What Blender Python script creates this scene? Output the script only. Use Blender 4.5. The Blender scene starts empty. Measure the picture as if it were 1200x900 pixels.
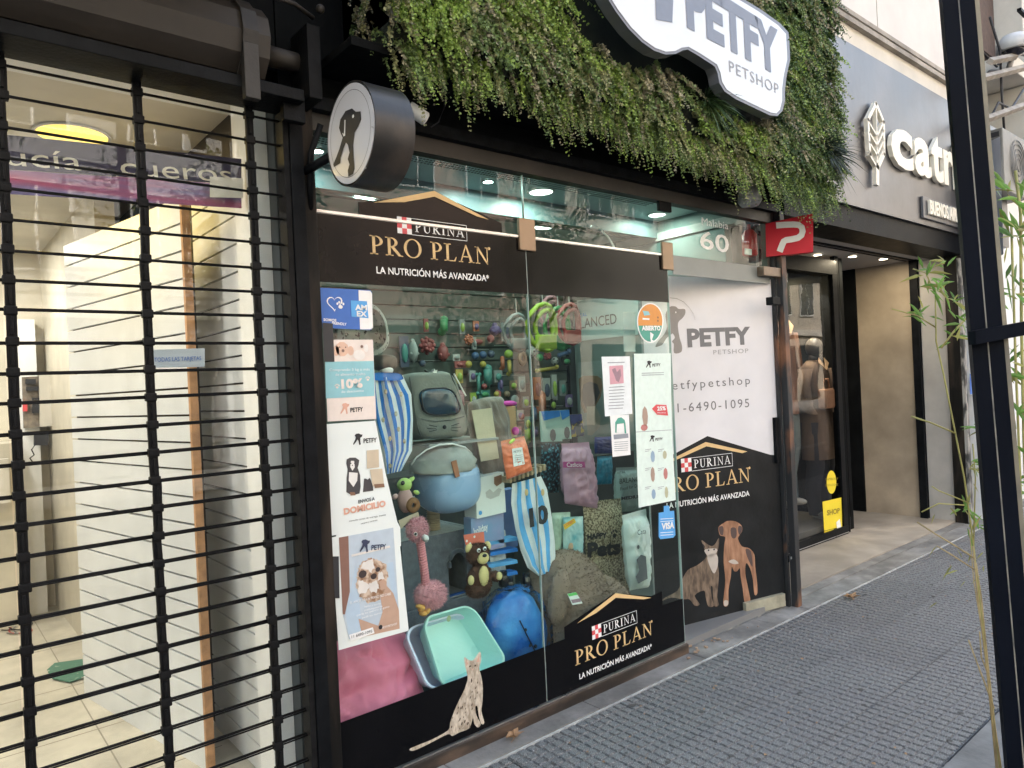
import bpy, bmesh, math, random
import numpy as np
from mathutils import Vector, Matrix, noise
from mathutils.geometry import tessellate_polygon
random.seed(7); rng = np.random.default_rng(7)
S = bpy.context.scene; COL = S.collection
V3 = Vector
# ---------------------------------------------------------------- camera
FPX = 840.0; CAMH = 1.55; TH = math.atan(1001/FPX); ROLL = math.atan(.047)
F = V3((math.cos(TH), math.sin(TH), 0)); R = V3((math.sin(TH), -math.cos(TH), 0)); UPV = V3((0, 0, 1))
IR = R*math.cos(ROLL) - UPV*math.sin(ROLL); IU = R*math.sin(ROLL) + UPV*math.cos(ROLL)
cam = bpy.data.cameras.new('camera'); camo = bpy.data.objects.new('camera', cam); COL.objects.link(camo)
cam.lens = FPX/1200*36; cam.sensor_width = 36; cam.clip_start = .05; cam.clip_end = 500
C0 = V3((0, 0, CAMH))
m = Matrix((( IR.x, IU.x, -F.x, C0.x), (IR.y, IU.y, -F.y, C0.y), (IR.z, IU.z, -F.z, C0.z), (0, 0, 0, 1)))
camo.matrix_world = m; S.camera = camo
# ---------------------------------------------------------------- world, sun, exposure
SUN_EL = math.radians(47); SUN_AZ = math.radians(62)      # azimuth of the sun measured from +X towards +Y (behind the shops)
w = bpy.data.worlds.new('World'); S.world = w; w.use_nodes = True
nt = w.node_tree; nt.nodes.clear()
sky = nt.nodes.new('ShaderNodeTexSky'); sky.sky_type = 'NISHITA'; sky.sun_disc = False
sky.sun_elevation = SUN_EL; sky.sun_rotation = math.pi/2 - SUN_AZ; sky.dust_density = 2.5; sky.ozone_density = .5
bg = nt.nodes.new('ShaderNodeBackground'); bg.inputs[1].default_value = .15
wo = nt.nodes.new('ShaderNodeOutputWorld')
wm = nt.nodes.new('ShaderNodeMixRGB'); wm.blend_type = 'MULTIPLY'; wm.inputs[0].default_value = 1; wm.inputs[2].default_value = (1.10, 1, .84, 1)
nt.links.new(sky.outputs[0], wm.inputs[1]); nt.links.new(wm.outputs[0], bg.inputs[0]); nt.links.new(bg.outputs[0], wo.inputs[0])
sl = bpy.data.lights.new('sun', 'SUN'); sl.energy = 4.2; sl.angle = math.radians(.5); sl.color = (1, .95, .87)
so = bpy.data.objects.new('sun', sl); COL.objects.link(so)
sd = V3((math.cos(SUN_EL)*math.cos(SUN_AZ), math.cos(SUN_EL)*math.sin(SUN_AZ), math.sin(SUN_EL)))
so.rotation_euler = sd.to_track_quat('Z', 'Y').to_euler(); so.location = (0, 0, 30)
S.view_settings.view_transform = 'Standard'; S.view_settings.look = 'None'
S.view_settings.exposure = 2.75; S.view_settings.gamma = 1
S.cycles.max_bounces = 9; S.cycles.transparent_max_bounces = 24; S.cycles.diffuse_bounces = 5
S.cycles.use_denoising = True; S.cycles.sample_clamp_indirect = 6
# ---------------------------------------------------------------- pixel ray helpers (points on real planes)
def ray(px, py): return (F*FPX + IR*(px-600) - IU*(py-450))
def P(px, py, Y): d = ray(px, py); return C0 + d*(Y/d.y)
def PXp(px, py, X): d = ray(px, py); return C0 + d*(X/d.x)
def PZ(px, py, z=0.): d = ray(px, py); return C0 + d*((z-CAMH)/d.z)
def PP(px, py, p0, n): d = ray(px, py); return C0 + d*((p0-C0).dot(n)/d.dot(n))
def mpp(Y, px=600, py=450): return (P(px, py, Y)-C0).dot(F)/FPX      # metres per pixel there
# ---------------------------------------------------------------- materials
MATS = {}
def M(name, col=(.5, .5, .5), rough=.6, var=.18, scale=9., bump=.12, metal=0., coat=0., col2=None, mix=None, island=0., dirt=0., spec=.5, detail=6, aniso=(1, 1, 1), bscale=None, sheen=0., trans=0., orand=0.):
    if name in MATS: return MATS[name]
    m = bpy.data.materials.new(name); m.use_nodes = True; MATS[name] = m
    n = m.node_tree; N = n.nodes; L = n.links; N.clear()
    out = N.new('ShaderNodeOutputMaterial'); b = N.new('ShaderNodeBsdfPrincipled'); L.new(b.outputs[0], out.inputs[0])
    b.inputs['Roughness'].default_value = rough; b.inputs['Metallic'].default_value = metal
    b.inputs['Coat Weight'].default_value = coat; b.inputs['Coat Roughness'].default_value = .08
    b.inputs['Specular IOR Level'].default_value = spec
    if sheen: b.inputs['Sheen Weight'].default_value = sheen
    tc = N.new('ShaderNodeTexCoord'); mp = N.new('ShaderNodeMapping'); mp.inputs['Scale'].default_value = aniso
    L.new(tc.outputs['Object'], mp.inputs[0])
    nz = N.new('ShaderNodeTexNoise'); nz.inputs['Scale'].default_value = scale; nz.inputs['Detail'].default_value = detail; L.new(mp.outputs[0], nz.inputs[0])
    rp = N.new('ShaderNodeValToRGB'); L.new(nz.outputs[0], rp.inputs[0])
    a = tuple(min(1, c*(1-var)) for c in col); z = col2 if col2 else tuple(min(1, c*(1+var)) for c in col)
    lo, hi = mix if mix else (.3, .7)
    rp.color_ramp.elements[0].position = lo; rp.color_ramp.elements[1].position = hi
    rp.color_ramp.elements[0].color = (*a, 1); rp.color_ramp.elements[1].color = (*z, 1)
    cur = rp.outputs[0]
    if dirt:
        n2 = N.new('ShaderNodeTexNoise'); n2.inputs['Scale'].default_value = scale*.27; n2.inputs['Detail'].default_value = 8; n2.inputs['Roughness'].default_value = .7; L.new(tc.outputs['Object'], n2.inputs[0])
        r2 = N.new('ShaderNodeValToRGB'); r2.color_ramp.elements[0].position = .42; r2.color_ramp.elements[1].position = .62
        r2.color_ramp.elements[0].color = (1-dirt,)*3+(1,); r2.color_ramp.elements[1].color = (1, 1, 1, 1); L.new(n2.outputs[0], r2.inputs[0])
        mx = N.new('ShaderNodeMixRGB'); mx.blend_type = 'MULTIPLY'; mx.inputs[0].default_value = 1; L.new(cur, mx.inputs[1]); L.new(r2.outputs[0], mx.inputs[2]); cur = mx.outputs[0]
    if orand:
        g = N.new('ShaderNodeObjectInfo'); mr = N.new('ShaderNodeMapRange'); mr.inputs[3].default_value = 1-orand; mr.inputs[4].default_value = 1+orand
        L.new(g.outputs['Random'], mr.inputs[0])
        mx = N.new('ShaderNodeMixRGB'); mx.blend_type = 'MULTIPLY'; mx.inputs[0].default_value = 1; L.new(cur, mx.inputs[1]); L.new(mr.outputs[0], mx.inputs[2]); cur = mx.outputs[0]
    if island:
        g = N.new('ShaderNodeNewGeometry'); mr = N.new('ShaderNodeMapRange'); mr.inputs[3].default_value = 1-island; mr.inputs[4].default_value = 1+island
        L.new(g.outputs['Random Per Island'], mr.inputs[0])
        mx = N.new('ShaderNodeMixRGB'); mx.blend_type = 'MULTIPLY'; mx.inputs[0].default_value = 1; L.new(cur, mx.inputs[1]); L.new(mr.outputs[0], mx.inputs[2]); cur = mx.outputs[0]
    L.new(cur, b.inputs['Base Color'])
    if rough > .15:
        r3 = N.new('ShaderNodeMapRange'); r3.inputs[3].default_value = max(.03, rough-.1); r3.inputs[4].default_value = min(1, rough+.1); L.new(nz.outputs[0], r3.inputs[0]); L.new(r3.outputs[0], b.inputs['Roughness'])
    if bump:
        bz = N.new('ShaderNodeTexNoise'); bz.inputs['Scale'].default_value = bscale or scale*5; bz.inputs['Detail'].default_value = 5; L.new(mp.outputs[0], bz.inputs[0])
        bp = N.new('ShaderNodeBump'); bp.inputs['Strength'].default_value = bump; bp.inputs['Distance'].default_value = .01; L.new(bz.outputs[0], bp.inputs['Height']); L.new(bp.outputs[0], b.inputs['Normal'])
    if trans:
        tr = N.new('ShaderNodeBsdfTranslucent'); L.new(cur, tr.inputs[0]); ms = N.new('ShaderNodeMixShader'); ms.inputs[0].default_value = trans
        L.new(b.outputs[0], ms.inputs[1]); L.new(tr.outputs[0], ms.inputs[2]); L.new(ms.outputs[0], out.inputs[0])
    return m
def EM(name, col, s):
    if name in MATS: return MATS[name]
    m = bpy.data.materials.new(name); m.use_nodes = True; MATS[name] = m
    n = m.node_tree; n.nodes.clear(); o = n.nodes.new('ShaderNodeOutputMaterial'); e = n.nodes.new('ShaderNodeEmission')
    e.inputs[0].default_value = (*col, 1); e.inputs[1].default_value = s; n.links.new(e.outputs[0], o.inputs[0]); return m
def GLASS(name, tint=(1, 1, 1), ior=1.5, rough=.0, boost=1., dust=0.):
    m = bpy.data.materials.new(name); m.use_nodes = True; MATS[name] = m
    n = m.node_tree; N = n.nodes; L = n.links; N.clear()
    o = N.new('ShaderNodeOutputMaterial'); t = N.new('ShaderNodeBsdfTransparent'); t.inputs[0].default_value = (*tint, 1)
    g = N.new('ShaderNodeBsdfGlossy'); g.inputs['Roughness'].default_value = rough
    fr = N.new('ShaderNodeFresnel'); fr.inputs[0].default_value = ior
    mu = N.new('ShaderNodeMath'); mu.operation = 'MULTIPLY'; mu.use_clamp = True; mu.inputs[1].default_value = boost*1.0; L.new(fr.outputs[0], mu.inputs[0])
    ge = N.new('ShaderNodeNewGeometry'); iv = N.new('ShaderNodeMath'); iv.operation = 'SUBTRACT'; iv.inputs[0].default_value = 1; L.new(ge.outputs['Backfacing'], iv.inputs[1]); m0 = mu; mu = N.new('ShaderNodeMath'); mu.operation = 'MULTIPLY'; L.new(m0.outputs[0], mu.inputs[0]); L.new(iv.outputs[0], mu.inputs[1])
    # a pane's slight waviness
    tc = N.new('ShaderNodeTexCoord'); nz = N.new('ShaderNodeTexNoise'); nz.inputs['Scale'].default_value = 2.2; L.new(tc.outputs['Object'], nz.inputs[0])
    bp = N.new('ShaderNodeBump'); bp.inputs['Strength'].default_value = .05; bp.inputs['Distance'].default_value = .02; L.new(nz.outputs[0], bp.inputs['Height']); L.new(bp.outputs[0], g.inputs['Normal'])
    mx = N.new('ShaderNodeMixShader'); L.new(mu.outputs[0], mx.inputs[0]); L.new(t.outputs[0], mx.inputs[1]); L.new(g.outputs[0], mx.inputs[2])
    last = mx.outputs[0]
    if dust:
        d = N.new('ShaderNodeBsdfDiffuse'); d.inputs[0].default_value = (.75, .75, .72, 1)
        n2 = N.new('ShaderNodeTexNoise'); n2.inputs['Scale'].default_value = 3; n2.inputs['Detail'].default_value = 9; n2.inputs['Roughness'].default_value = .75; L.new(tc.outputs['Object'], n2.inputs[0])
        r2 = N.new('ShaderNodeMapRange'); r2.inputs[1].default_value = .45; r2.inputs[2].default_value = .8; r2.inputs[3].default_value = dust*.25; r2.inputs[4].default_value = dust; L.new(n2.outputs[0], r2.inputs[0])
        m2 = N.new('ShaderNodeMixShader'); L.new(r2.outputs[0], m2.inputs[0]); L.new(last, m2.inputs[1]); L.new(d.outputs[0], m2.inputs[2]); last = m2.outputs[0]
    L.new(last, o.inputs[0]); return m
# plain print colours: flat ink on paper or vinyl
def INK(name, c=(.5, .5, .5), rough=.55): return M('ink_'+name, c, rough, .05, 30, 0, dirt=.0)
# ---------------------------------------------------------------- objects
def orig(o):
    v = V3((0, 0, 0))
    while o is not None: v += o.location; o = o.parent
    return v
def tag(o, label=None, cat=None, group=None, kind=None):
    if label: o['label'] = label
    if cat: o['category'] = cat
    if group: o['group'] = group
    if kind: o['kind'] = kind
    return o
def thing(name, label, cat, loc, group=None):
    o = bpy.data.objects.new(name, None); COL.objects.link(o); o.location = loc; o.empty_display_size = .1
    bpy.context.view_layer.update
    return tag(o, label, cat, group)
def link_mesh(me, name, parent=None, loc=None):
    o = bpy.data.objects.new(name, me); COL.objects.link(o)
    if parent is not None: o.parent = parent
    if loc is not None: o.location = loc
    return o
class MB:
    def __init__(s): s.v = []; s.f = []; s.fm = []; s.m = 0
    def add(s, vs, fs):
        b = len(s.v); s.v.extend([tuple(v) for v in vs]); s.f.extend([tuple(b+i for i in f) for f in fs]); s.fm.extend([s.m]*len(fs)); return s
    def use(s, i): s.m = i; return s
    def box(s, c, size, rot=None, bev=0.):
        hx, hy, hz = size[0]/2, size[1]/2, size[2]/2
        if bev:
            b = min(bev, hx*.8, hy*.8, hz*.8)
            vs = []; 
            bm = bmesh.new(); bmesh.ops.create_cube(bm, size=1.)
            for v in bm.verts: v.co = V3((v.co.x*size[0], v.co.y*size[1], v.co.z*size[2]))
            bmesh.ops.bevel(bm, geom=bm.edges[:], offset=b, segments=2, affect='EDGES', profile=.6)
            bm.verts.index_update(); pts = [v.co.copy() for v in bm.verts]; fs = [[v.index for v in f.verts] for f in bm.faces]; bm.free()
        else:
            pts = [V3((x, y, z)) for x in (-hx, hx) for y in (-hy, hy) for z in (-hz, hz)]
            fs = [(0, 1, 3, 2), (4, 6, 7, 5), (0, 4, 5, 1), (2, 3, 7, 6), (0, 2, 6, 4), (1, 5, 7, 3)]
        if rot is not None: pts = [rot @ p for p in pts]
        c = V3(c); return s.add([p+c for p in pts], fs)
    def bx(s, x0, x1, y0, y1, z0, z1, bev=0.): return s.box(((x0+x1)/2, (y0+y1)/2, (z0+z1)/2), (abs(x1-x0), abs(y1-y0), abs(z1-z0)), None, bev)
    def poly(s, pts):                       # a flat sheet, any outline
        pts = [V3(p) for p in pts]; tr = tessellate_polygon([pts]); return s.add(pts, [tuple(t) for t in tr])
    def prism(s, pts, d):                   # outline pushed along vector d
        pts = [V3(p) for p in pts]; d = V3(d); n = len(pts); tr = tessellate_polygon([pts])
        fs = [tuple(t) for t in tr]+[tuple(n+i for i in reversed(t)) for t in tr]+[(i, (i+1) % n, n+(i+1) % n, n+i) for i in range(n)]
        return s.add(pts+[p+d for p in pts], fs)
    def tube(s, path, r, n=8, cap=True):
        path = [V3(p) for p in path]; rr = r if isinstance(r, (list, tuple)) else [r]*len(path); vs = []; fs = []
        for i, p in enumerate(path):
            t = (path[min(i+1, len(path)-1)]-path[max(i-1, 0)]).normalized()
            a = V3((0, 0, 1)) if abs(t.z) < .9 else V3((1, 0, 0)); u = t.cross(a).normalized(); v = t.cross(u)
            for k in range(n): q = 2*math.pi*k/n; vs.append(p+(u*math.cos(q)+v*math.sin(q))*rr[i])
        for i in range(len(path)-1):
            for k in range(n): fs.append((i*n+k, i*n+(k+1) % n, (i+1)*n+(k+1) % n, (i+1)*n+k))
        if cap: fs.append(tuple(reversed(range(n)))); fs.append(tuple((len(path)-1)*n+k for k in range(n)))
        return s.add(vs, fs)
    def lathe(s, prof, c, ax=(0, 0, 1), n=32):
        ax = V3(ax).normalized(); a = V3((0, 0, 1)) if abs(ax.z) < .9 else V3((1, 0, 0)); u = ax.cross(a).normalized(); v = ax.cross(u); c = V3(c); vs = []; fs = []
        for (r, h) in prof:
            for k in range(n): q = 2*math.pi*k/n; vs.append(c+ax*h+(u*math.cos(q)+v*math.sin(q))*r)
        for i in range(len(prof)-1):
            for k in range(n): fs.append((i*n+k, i*n+(k+1) % n, (i+1)*n+(k+1) % n, (i+1)*n+k))
        return s.add(vs, fs)
    def ball(s, c, r, rot=None, n=16, nz=0., fr=6., e=1.):
        r = (r, r, r) if isinstance(r, (int, float)) else r; c = V3(c); vs = []; fs = []; m_ = max(6, n//2+2)
        for i in range(m_+1):
            a = math.pi*i/m_
            for k in range(n):
                q = 2*math.pi*k/n; p = V3((math.sin(a)*math.cos(q), math.sin(a)*math.sin(q), math.cos(a)))
                if e != 1.: p = V3([math.copysign(abs(x)**e, x) for x in p])
                k_ = 1+nz*noise.noise(p*fr+c*9) if nz else 1
                p = V3((p.x*r[0], p.y*r[1], p.z*r[2]))*k_
                if rot is not None: p = rot @ p
                vs.append(c+p)
        for i in range(m_):
            for k in range(n): fs.append((i*n+k, i*n+(k+1) % n, (i+1)*n+(k+1) % n, (i+1)*n+k))
        return s.add(vs, fs)
    def fur(s, n, ln, wd=.003):             # tufts standing on what is built so far
        tris = [(s.v[f[0]], s.v[f[1]], s.v[f[2]]) for f in s.f]
        if not tris: return s
        A = np.array([t for t in tris]); ab = A[:, 1]-A[:, 0]; ac = A[:, 2]-A[:, 0]; nr = np.cross(ab, ac); ar = np.linalg.norm(nr, axis=1)+1e-12
        idx = rng.choice(len(A), n, p=ar/ar.sum()); u = rng.random((n, 1)); v = rng.random((n, 1)); fl = (u+v > 1); u = np.where(fl, 1-u, u); v = np.where(fl, 1-v, v)
        p = A[idx, 0]+ab[idx]*u+ac[idx]*v; nn = nr[idx]/ar[idx][:, None]
        ctr = np.array(s.v).mean(0); sg = np.sign(((p-ctr)*nn).sum(1)); sg[sg == 0] = 1; nn = nn*sg[:, None]
        d = nn+rng.normal(0, .45, (n, 3)); d[:, 2] -= .25; d /= np.linalg.norm(d, axis=1)[:, None]
        sd_ = np.cross(d, rng.normal(0, 1, (n, 3))); sd_ /= np.linalg.norm(sd_, axis=1)[:, None]; L_ = ln*(.6+.8*rng.random((n, 1)))
        vs = np.stack([p-sd_*wd, p+sd_*wd, p+d*L_], 1).reshape(-1, 3)
        b = len(s.v); s.v.extend(map(tuple, vs)); s.f.extend([(b+3*i, b+3*i+1, b+3*i+2) for i in range(n)]); s.fm.extend([s.m]*n); return s
    def build(s, name, mats, parent=None, smooth=False, origin=None, label=None, cat=None, group=None, kind=None):
        if not isinstance(mats, (list, tuple)): mats = [mats]
        if parent is not None: o = orig(parent)
        elif origin is not None: o = V3(origin)
        else:
            a = np.array(s.v); o = V3(((a[:, 0].min()+a[:, 0].max())/2, (a[:, 1].min()+a[:, 1].max())/2, a[:, 2].min()))
        me = bpy.data.meshes.new(name); arr = np.array(s.v, dtype=float)-np.array(o)
        me.from_pydata(arr.tolist(), [], s.f); 
        for mm in mats: me.materials.append(mm)
        if len(mats) > 1: me.polygons.foreach_set('material_index', s.fm)
        if smooth: me.polygons.foreach_set('use_smooth', [True]*len(s.f)); 
        me.update()
        if smooth == 'auto':
            try: me.set_sharp_from_angle(angle=math.radians(40))
            except Exception: pass
        ob = link_mesh(me, name, parent, None if parent is not None else o)
        return tag(ob, label, cat, group, kind)
def copies(src, parent, name, locs):        # share a mesh among pieces; src at parent-relative (0,0,0)
    for l in locs:
        o = src.copy(); o.name = name; COL.objects.link(o); o.parent = parent; o.location = V3(l)-orig(parent) if parent else l
# ---------------------------------------------------------------- lettering
def text(body, A, B, h, mat, parent, name='lettering', up=None, ext=0., bold=0., off=.0012, N=None, space=1., label=None, mirror=False):
    """flat or raised lettering on the line A->B, cap height h, width fitted to A->B; faces -Y unless N given"""
    cu = bpy.data.curves.new('t', 'FONT'); cu.body = body; cu.size = 1; cu.space_character = space; cu.offset = bold; cu.extrude = 0; cu.resolution_u = 3
    to = bpy.data.objects.new('t', cu); me = bpy.data.meshes.new_from_object(to)
    co = np.zeros(len(me.vertices)*3); me.vertices.foreach_get('co', co); co = co.reshape(-1, 3)
    fs = [tuple(p.vertices) for p in me.polygons]; bpy.data.objects.remove(to); bpy.data.curves.remove(cu); bpy.data.meshes.remove(me)
    if not len(co): return None
    A = V3(A); B = V3(B); U = (B-A); wd = U.length; U.normalize(); up = V3(up) if up is not None else V3((0, 0, 1)); up = (up-U*up.dot(U)).normalized()
    Nn = U.cross(up); x0, x1 = co[:, 0].min(), co[:, 0].max(); cap = .70
    pts = [A+U*((x-x0)/(x1-x0)*wd)+up*(y/cap*h)+Nn*off for x, y, _ in co]
    mb = MB(); mb.add(pts, fs)
    if ext:
        n = len(pts); mb.v = [tuple(V3(p)-Nn*0) for p in pts]+[tuple(V3(p)-Nn*ext) for p in pts]
        cnt = {}
        for f in fs:
            for i in range(len(f)): e = (f[i], f[(i+1) % len(f)]); cnt[e] = 1
        for (a, b) in list(cnt):
            if (b, a) not in cnt: mb.f.append((b, a, n+a, n+b)); mb.fm.append(0)
    return mb.build(name, mat, parent, label=label)
def arc(cx, cy, rx, ry, a0, a1, n=10): return [(cx+rx*math.cos(math.radians(a0+(a1-a0)*i/n)), cy+ry*math.sin(math.radians(a0+(a1-a0)*i/n))) for i in range(n+1)]
def ringpolys(o, i): return [[o[k], o[k+1], i[k+1], i[k]] for k in range(len(o)-1)]
def rc(a, b, c, d): return [(a, b), (c, b), (c, d), (a, d)]
def smooth_pts(p, k=4):
    n = len(p); o = []
    for i in range(n):
        a, b, c, d = p[i-1], p[i], p[(i+1) % n], p[(i+2) % n]
        for j in range(k):
            t = j/k; o.append(tuple(.5*((2*b[q])+(-a[q]+c[q])*t+(2*a[q]-5*b[q]+4*c[q]-d[q])*t*t+(-a[q]+3*b[q]-3*c[q]+d[q])*t**3) for q in (0, 1)))
    return o
SER = {
 'P': (.74, [rc(.13, 0, .29, 1), rc(0, 0, .43, .055), rc(0, .945, .3, 1)]+ringpolys(arc(.29, .72, .42, .28, 90, -90), arc(.29, .72, .25, .225, 90, -90))),
 'R': (.92, [rc(.13, 0, .29, 1), rc(0, 0, .43, .055), rc(0, .945, .3, 1), [(.30, .46), (.48, .50), (.86, .06), (.98, .04), (.98, 0), (.72, 0)]]+ringpolys(arc(.29, .73, .40, .27, 90, -90), arc(.29, .73, .23, .215, 90, -90))),
 'O': (1.08, ringpolys(arc(.53, .5, .52, .53, 0, 360, 24), arc(.53, .5, .355, .475, 0, 360, 24))),
 'L': (.80, [rc(.13, 0, .29, 1), rc(0, .945, .43, 1), rc(0, 0, .70, .055), [(.70, 0), (.77, .27), (.73, .27), (.60, .055)]]),
 'A': (.98, [[(.10, 0), (.17, 0), (.50, .90), (.46, 1.02)], [(.44, 1.02), (.53, 1.02), (.93, 0), (.75, 0)], rc(.24, .30, .70, .36), rc(0, 0, .28, .05), rc(.64, 0, 1.02, .05)]),
 'N': (.98, [rc(.14, 0, .20, 1), rc(.80, 0, .86, 1), [(.06, 1), (.24, 1), (.86, .06), (.86, -.02), (.80, -.02)], rc(.02, 0, .33, .05), rc(.68, .95, .98, 1), rc(0, .955, .14, 1)]),
 'U': (.92, [rc(.12, .3, .28, 1), rc(.72, .3, .79, 1), rc(0, .95, .42, 1), rc(.60, .95, .92, 1)]+ringpolys(arc(.455, .32, .335, .34, 180, 360), arc(.50, .32, .22, .27, 180, 360))),
 'I': (.44, [rc(.13, 0, .29, 1), rc(0, 0, .42, .055), rc(0, .945, .42, 1)]), ' ': (.30, [])}
def serif(body, fn, x0, y0, w, h, gap=.10):
    tot = sum(SER[c][0]+gap for c in body)-gap; out = []; x = 0
    for c in body:
        for p in SER[c][1]: out.append([fn(x0+(x+a)/tot*w, y0+b*h) for a, b in p])
        x += SER[c][0]+gap
    return out
# ================================================================ materials in use
black_wall = M('black_painted_wall', (.009, .010, .011), .75, .3, 6, .3, dirt=.3, spec=.05)
black_metal = M('black_metal', (.010, .011, .013), .45, .35, 14, .15, dirt=.3, spec=.07)
rail_metal = M('worn_dark_rail', (.018, .017, .016), .45, .4, 10, .2, col2=(.05, .038, .03), mix=(.45, .7), aniso=(1, 1, .2), spec=.12)
shutter_metal = M('dusty_shutter_steel', (.013, .013, .014), .5, .35, 30, .15, dirt=.35, spec=.1)
box_metal = M('dusty_brown_steel', (.034, .028, .023), .6, .3, 3, .2, dirt=.45, aniso=(.3, 1, 1))
alu = M('aluminium', (.55, .56, .56), .3, .1, 10, .05, metal=.9)
frame_brown = M('worn_bronze_sill', (.06, .045, .036), .5, .4, 8, .2, col2=(.17, .11, .075), mix=(.45, .75), aniso=(.4, 1, 2), dirt=.5)
rust = M('rusty_post_paint', (.035, .037, .042), .6, .3, 6, .3, col2=(.27, .12, .06), mix=(.52, .64), dirt=.3, aniso=(1, 1, .35))
concrete = M('concrete', (.30, .29, .275), .85, .2, 5, .3, dirt=.35)
concrete_l = M('pale_threshold_stone', (.27, .26, .245), .8, .22, 7, .3, dirt=.5, bscale=90)
tile_m = M('grey_pavement_tile', (.17, .173, .182), .5, .3, 260, .4, col2=(.56, .56, .57), mix=(.48, .72), dirt=.38, bscale=240, orand=.07, spec=.6, detail=3)
grout = M('pavement_grout', (.055, .055, .058), .9, .3, 20, .3, dirt=.3)
soil = M('soil', (.05, .042, .03), .95, .4, 20, .6)
asphalt = M('asphalt', (.05, .05, .052), .85, .25, 60, .5)
white_paint = M('white_plaster', (.86, .86, .86), .7, .06, 3, .1, dirt=.12)
cream_wall = M('cream_plaster', (.66, .62, .55), .75, .08, 3, .12, dirt=.15)
beige_wall = M('beige_plaster', (.64, .59, .49), .75, .12, 3, .15, dirt=.2)
shop_floor_l = M('dusty_cream_floor', (.62, .57, .47), .6, .14, 4, .1, dirt=.25)
slat_white = M('white_melamine', (.74, .75, .76), .4, .05, 4, .05, dirt=.08)
slat_grey = M('grey_slatwall', (.085, .10, .09), .5, .12, 5, .05)
mdf = M('mdf_edge', (.50, .27, .13), .7, .25, 20, .15)
teal_ceil = M('shop_ceiling_panel', (.40, .52, .53), .5, .08, 3, .05)
teal_dark = M('shop_bulkhead', (.12, .17, .18), .45, .1, 3, .05)
shop_dark = M('dark_shop_wall', (.05, .06, .065), .6, .2, 3, .1)
vinyl_black = M('black_vinyl', (.004, .004, .005), .16, .2, 5, .0, spec=.16)
vinyl_dusty = M('scuffed_black_vinyl', (.014, .016, .018), .4, .3, 7, .1, dirt=.2, spec=.25)
vinyl_white = M('white_vinyl', (.74, .73, .76), .45, .04, 4, .04, dirt=.06)
gold = INK('gold', (.72, .50, .24)); inkw = INK('white', (.86, .86, .86)); inkred = INK('red', (.68, .08, .09)); inkk = INK('black', (.02, .02, .025))
ink_grey = INK('grey', (.17, .17, .18)); inkcream = INK('cream', (.78, .62, .38)); paper = M('poster_paper', (.80, .85, .83), .5, .03, 4, .05)
glass = GLASS('window_glass', (.90, .97, .95), 1.5, .0, .85, .002); glass_l = GLASS('dusty_window_glass', (.95, .97, .97), 1.52, .0, 1.15, .02); glass_r = GLASS('side_shop_glass', (.85, .86, .86), 1.5, 0, .75)
clear_plastic = GLASS('clear_plastic_film', (.93, .96, .97), 1.45, .12, 1.6)
sign_metal = M('brushed_fascia_metal', (.15, .15, .16), .38, .12, 2.5, .06, metal=.75, aniso=(1, 1, .25), dirt=.28)
marble = M('brushed_stucco', (.40, .33, .25), .55, .22, 2.6, .12, dirt=.2, detail=9)
stone_floor = M('worn_beige_floor', (.40, .35, .29), .6, .15, 3, .12, dirt=.3)
vein = M('pale_grey_stucco', (.42, .40, .38), .6, .12, 3, .1, dirt=.15)
brick_red = M('brick_red', (.33, .15, .11), .85, .25, 12, .4)
# ================================================================ ground
g = MB(); g.bx(-60, 90, -9, 60, -.5, -.03); g.build('ground', grout, kind='structure')
g = MB(); g.bx(-60, 90, -9.0, -1.2, -.20, -.14); 
r_ = MB(); r_.bx(-60, 90, -60, -1.2, -.6, -.55); r_.build('distant_ground', concrete, kind='structure')
# carve: the road lies in its own strip, the pavement slab stops at the kerb
bpy.data.objects.remove(bpy.data.objects['ground'])
g2 = MB(); g2.bx(-60, 90, -1.0, 60, -.5, -.03); g2.build('ground', grout, kind='structure')
g.build('road', asphalt, kind='structure')
k = MB(); k.bx(-60, 90, -1.2, -1.0, -.5, .0, .01); k.build('kerb', concrete, kind='structure')
k = MB(); k.bx(-60, 90, -60, -9.0, -.5, -.0); k.build('opposite_pavement', concrete, kind='structure')
# the shops' pavement: 40 cm tiles of 8 x 8 raised pads
pave = MB(); pave.bx(-3, 14, -.95, 2.30, -.03, -.012); pave = pave.build('pavement', grout, origin=(0, 0, 0), kind='structure')
def tile_mb(nx, ny, s=.05, g_=.0105, deep=.008):
    b = MB(); b.bx(.003, nx*s-.003, .003, ny*s-.003, -.012, -deep+.0012)
    for i in range(nx):
        for j in range(ny):
            x0, x1, y0, y1 = i*s+g_*.5, (i+1)*s-g_*.5, j*s+g_*.27, (j+1)*s-g_*.27; e = .0035
            b.add([(x0, y0, -deep), (x1, y0, -deep), (x1, y1, -deep), (x0, y1, -deep), (x0+e, y0+e, 0), (x1-e, y0+e, 0), (x1-e, y1-e, 0), (x0+e, y1-e, 0)],
                  [(4, 5, 6, 7), (0, 1, 5, 4), (1, 2, 6, 5), (2, 3, 7, 6), (3, 0, 4, 7)])
    return b
t0 = tile_mb(8, 8).build('tile', tile_m, pave); TX0, TY0 = 3.045, 1.10
first = True
for i in range(-6, 23):
    for j in range(-2, 3):
        if j < 0 and i > -1: continue
        o = t0 if first else t0.copy()
        if not first: COL.objects.link(o); o.parent = pave; o.name = 'tile'
        o.location = (TX0+.4*i, TY0+.4*j, rng.normal(0, .0012)); o.rotation_euler = (rng.normal(0, .003), rng.normal(0, .003), 0); first = False
t1 = tile_mb(8, 1, .05).build('tile', tile_m, pave); first = True
for i in range(-6, 23):
    o = t1 if first else t1.copy()
    if not first: COL.objects.link(o); o.parent = pave; o.name = 'tile'
    o.location = (TX0+.4*i, 2.302, 0); first = False
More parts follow.
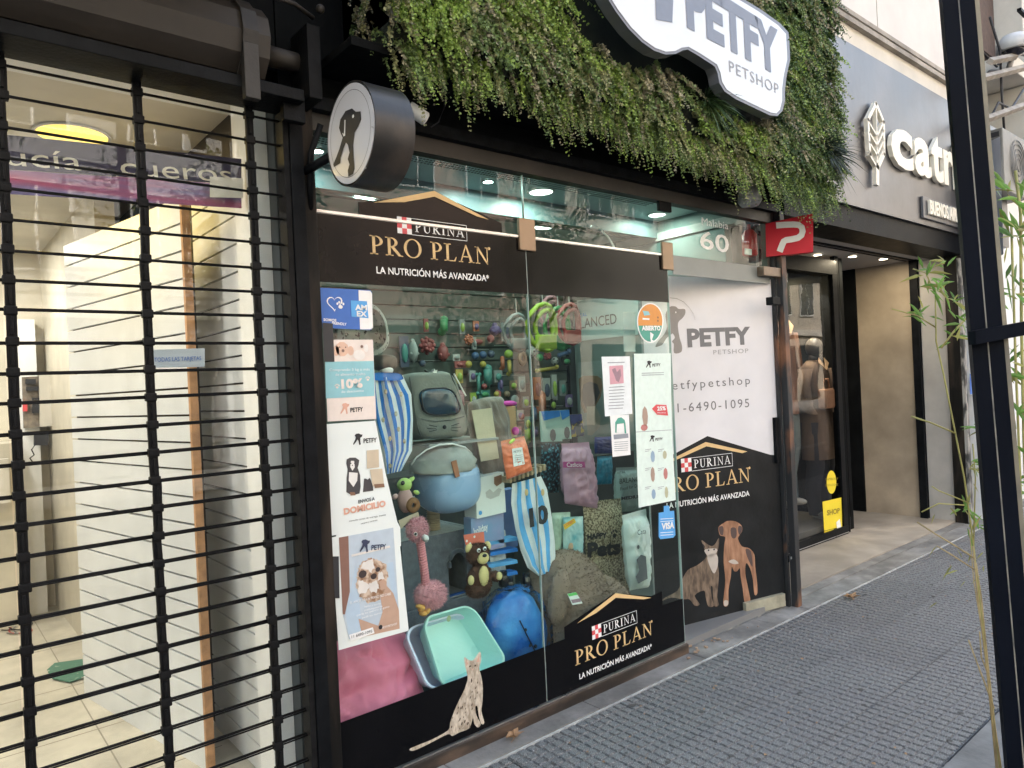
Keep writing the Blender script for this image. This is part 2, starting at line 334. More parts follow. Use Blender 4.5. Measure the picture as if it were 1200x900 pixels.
# threshold stones between tiles and shop fronts
th = MB(); th.bx(-3, 14, 2.352, 2.364, -.02, .001); th = th.build('threshold', M('pale_grout', (.5, .5, .49), .9, .2, 30, .3, dirt=.3), kind='structure')
xs = [-3, -2, -1.1, -.2, .75, 1.62, 2.43, 3.27, 4.0, 4.4, 5.2, 5.9, 6.7, 7.6, 8.6, 9.9, 14]
for a, b in zip(xs[:-1], xs[1:]):
    q = MB(); q.bx(a+.003, b-.003, 2.366, 2.515, -.02, .004+random.random()*.004, .002); q.build('stone', concrete_l, th)
q = MB(); q.bx(4.45, 9.0, 2.517, 2.60, -.02, .010, .002); q.build('stone', M('grey_channel_stone', (.25, .24, .225), .8, .25, 8, .3, dirt=.4), th)
# planter bed at the kerb side
k = MB(); k.bx(2.9, 4.6, .78, 1.085, -.02, .012, .006); tag(k.build('planter_kerb', M('smooth_kerb_concrete', (.17, .175, .18), .75, .2, 9, .25, dirt=.3), kind='structure'))
k = MB(); k.bx(-.5, 9, -.9, .778, -.012, -.004); k.build('planter_soil', soil, kind='structure')
# ================================================================ pet shop
shop = thing('pet_shop', 'pet shop front with wide glazed window full of goods and black vinyl bands', 'shop', (2.8, 2.5, 0))
def part(name, mat, *bxs, parent=None, bev=0., label=None, smooth=False):
    b = MB()
    for q in bxs: b.bx(*q, bev)
    return b.build(name, mat, parent or shop, label=label, smooth=smooth)
part('floor', M('shop_floor', (.20, .20, .20), .35, .1, 3, .05), (1.17, 4.5, 2.52, 6.4, -.02, .05))
part('display_floor', M('display_floor', (.30, .32, .36), .5, .15, 4, .1), (1.18, 3.2, 2.53, 3.32, .051, .075))
part('side_wall', shop_dark, (1.06, 1.165, 2.56, 6.4, 0, 3.0)); part('side_wall', M('side_wall_grey', (.17, .21, .205), .6, .1, 3, .05), (4.47, 4.55, 2.9, 4.45, 0, 3.0))
part('back_wall', shop_dark, (1.17, 4.55, 4.47, 4.55, 0, 3.0)); 
part('ceiling', teal_ceil, (1.17, 4.5, 2.53, 3.48, 2.75, 2.80), (1.17, 4.5, 3.75, 4.46, 2.68, 2.73))
part('bulkhead', teal_dark, (1.17, 4.5, 3.48, 3.52, 2.62, 2.80), (1.17, 4.5, 3.70, 3.75, 2.66, 2.80), (1.17, 4.5, 3.52, 3.70, 2.78, 2.83))
# perforated strip of the ceiling
b = MB()
for i in range(130):
    for j in range(4): b.bx(1.25+i*.021+(j % 2)*.01, 1.262+i*.021+(j % 2)*.01, 3.10+j*.03, 3.112+j*.03, 2.7485, 2.7499)
b.build('perforation', shop_dark, shop)
# slatwall of the back: each board a part
for k_ in range(21):
    z = .32+k_*.102; s_ = MB(); s_.bx(1.6, 4.35, 4.44, 4.465, z, z+.094, .003); s_.build('slat', slat_grey, shop)
part('slatwall_edge', black_metal, (4.352, 4.375, 4.43, 4.468, .2, 2.5))
# frame: head rail, transom rail, posts, sill
part('head_frame', M('bronze_head_frame', (.04, .033, .027), .5, .25, 6, .1, dirt=.3), (1.17, 4.42, 2.475, 2.53, 2.524, 2.59))
part('transom_rail', alu, (1.172, 3.27, 2.488, 2.494, 2.224, 2.233), (1.172, 3.27, 2.494, 2.515, 2.222, 2.236))
part('sill', frame_brown, (1.17, 3.275, 2.475, 2.53, .0, .055), bev=.004)
part('sill_lip', alu, (1.172, 3.272, 2.490, 2.512, .0555, .062))
part('frame_post', rail_metal, (1.12, 1.168, 2.46, 2.53, 0, 2.62), bev=.003)
part('frame_post', black_metal, (1.068, 1.118, 2.44, 2.53, 0, 2.62), bev=.003)
part('end_post', M('bronze_end_post', (.07, .06, .05), .5, .3, 8, .1), (4.33, 4.36, 2.50, 2.54, 2.235, 2.60))
# panes
def pane(x0, x1, z0, z1, Y=2.5, par=None, mt=None, lab=None):
    q = MB(); q.bx(x0, x1, Y, Y+.008, z0, z1); return q.build('window_pane', mt or glass, par or shop, label=lab)
p1 = pane(1.172, 2.2165, .064, 2.221, lab='display window pane with taped posters'); p2 = pane(2.2215, 3.27, .064, 2.221, lab='display window pane beside the door')
pane(1.172, 2.2165, 2.237, 2.523, Y=2.502); pane(2.2215, 3.27, 2.237, 2.523, Y=2.502)
pane(3.275, 4.328, 2.237, 2.523, Y=2.502, lab='transom pane over the door')
part('pane_edge', M('green_glass_edge', (.35, .42, .40), .2, .05, 3, 0), (3.2705, 3.2735, 2.497, 2.512, .064, 2.22), (2.2172, 2.2208, 2.4985, 2.5095, .064, 2.521))
part('patch_fitting', M('bronze_patch_fitting', (.24, .17, .115), .38, .2, 6, .1, metal=.5), (2.17, 2.27, 2.482, 2.4985, 2.165, 2.315), bev=.004)
part('patch_fitting', MATS['bronze_patch_fitting'], (3.215, 3.31, 2.482, 2.4965, 2.145, 2.30), bev=.004)
part('patch_fitting', MATS['black_metal'], (3.20, 3.31, 2.478, 2.497, 2.47, 2.56), bev=.004)
part('door_header', M('grey_header_vinyl', (.20, .22, .22), .4, .1, 5, .05), (3.312, 4.33, 2.49, 2.50, 2.125, 2.232))
part('pivot_box', M('bronze_pivot', (.16, .12, .09), .4, .3, 9, .1, metal=.4), (4.18, 4.40, 2.44, 2.489, 2.165, 2.225), bev=.004)
# upper fascia wall, soffit of the green box
part('fascia_wall', black_wall, (1.06, 4.44, 2.50, 2.62, 2.60, 4.6), label='black wall above the window')
part('soffit', black_wall, (1.2, 4.46, 2.20, 2.499, 2.74, 2.77))
part('soffit_strip', black_metal, (1.1, 4.42, 2.44, 2.50, 2.592, 2.64))
for (cx, cy) in ((560, 168), (840, 214)):
    c = PZ(cx, cy, 2.735); q = MB(); q.box((c.x, c.y, 2.734), (.13, .11, .010), Matrix.Rotation(.2, 3, 'Z'), .003); q.build('soffit_panel', M('dull_lamp_cover', (.42, .45, .42), .4, .1, 4, .05), shop)
b = MB(); c = P(878, 224, 2.3); b.lathe([(.0, 0), (.05, 0), (.07, .03), (.06, .10), (.02, .14), (0, .14)], (c.x, c.y, 2.53), n=16); b.build('floodlight', M('grey_floodlight', (.25, .26, .27), .4, .3, 9, .1), shop, smooth=True)
# ceiling lights (lit) : disc + its own lamp
def clight(cx, cy, z, rad, col, e, pw, host, nm='ceiling_light', lamp=True):
    c = PZ(cx, cy, z); q = MB(); q.lathe([(rad, 0), (rad+.012, 0), (rad+.016, -.004), (rad+.012, -.010), (rad, -.008)], (c.x, c.y, z), n=28)
    r = q.build(nm, M('lamp_ring', (.6, .6, .58), .35, .05, 4, 0), host, smooth=True)
    d = MB(); d.poly([(c.x+rad*math.cos(a*math.pi/12), c.y+rad*math.sin(a*math.pi/12), z-.0075) for a in range(24, 0, -1)])
    d.build('diffuser', EM('glow_%s' % nm+str(col), col, e), r)
    if lamp:
        l = bpy.data.lights.new('lamp', 'AREA'); l.shape = 'DISK'; l.size = rad*2; l.energy = pw; l.color = col
        lo = bpy.data.objects.new('lamp', l); COL.objects.link(lo); lo.location = (c.x, c.y, z-.014)
    return c
LC = (.80, 1, .86)
for (cx, cy, z, ra, e, pw) in ((634, 224, 2.748, .072, 1.6, 1.6), (433, 227, 2.678, .085, 1.6, 1.2), (638, 265, 2.678, .075, 1.0, .7), (556, 246, 2.678, .07, .35, .4), (770, 251, 2.748, .06, .6, .8), (757, 279, 2.678, .05, .6, .6)):
    clight(cx, cy, z, ra, LC, e, pw, shop)
for (cx, cy, z) in ((572, 212, 2.748), (594, 256, 2.678), (372, 176, 2.748)): clight(cx, cy, z, .028, (.75, 1, .95), 6, .8, shop, 'spot_and_fill_light')
# hooks hose on the ceiling
b = MB(); pth = [P(694+34*math.sin(a), 300-36*math.cos(a)*1, 3.0) for a in [i*.14 for i in range(11)]]; b.tube([P(693, 265, 3.0), P(702, 268, 3.0), P(712, 277, 3.0), P(719, 288, 3.0), P(723, 299, 3.0), P(724, 320, 3.0)], .006); b.build('cable', inkw, shop, smooth=True)
# ---------------- black vinyl bands on the glass
def XZ(x, z, Y=2.4975): return V3((x, Y, z))
band = MB(); band.prism([XZ(1.176, 1.965), XZ(2.2155, 1.965), XZ(2.2155, 2.222), XZ(1.176, 2.222)], (0, -.0008, 0)); band = band.build('upper_band', vinyl_black, p1)
band2 = MB(); band2.prism([XZ(2.2225, 1.965), XZ(3.268, 1.965), XZ(3.268, 2.222), XZ(2.2225, 2.222)], (0, -.0008, 0)); band2 = band2.build('upper_band', vinyl_black, p2)
peak = MB(); peak.prism([XZ(1.36, 2.238, 2.4995), XZ(1.36, 2.285, 2.4995), XZ(1.42, 2.296, 2.4995), XZ(1.718, 2.372, 2.4995), XZ(2.01, 2.30, 2.4995), XZ(2.08, 2.28, 2.4995), XZ(2.08, 2.238, 2.4995)], (0, -.0008, 0)); peak.build('vinyl_peak', vinyl_black, shop)
lowb = MB(); lowb.prism([XZ(1.176, .066), XZ(2.2155, .066), XZ(2.2155, .320), XZ(1.176, .318)], (0, -.0008, 0)); lowb.build('lower_band', vinyl_black, p1)
lowb2 = MB(); lowb2.prism([XZ(2.2225, .066), XZ(3.268, .066), XZ(3.268, .305), XZ(3.09, .31), XZ(3.09, .385), XZ(3.0, .380), XZ(2.71, .459), XZ(2.349, .378), XZ(2.349, .322), XZ(2.2225, .320)], (0, -.0008, 0)); lowb2.build('lower_band', vinyl_black, p2)
def house_logo(parent, O, U, Vv, w, chev=True, gap=.0018, dusty=False, tag_end='*', chev_parent=None):
    U = V3(U).normalized(); Vv = V3(Vv).normalized(); N = U.cross(Vv); O = V3(O)
    fn = lambda x, y, k=1.: O+U*(x*w)+Vv*(y*w)+N*gap*k
    b = MB()
    for p in serif('PRO PLAN', fn, 0, 0, 1.0, .125): b.poly(p)
    b.poly([fn(1.0+.012*math.cos(a*.785), .12+.012*math.sin(a*.785)) for a in range(8)])
    b.build('lettering', gold, parent)
    q = MB()                                              # checker block and boxed word
    for i in range(3):
        for j in range(3):
            q.use((i+j+1) % 2); x, y = .215+i*.038, .158+j*.038; q.poly([fn(x, y), fn(x+.038, y), fn(x+.038, y+.038), fn(x, y+.038)])
    q.build('emblem', [inkred, inkw] if True else inkw, parent)
    q = MB()
    for p in serif('PURINA', fn, .355, .180, .42, .072, .16): q.poly(p)
    for (x0, y0, x1, y1) in ((.33, .156, .80, .160), (.33, .268, .80, .272), (.796, .160, .80, .268)): q.poly([fn(x0, y0), fn(x1, y0), fn(x1, y1), fn(x0, y1)])
    q.build('lettering', inkw, parent)
    text('LA NUTRICIÓN MÁS AVANZADA'+('*' if tag_end else ''), fn(.04, -.125, 0), fn(.985, -.125, 0), .045*w, inkw, parent, up=Vv, off=gap, bold=.018)
    if chev:
        c = MB(); c.poly([fn(.04, .343, 1.3), fn(.53, .487, 1.3), fn(1.01, .337, 1.3), fn(.90, .348, 1.3), fn(.53, .446, 1.3), fn(.28, .375, 1.3)]); c.build('chevron', gold, chev_parent or parent)
house_logo(p1, (1.40, 2.4967, 2.086), (1, 0, 0), (0, 0, 1), .597, gap=.0022)
house_logo(p2, (2.409, 2.4967, .177), (1, 0, 0), (0, 0, 1), .58, gap=.0022)
# printed cat on the lower band
def outline(zpts, zx, zy, sc, fn): return [fn(zx+a/sc, zy+b/sc) for a, b in smooth_pts(zpts, 3)]
cat = [(1045, 180), (1075, 200), (1110, 200), (1155, 140), (1162, 200), (1150, 260), (1165, 320), (1175, 400), (1172, 500), (1165, 560), (1185, 640), (1165, 650), (1148, 600), (1138, 530), (1122, 530), (1130, 590), (1160, 650), (1140, 675), (1115, 650), (1105, 610), (1080, 680), (1010, 710), (960, 735), (930, 722), (830, 772), (740, 817), (680, 840), (660, 826), (730, 795), (820, 758), (930, 695), (945, 640), (970, 570), (1000, 500), (1040, 420), (1058, 370), (1068, 330), (1060, 280), (1048, 230)]
cat_fur = M('print_tabby_fur', (.46, .37, .28), .5, .3, 90, 0, col2=(.66, .58, .48), mix=(.35, .65), aniso=(1, 1, .4))
b = MB(); b.poly(outline(cat, 370, 740, 6, lambda x, y: P(x, y, 2.4950)))
b.use(1)
for _ in range(58):
    x, y = random.uniform(950, 1165), random.uniform(330, 690)
    if x < 1140-(y-330)*.55+0 and y < 600 and x < 1050-(y-400)*.5: continue
    if y > 560 and x > 1085: continue
    c = P(370+x/6, 740+y/6, 2.4946); r = random.uniform(.0035, .0075); b.poly([c+V3((r*.6*math.cos(a)+.3*r*math.sin(a), 0, r*math.sin(a))) for a in [i*1.05 for i in range(6)]])
for (x, y) in ((1085, 245), (1122, 240)): c = P(370+x/6, 740+y/6, 2.4946); b.poly([c+V3((.006*math.cos(a), 0, .0045*math.sin(a))) for a in [i*1.05 for i in range(6)]])
b.use(2)
for tri in (((1052, 195), (1073, 225), (1060, 245)), ((1150, 160), (1150, 215), (1128, 215)), ((1095, 262), (1112, 262), (1103, 275))): b.poly([P(370+x/6, 740+y/6, 2.4946) for x, y in tri])
b.build('picture', [cat_fur, INK('dark_fur', (.07, .045, .03)), INK('ear_pink', (.62, .38, .30))], p1)
# ---------------- the door, ajar, hinged at the rusty post
hp = V3((4.38, 2.505, 0)); ang = math.radians(12); DU = V3((-math.cos(ang), math.sin(ang), 0)); DN = V3((-math.sin(ang), -math.cos(ang), 0)); DUr = -DU
dw = 1.10
door = thing('tmp', None, None, (0, 0, 0)); bpy.data.objects.remove(door)
def dbox(mb, s0, s1, t0_, t1_, z0, z1):      # s along the leaf from the hinge, t outward
    pts = []
    for s_ in (s0, s1):
        for t_ in (t0_, t1_):
            for z in (z0, z1): q = hp+DU*s_+DN*t_; pts.append((q.x, q.y, z))
    return mb.add(pts, [(0, 1, 3, 2), (4, 6, 7, 5), (0, 4, 5, 1), (2, 3, 7, 6), (0, 2, 6, 4), (1, 5, 7, 3)])
door = dbox(MB(), .0, dw, -.005, .005, .035, 2.16).build('door', M('door_leaf', (.3, .32, .32), .3, .1, 4, 0), shop, label='glass door leaf ajar, covered in white and black vinyl')
dp = lambda x, y, k=.0062: PP(x, y, hp+DN*k, DN)
def dpt(s_, z, k=.0062): q = hp+DU*s_+DN*k; return V3((q.x, q.y, z))
b = MB(); b.poly([dpt(0.01, 1.36), dpt(dw-.01, 1.36), dpt(dw-.01, 2.155), dpt(.01, 2.155)]); 
b.v = []; b.f = []; b.fm = []; b.poly([dpt(.01, .9), dpt(dw-.01, .9), dpt(dw-.01, 2.155), dpt(.01, 2.155)]); b.build('white_vinyl', vinyl_white, door)
Lb = [dpt(.006, .04, .0072), dpt(dw-.006, .04, .0072)]; 
apex = dp(829, 511, .0072); rgt = dp(903, 533, .0072); lft = dp(760, 548, .0072)
b = MB(); b.poly([Lb[0], Lb[1], V3((Lb[1].x, Lb[1].y, lft.z)), lft, apex, rgt, V3((Lb[0].x, Lb[0].y, rgt.z-.01))]); b.build('black_vinyl', vinyl_dusty, door)
Lo = dp(776, 584, 0); Ro = dp(879, 569, 0); wdt = (Ro-Lo).length
# logo on the door
Lo = dp(781-2, 577+1, .0082)
house_logo(door, dp(776, 579, .0082), DUr, (0, 0, 1), (dp(879, 570)-dp(776, 579)).length, chev=False, gap=.0012, tag_end='')
b = MB(); b.poly([dp(x, y, .0082) for x, y in ((757, 553), (827, 518), (876, 529), (870, 531), (828, 523), (790, 540))]); b.build('chevron', gold, door)
text('PETFY', dp(805, 406, 0), dp(879, 402.5, 0), abs((dp(805, 406)-dp(805, 386)).z), ink_grey, door, off=.0078, bold=.045)
text('PETSHOP', dp(835, 415.5, 0), dp(876, 413.5, 0), .028, INK('mid_grey', (.33, .33, .34)), door, off=.0078, space=1.2)
text('petfypetshop', dp(777, 457.5, 0), dp(878, 450, 0), .052, ink_grey, door, off=.0078, space=1.35)
text('11-6490-1095', dp(784, 484, 0), dp(877, 477, 0), .055, ink_grey, door, off=.0078, space=1.25)
# dog emblem on the door
dz = [(568, 178), (610, 175), (632, 192), (675, 193), (678, 225), (660, 255), (630, 285), (628, 330), (640, 400), (655, 450), (650, 495), (600, 502), (598, 440), (585, 420), (605, 395), (590, 365), (575, 375), (545, 400), (520, 440), (500, 452), (468, 458), (490, 415), (530, 370), (550, 320), (545, 280), (540, 230)]
b = MB(); b.poly(outline(dz, 690, 330, 6, lambda x, y: dp(x, y, .0078))); b.use(1); c = dp(792, 366, .0086); b.poly([c+DUr*.004*math.cos(a)+V3((0, 0, .006*math.sin(a))) for a in [i*.9 for i in range(7)]])
b.build('emblem', [INK('taupe', (.27, .25, .24)), inkw], door)
b = MB(); pr = [dp(690+x/6, 330+y/6, .0078) for x, y in ((570, 112), (620, 118), (665, 140), (705, 180), (735, 225), (748, 270))]; 
for i in range(5): b.poly([pr[i], pr[i+1], pr[i+1]-V3((0, 0, .003)), pr[i]-V3((0, 0, .003))])
b.build('arc_line', INK('taupe', (.27, .25, .24)), door)
dcat = [(510, 365), (540, 385), (570, 400), (592, 385), (612, 352), (612, 400), (602, 440), (605, 500), (612, 560), (607, 640), (602, 700), (612, 745), (585, 750), (578, 690), (575, 640), (565, 640), (570, 700), (582, 750), (550, 752), (535, 700), (525, 660), (470, 690), (500, 740), (470, 748), (440, 712), (400, 712), (330, 702), (265, 728), (300, 700), (370, 660), (395, 600), (430, 540), (480, 515), (525, 480), (540, 450), (525, 410)]
ddog = [(610, 290), (640, 265), (665, 252), (710, 255), (745, 280), (748, 312), (730, 340), (725, 360), (748, 402), (790, 412), (820, 450), (825, 520), (835, 600), (838, 675), (820, 682), (812, 600), (795, 530), (772, 500), (767, 560), (782, 640), (797, 727), (765, 735), (752, 650), (740, 580), (735, 530), (718, 548), (700, 545), (688, 520), (682, 580), (668, 660), (668, 742), (645, 752), (638, 720), (650, 600), (640, 500), (643, 400), (650, 352), (640, 342), (618, 335)]
b = MB(); b.poly(outline(dcat, 720, 560, 5, lambda x, y: dp(x, y, .0086))); b.use(1)
b.poly(outline([(545, 455), (600, 450), (606, 510), (585, 560), (560, 520)], 720, 560, 5, lambda x, y: dp(x, y, .0092)))
b.poly(outline([(530, 420), (600, 415), (590, 450), (560, 470), (540, 450)], 720, 560, 5, lambda x, y: dp(x, y, .0092))); b.use(2)
for (x, y) in ((552, 424), (584, 420)): c = dp(720+x/5, 560+y/5, .0098); b.poly([c+DUr*.007*math.cos(a)+V3((0, 0, .006*math.sin(a))) for a in [i*.9 for i in range(7)]])
b.poly(outline([(515, 385), (530, 400), (525, 415)], 720, 560, 5, lambda x, y: dp(x, y, .0098)))
b.build('picture', [M('print_grey_cat_fur', (.12, .085, .06), .5, .3, 45, 0, col2=(.24, .175, .125), mix=(.35, .65), aniso=(1, 1, .35)), INK('pale_fur', (.50, .45, .40)), inkk], door)
b = MB(); b.poly(outline(ddog, 720, 560, 5, lambda x, y: dp(x, y, .0086))); b.use(1)
for z in ([(612, 292), (632, 282), (640, 300), (636, 335), (620, 330)], [(728, 282), (746, 286), (746, 312), (732, 334), (724, 310)], [(682, 295), (712, 295), (716, 340), (700, 356), (684, 340)], [(768, 420), (800, 430), (810, 520), (785, 480)]): b.poly(outline(z, 720, 560, 5, lambda x, y: dp(x, y, .0092)))
b.use(2); b.poly(outline([(668, 490), (700, 478), (728, 500), (700, 505)], 720, 560, 5, lambda x, y: dp(x, y, .0094)))
b.poly(outline([(642, 720), (666, 720), (664, 745), (645, 750)], 720, 560, 5, lambda x, y: dp(x, y, .0094)))
b.build('picture', [M('print_brown_dog_fur', (.28, .13, .07), .5, .3, 30, 0, col2=(.46, .25, .15), mix=(.3, .7), aniso=(1, 1, .3)), INK('dark_muzzle', (.09, .06, .055)), INK('pale_fur', (.50, .45, .40))], door)
b = MB(); dbox(b, .03, .06, .006, .03, .95, 1.25); b.build('hinge_plate', black_metal, door)
# blue-grey floor tiles under the door, broken edge; pale weather bar
part('entry_floor', M('worn_blue_grey_tile', (.20, .22, .24), .7, .2, 9, .3, col2=(.34, .33, .30), mix=(.5, .68), dirt=.3), (3.28, 4.42, 2.517, 3.25, -.02, .012))
b = MB(); dbox(b, .05, .40, .008, .035, .02, .10); b.build('weather_bar', M('pale_timber', (.42, .40, .30), .8, .15, 12, .3, dirt=.3), shop)
rub = MB()
for _ in range(60):
    a = PZ(random.uniform(800, 905), random.uniform(728, 772), .012); 
    if a.y < 2.40 or a.y > 2.62: continue
    s_ = random.uniform(.004, .013); rub.box((a.x, a.y, .012+s_*.2), (s_*1.6, s_*1.2, s_*.6), Matrix.Rotation(random.random()*3, 3, 'Z'))
rub.build('rubble', M('crumbs', (.34, .24, .17), .9, .4, 30, .3), kind='stuff')
# rusty post at the end of the shop
b = MB(); b.bx(4.385, 4.44, 2.43, 2.475, 0, 2.6, .004); b.bx(4.36, 4.384, 2.475, 2.50, 0, 2.6, .002)
post = b.build('steel_post', rust, label='rust-stained steel post between the pet shop door and the clothes shop window', cat='post')
b = MB(); c = P(925, 654, 2.42); b.box((c.x, c.y, c.z), (.055, .008, .045), Matrix.Rotation(.3, 3, 'Z'), .003); b.use(1); b.box((c.x+.01, c.y-.006, c.z), (.014, .006, .014))
b.build('bracket', [black_metal, alu], post)
b = MB(); c = P(906, 353, 2.42); b.box(c, (.09, .05, .05), None, .004); b.build('bracket', black_metal, post)
# ---------------- lettering on the transom over the door
text('Malabia', P(822, 263.5, 2.50), P(853, 269, 2.50), .045, inkw, shop, off=.003)
text('60', P(820, 290.5, 2.50), P(854, 296.5, 2.50), .105, inkw, shop, off=.003, bold=.01)
# ================================================================ neighbours: leather shop (left)
lsh = thing('leather_shop', 'emptied leather goods shop behind the rolled down grille', 'shop', (0, 2.6, 0))
lp = lambda name, mat, *q, **k: part(name, mat, *q, parent=lsh, **k)
lp('floor', shop_floor_l, (-3, 1.1, 2.56, 6.7, -.02, .012)); lp('ceiling', cream_wall, (-3, 1.1, 2.95, 6.7, 2.72, 2.80)); lp('ceiling_edge', white_paint, (-3, 1.1, 2.62, 2.949, 2.70, 2.80))
lp('back_wall', beige_wall, (-3, .80, 6.55, 6.7, 0, 2.72)); lp('side_wall', beige_wall, (.80, .9, 4.42, 6.6, 0, 2.72)); lp('side_wall', cream_wall, (-3.1, -3, 2.6, 6.7, 0, 2.8)); lp('party_wall', M('groove_wall', (.05, .04, .03), .9, .2), (1.052, 1.10, 2.78, 4.45, 0, 2.72))
lp('column', white_paint, (.60, .73, 6.38, 6.548, 0.012, 2.2)); lp('side_pillar', white_paint, (.98, 1.10, 2.63, 2.775, .012, 2.69), bev=.004)
lp('counter', beige_wall, (.25, .58, 6.1, 6.54, .012, 1.3)); lp('shelf_box', cream_wall, (.2, .5, 6.0, 6.09, .9, 1.2))
b = MB(); pth = [PZ(x, y, .015) for x, y in ((80, 745), (72, 762), (78, 770))]
lp('window_frame', black_metal, (-3, 1.05, 2.59, 2.63, 2.66, 2.70))
pane(-3, .22, .02, 2.655, 2.60, lsh, glass_l); pane(.225, 1.05, .02, 2.655, 2.60, lsh, glass_l)
# joints in the floor
b = MB()
for yy in (3.3, 3.9, 4.6, 5.4): b.bx(-2, 1.0, yy, yy+.006, .0122, .0128)
for xx in (-.4, .2, .62): b.bx(xx, xx+.006, 2.7, 6.5, .0121, .0129)
b.build('floor_joints', INK('joint_grey', (.28, .25, .2)), lsh)
# slatwall boards: leaning partition, each board its own piece
A_ = V3((.89, 3.13, 0)); B_ = V3((.656, 4.39, 0)); uu = (B_-A_).normalized(); nn = V3((-uu.y, uu.x, 0)); L_ = (B_-A_).length
par_ = thing('slatwall_partition', 'white slatwall partition standing on the empty shop floor behind the grille', 'partition', (.77, 3.76, 0))
def slat(mb, a, l, z0, z1, th_=.018, off=0.): q = a+uu*(l/2)+nn*off; return mb.box((q.x, q.y, (z0+z1)/2), (l, th_, z1-z0), Matrix.Rotation(math.atan2(uu.y, uu.x), 3, 'Z'))
z = .012; n_ = 0
while z < 2.3: slat(MB(), A_+uu*.006, L_, z, z+.1045).build('slat', slat_white, par_); z += .1135
slat(MB(), A_, L_, .012, 2.36, .006, -.018).build('backing', M('slat_groove', (.11, .085, .06), .9, .2, 8, .1, spec=.1), par_)
slat(MB(), A_-uu*.014, .016, .012, 2.37, .034, -.006).build('edge_strip', mdf, par_)
# slatwall boards on the party wall
z = .02; pw_ = thing('slatwall_panel', 'short slatwall panel on the party wall beside the white pillar', 'wall panel', (1.03, 3.0, 0))
while z < 2.5: q = MB(); q.bx(1.035, 1.0505, 2.78, 3.5, z, z+.1045); q.build('slat', slat_white, pw_); z += .1135
# round ceiling lamp, warm
clight(85, 157, 2.719, .135, (1, .66, .13), .34, 1.4, lsh, 'ceiling_and_fill_lamp')
for (x, y, pw) in ((-.6, 4.6, 4.5), (.1, 5.8, 4), (-.35, 3.05, 3.6)):  # lamps out of view; front one added to brighten pillar and party wall
    q = MB(); q.lathe([(.135, 0), (.15, 0), (.15, -.01), (.135, -.008)], (x, y, 2.719)); r = q.build('ceiling_and_fill_lamp', MATS['lamp_ring'], lsh); d = MB(); d.poly([(x+.135*math.cos(a*.3927), y+.135*math.sin(a*.3927), 2.712) for a in range(16)]); d.build('diffuser', EM('glow_w', (1, .78, .30), 3), r)
    l = bpy.data.lights.new('lamp', 'AREA'); l.shape = 'DISK'; l.size = .27; l.energy = pw; l.color = (1, .97, .92); lo = bpy.data.objects.new('lamp', l); COL.objects.link(lo); lo.location = (x, y, 2.70)
# shop banner with its lettering inside the glass
def quadp(pts, Y, d=.002): b = MB(); b.prism([P(x, y, Y) for x, y in pts], (0, d, 0)); return b
ban = thing('shop_banner', 'purple and pink shop banner with cream lettering behind the grille', 'banner', P(140, 230, 2.66))
pm = M('banner_purple', (.045, .035, .09), .5, .3, 3, .05); quadp([(-60, 152), (30, 160), (283, 186), (283, 216), (-60, 194)], 2.66).build('upper_cloth', pm, ban)
b = MB(); b.prism([P(x, y, 2.661) for x, y in ((-60, 194.5), (283, 216.5), (283, 244), (-60, 223))], (0, .002, 0)); b.build('lower_cloth', M('banner_pink_violet', (.65, .12, .25), .5, .2, 2.2, .05, col2=(.22, .17, .36), mix=(.38, .58), aniso=(.6, 1, 7)), ban)
text('ucía', P(8, 193.5, 2.66), P(96, 200, 2.66), .060, INK('pale_cream', (.82, .76, .64)), ban, off=.002); text('cueros', P(142, 205, 2.66), P(272, 214, 2.66), .062, INK('pale_cream', (.82, .76, .64)), ban, off=.002)
text('Lucía', P(-60, 189, 2.658), P(-14, 192, 2.658), .06, INK('pale_cream', (.82, .76, .64)), ban, off=.002)
# loose ends on the floor
b = MB(); b.prism([PZ(x, y, .02) for x, y in ((55, 786), (64, 778), (106, 772), (106, 792), (82, 800), (62, 796))], (0, 0, .006)); b.build('board_offcut', M('green_board', (.10, .24, .17), .8, .2, 20, .2, col2=(.5, .5, .45), mix=(.6, .7)), label='green board offcut lying broken on the cream floor', cat='offcut')
for i in range(6):
    c = M(['wire_black', 'wire_red', 'wire_grey', 'wire_brown'][i % 4], [(.02, .02, .02), (.4, .03, .03), (.2, .2, .2), (.12, .06, .03)][i % 4], .5, .1)
    b = MB(); x, y = random.uniform(-5, 40), random.uniform(715, 735); pth = []
    a = random.random()*6
    for k_ in range(26): a += random.uniform(-.7, .8); x += 5*math.cos(a); y += 2.2*math.sin(a); x = min(78, max(-20, x)); y = min(742, max(712, y)); pth.append(PZ(x, y, .018+.01*random.random()))
    b.tube(pth, .004, 5); b.build('loose_wire', c, label='tangled %s wire strewn on the cream floor by the column' % ['black', 'red', 'grey', 'brown', 'thin black', 'thin red'][i], cat='wire', group='wires on the empty shop floor', smooth=True)
mb_ = thing('meter_board', 'open electrical board with loose wires on the white column', 'electrical board', P(42, 520, 6.3))
quadp([(26, 442), (46, 441), (47, 500), (28, 502)], 6.34, .03).build('back_plate', M('grimy_plate', (.30, .25, .2), .7, .4, 20, .2, dirt=.4), mb_)
for (x0, y0, x1, y1, c) in ((30, 444, 42, 450, inkk), (31, 453, 45, 458, inkk), (27, 470, 32, 482, inkred), (38, 466, 46, 484, inkk), (40, 506, 57, 522, inkk)): quadp([(x0, y0), (x1, y0), (x1, y1), (x0, y1)], 6.31, .03).build('breaker', c, mb_)
quadp([(46, 436), (62, 438), (62, 499), (47, 500)], 6.30, .03).build('cover', cream_wall, mb_)
b = MB(); b.tube([P(x, y, 6.3) for x, y in ((42, 520), (37, 527), (40, 533), (35, 537), (38, 541))], .005, 5); b.build('wire', inkk, mb_)
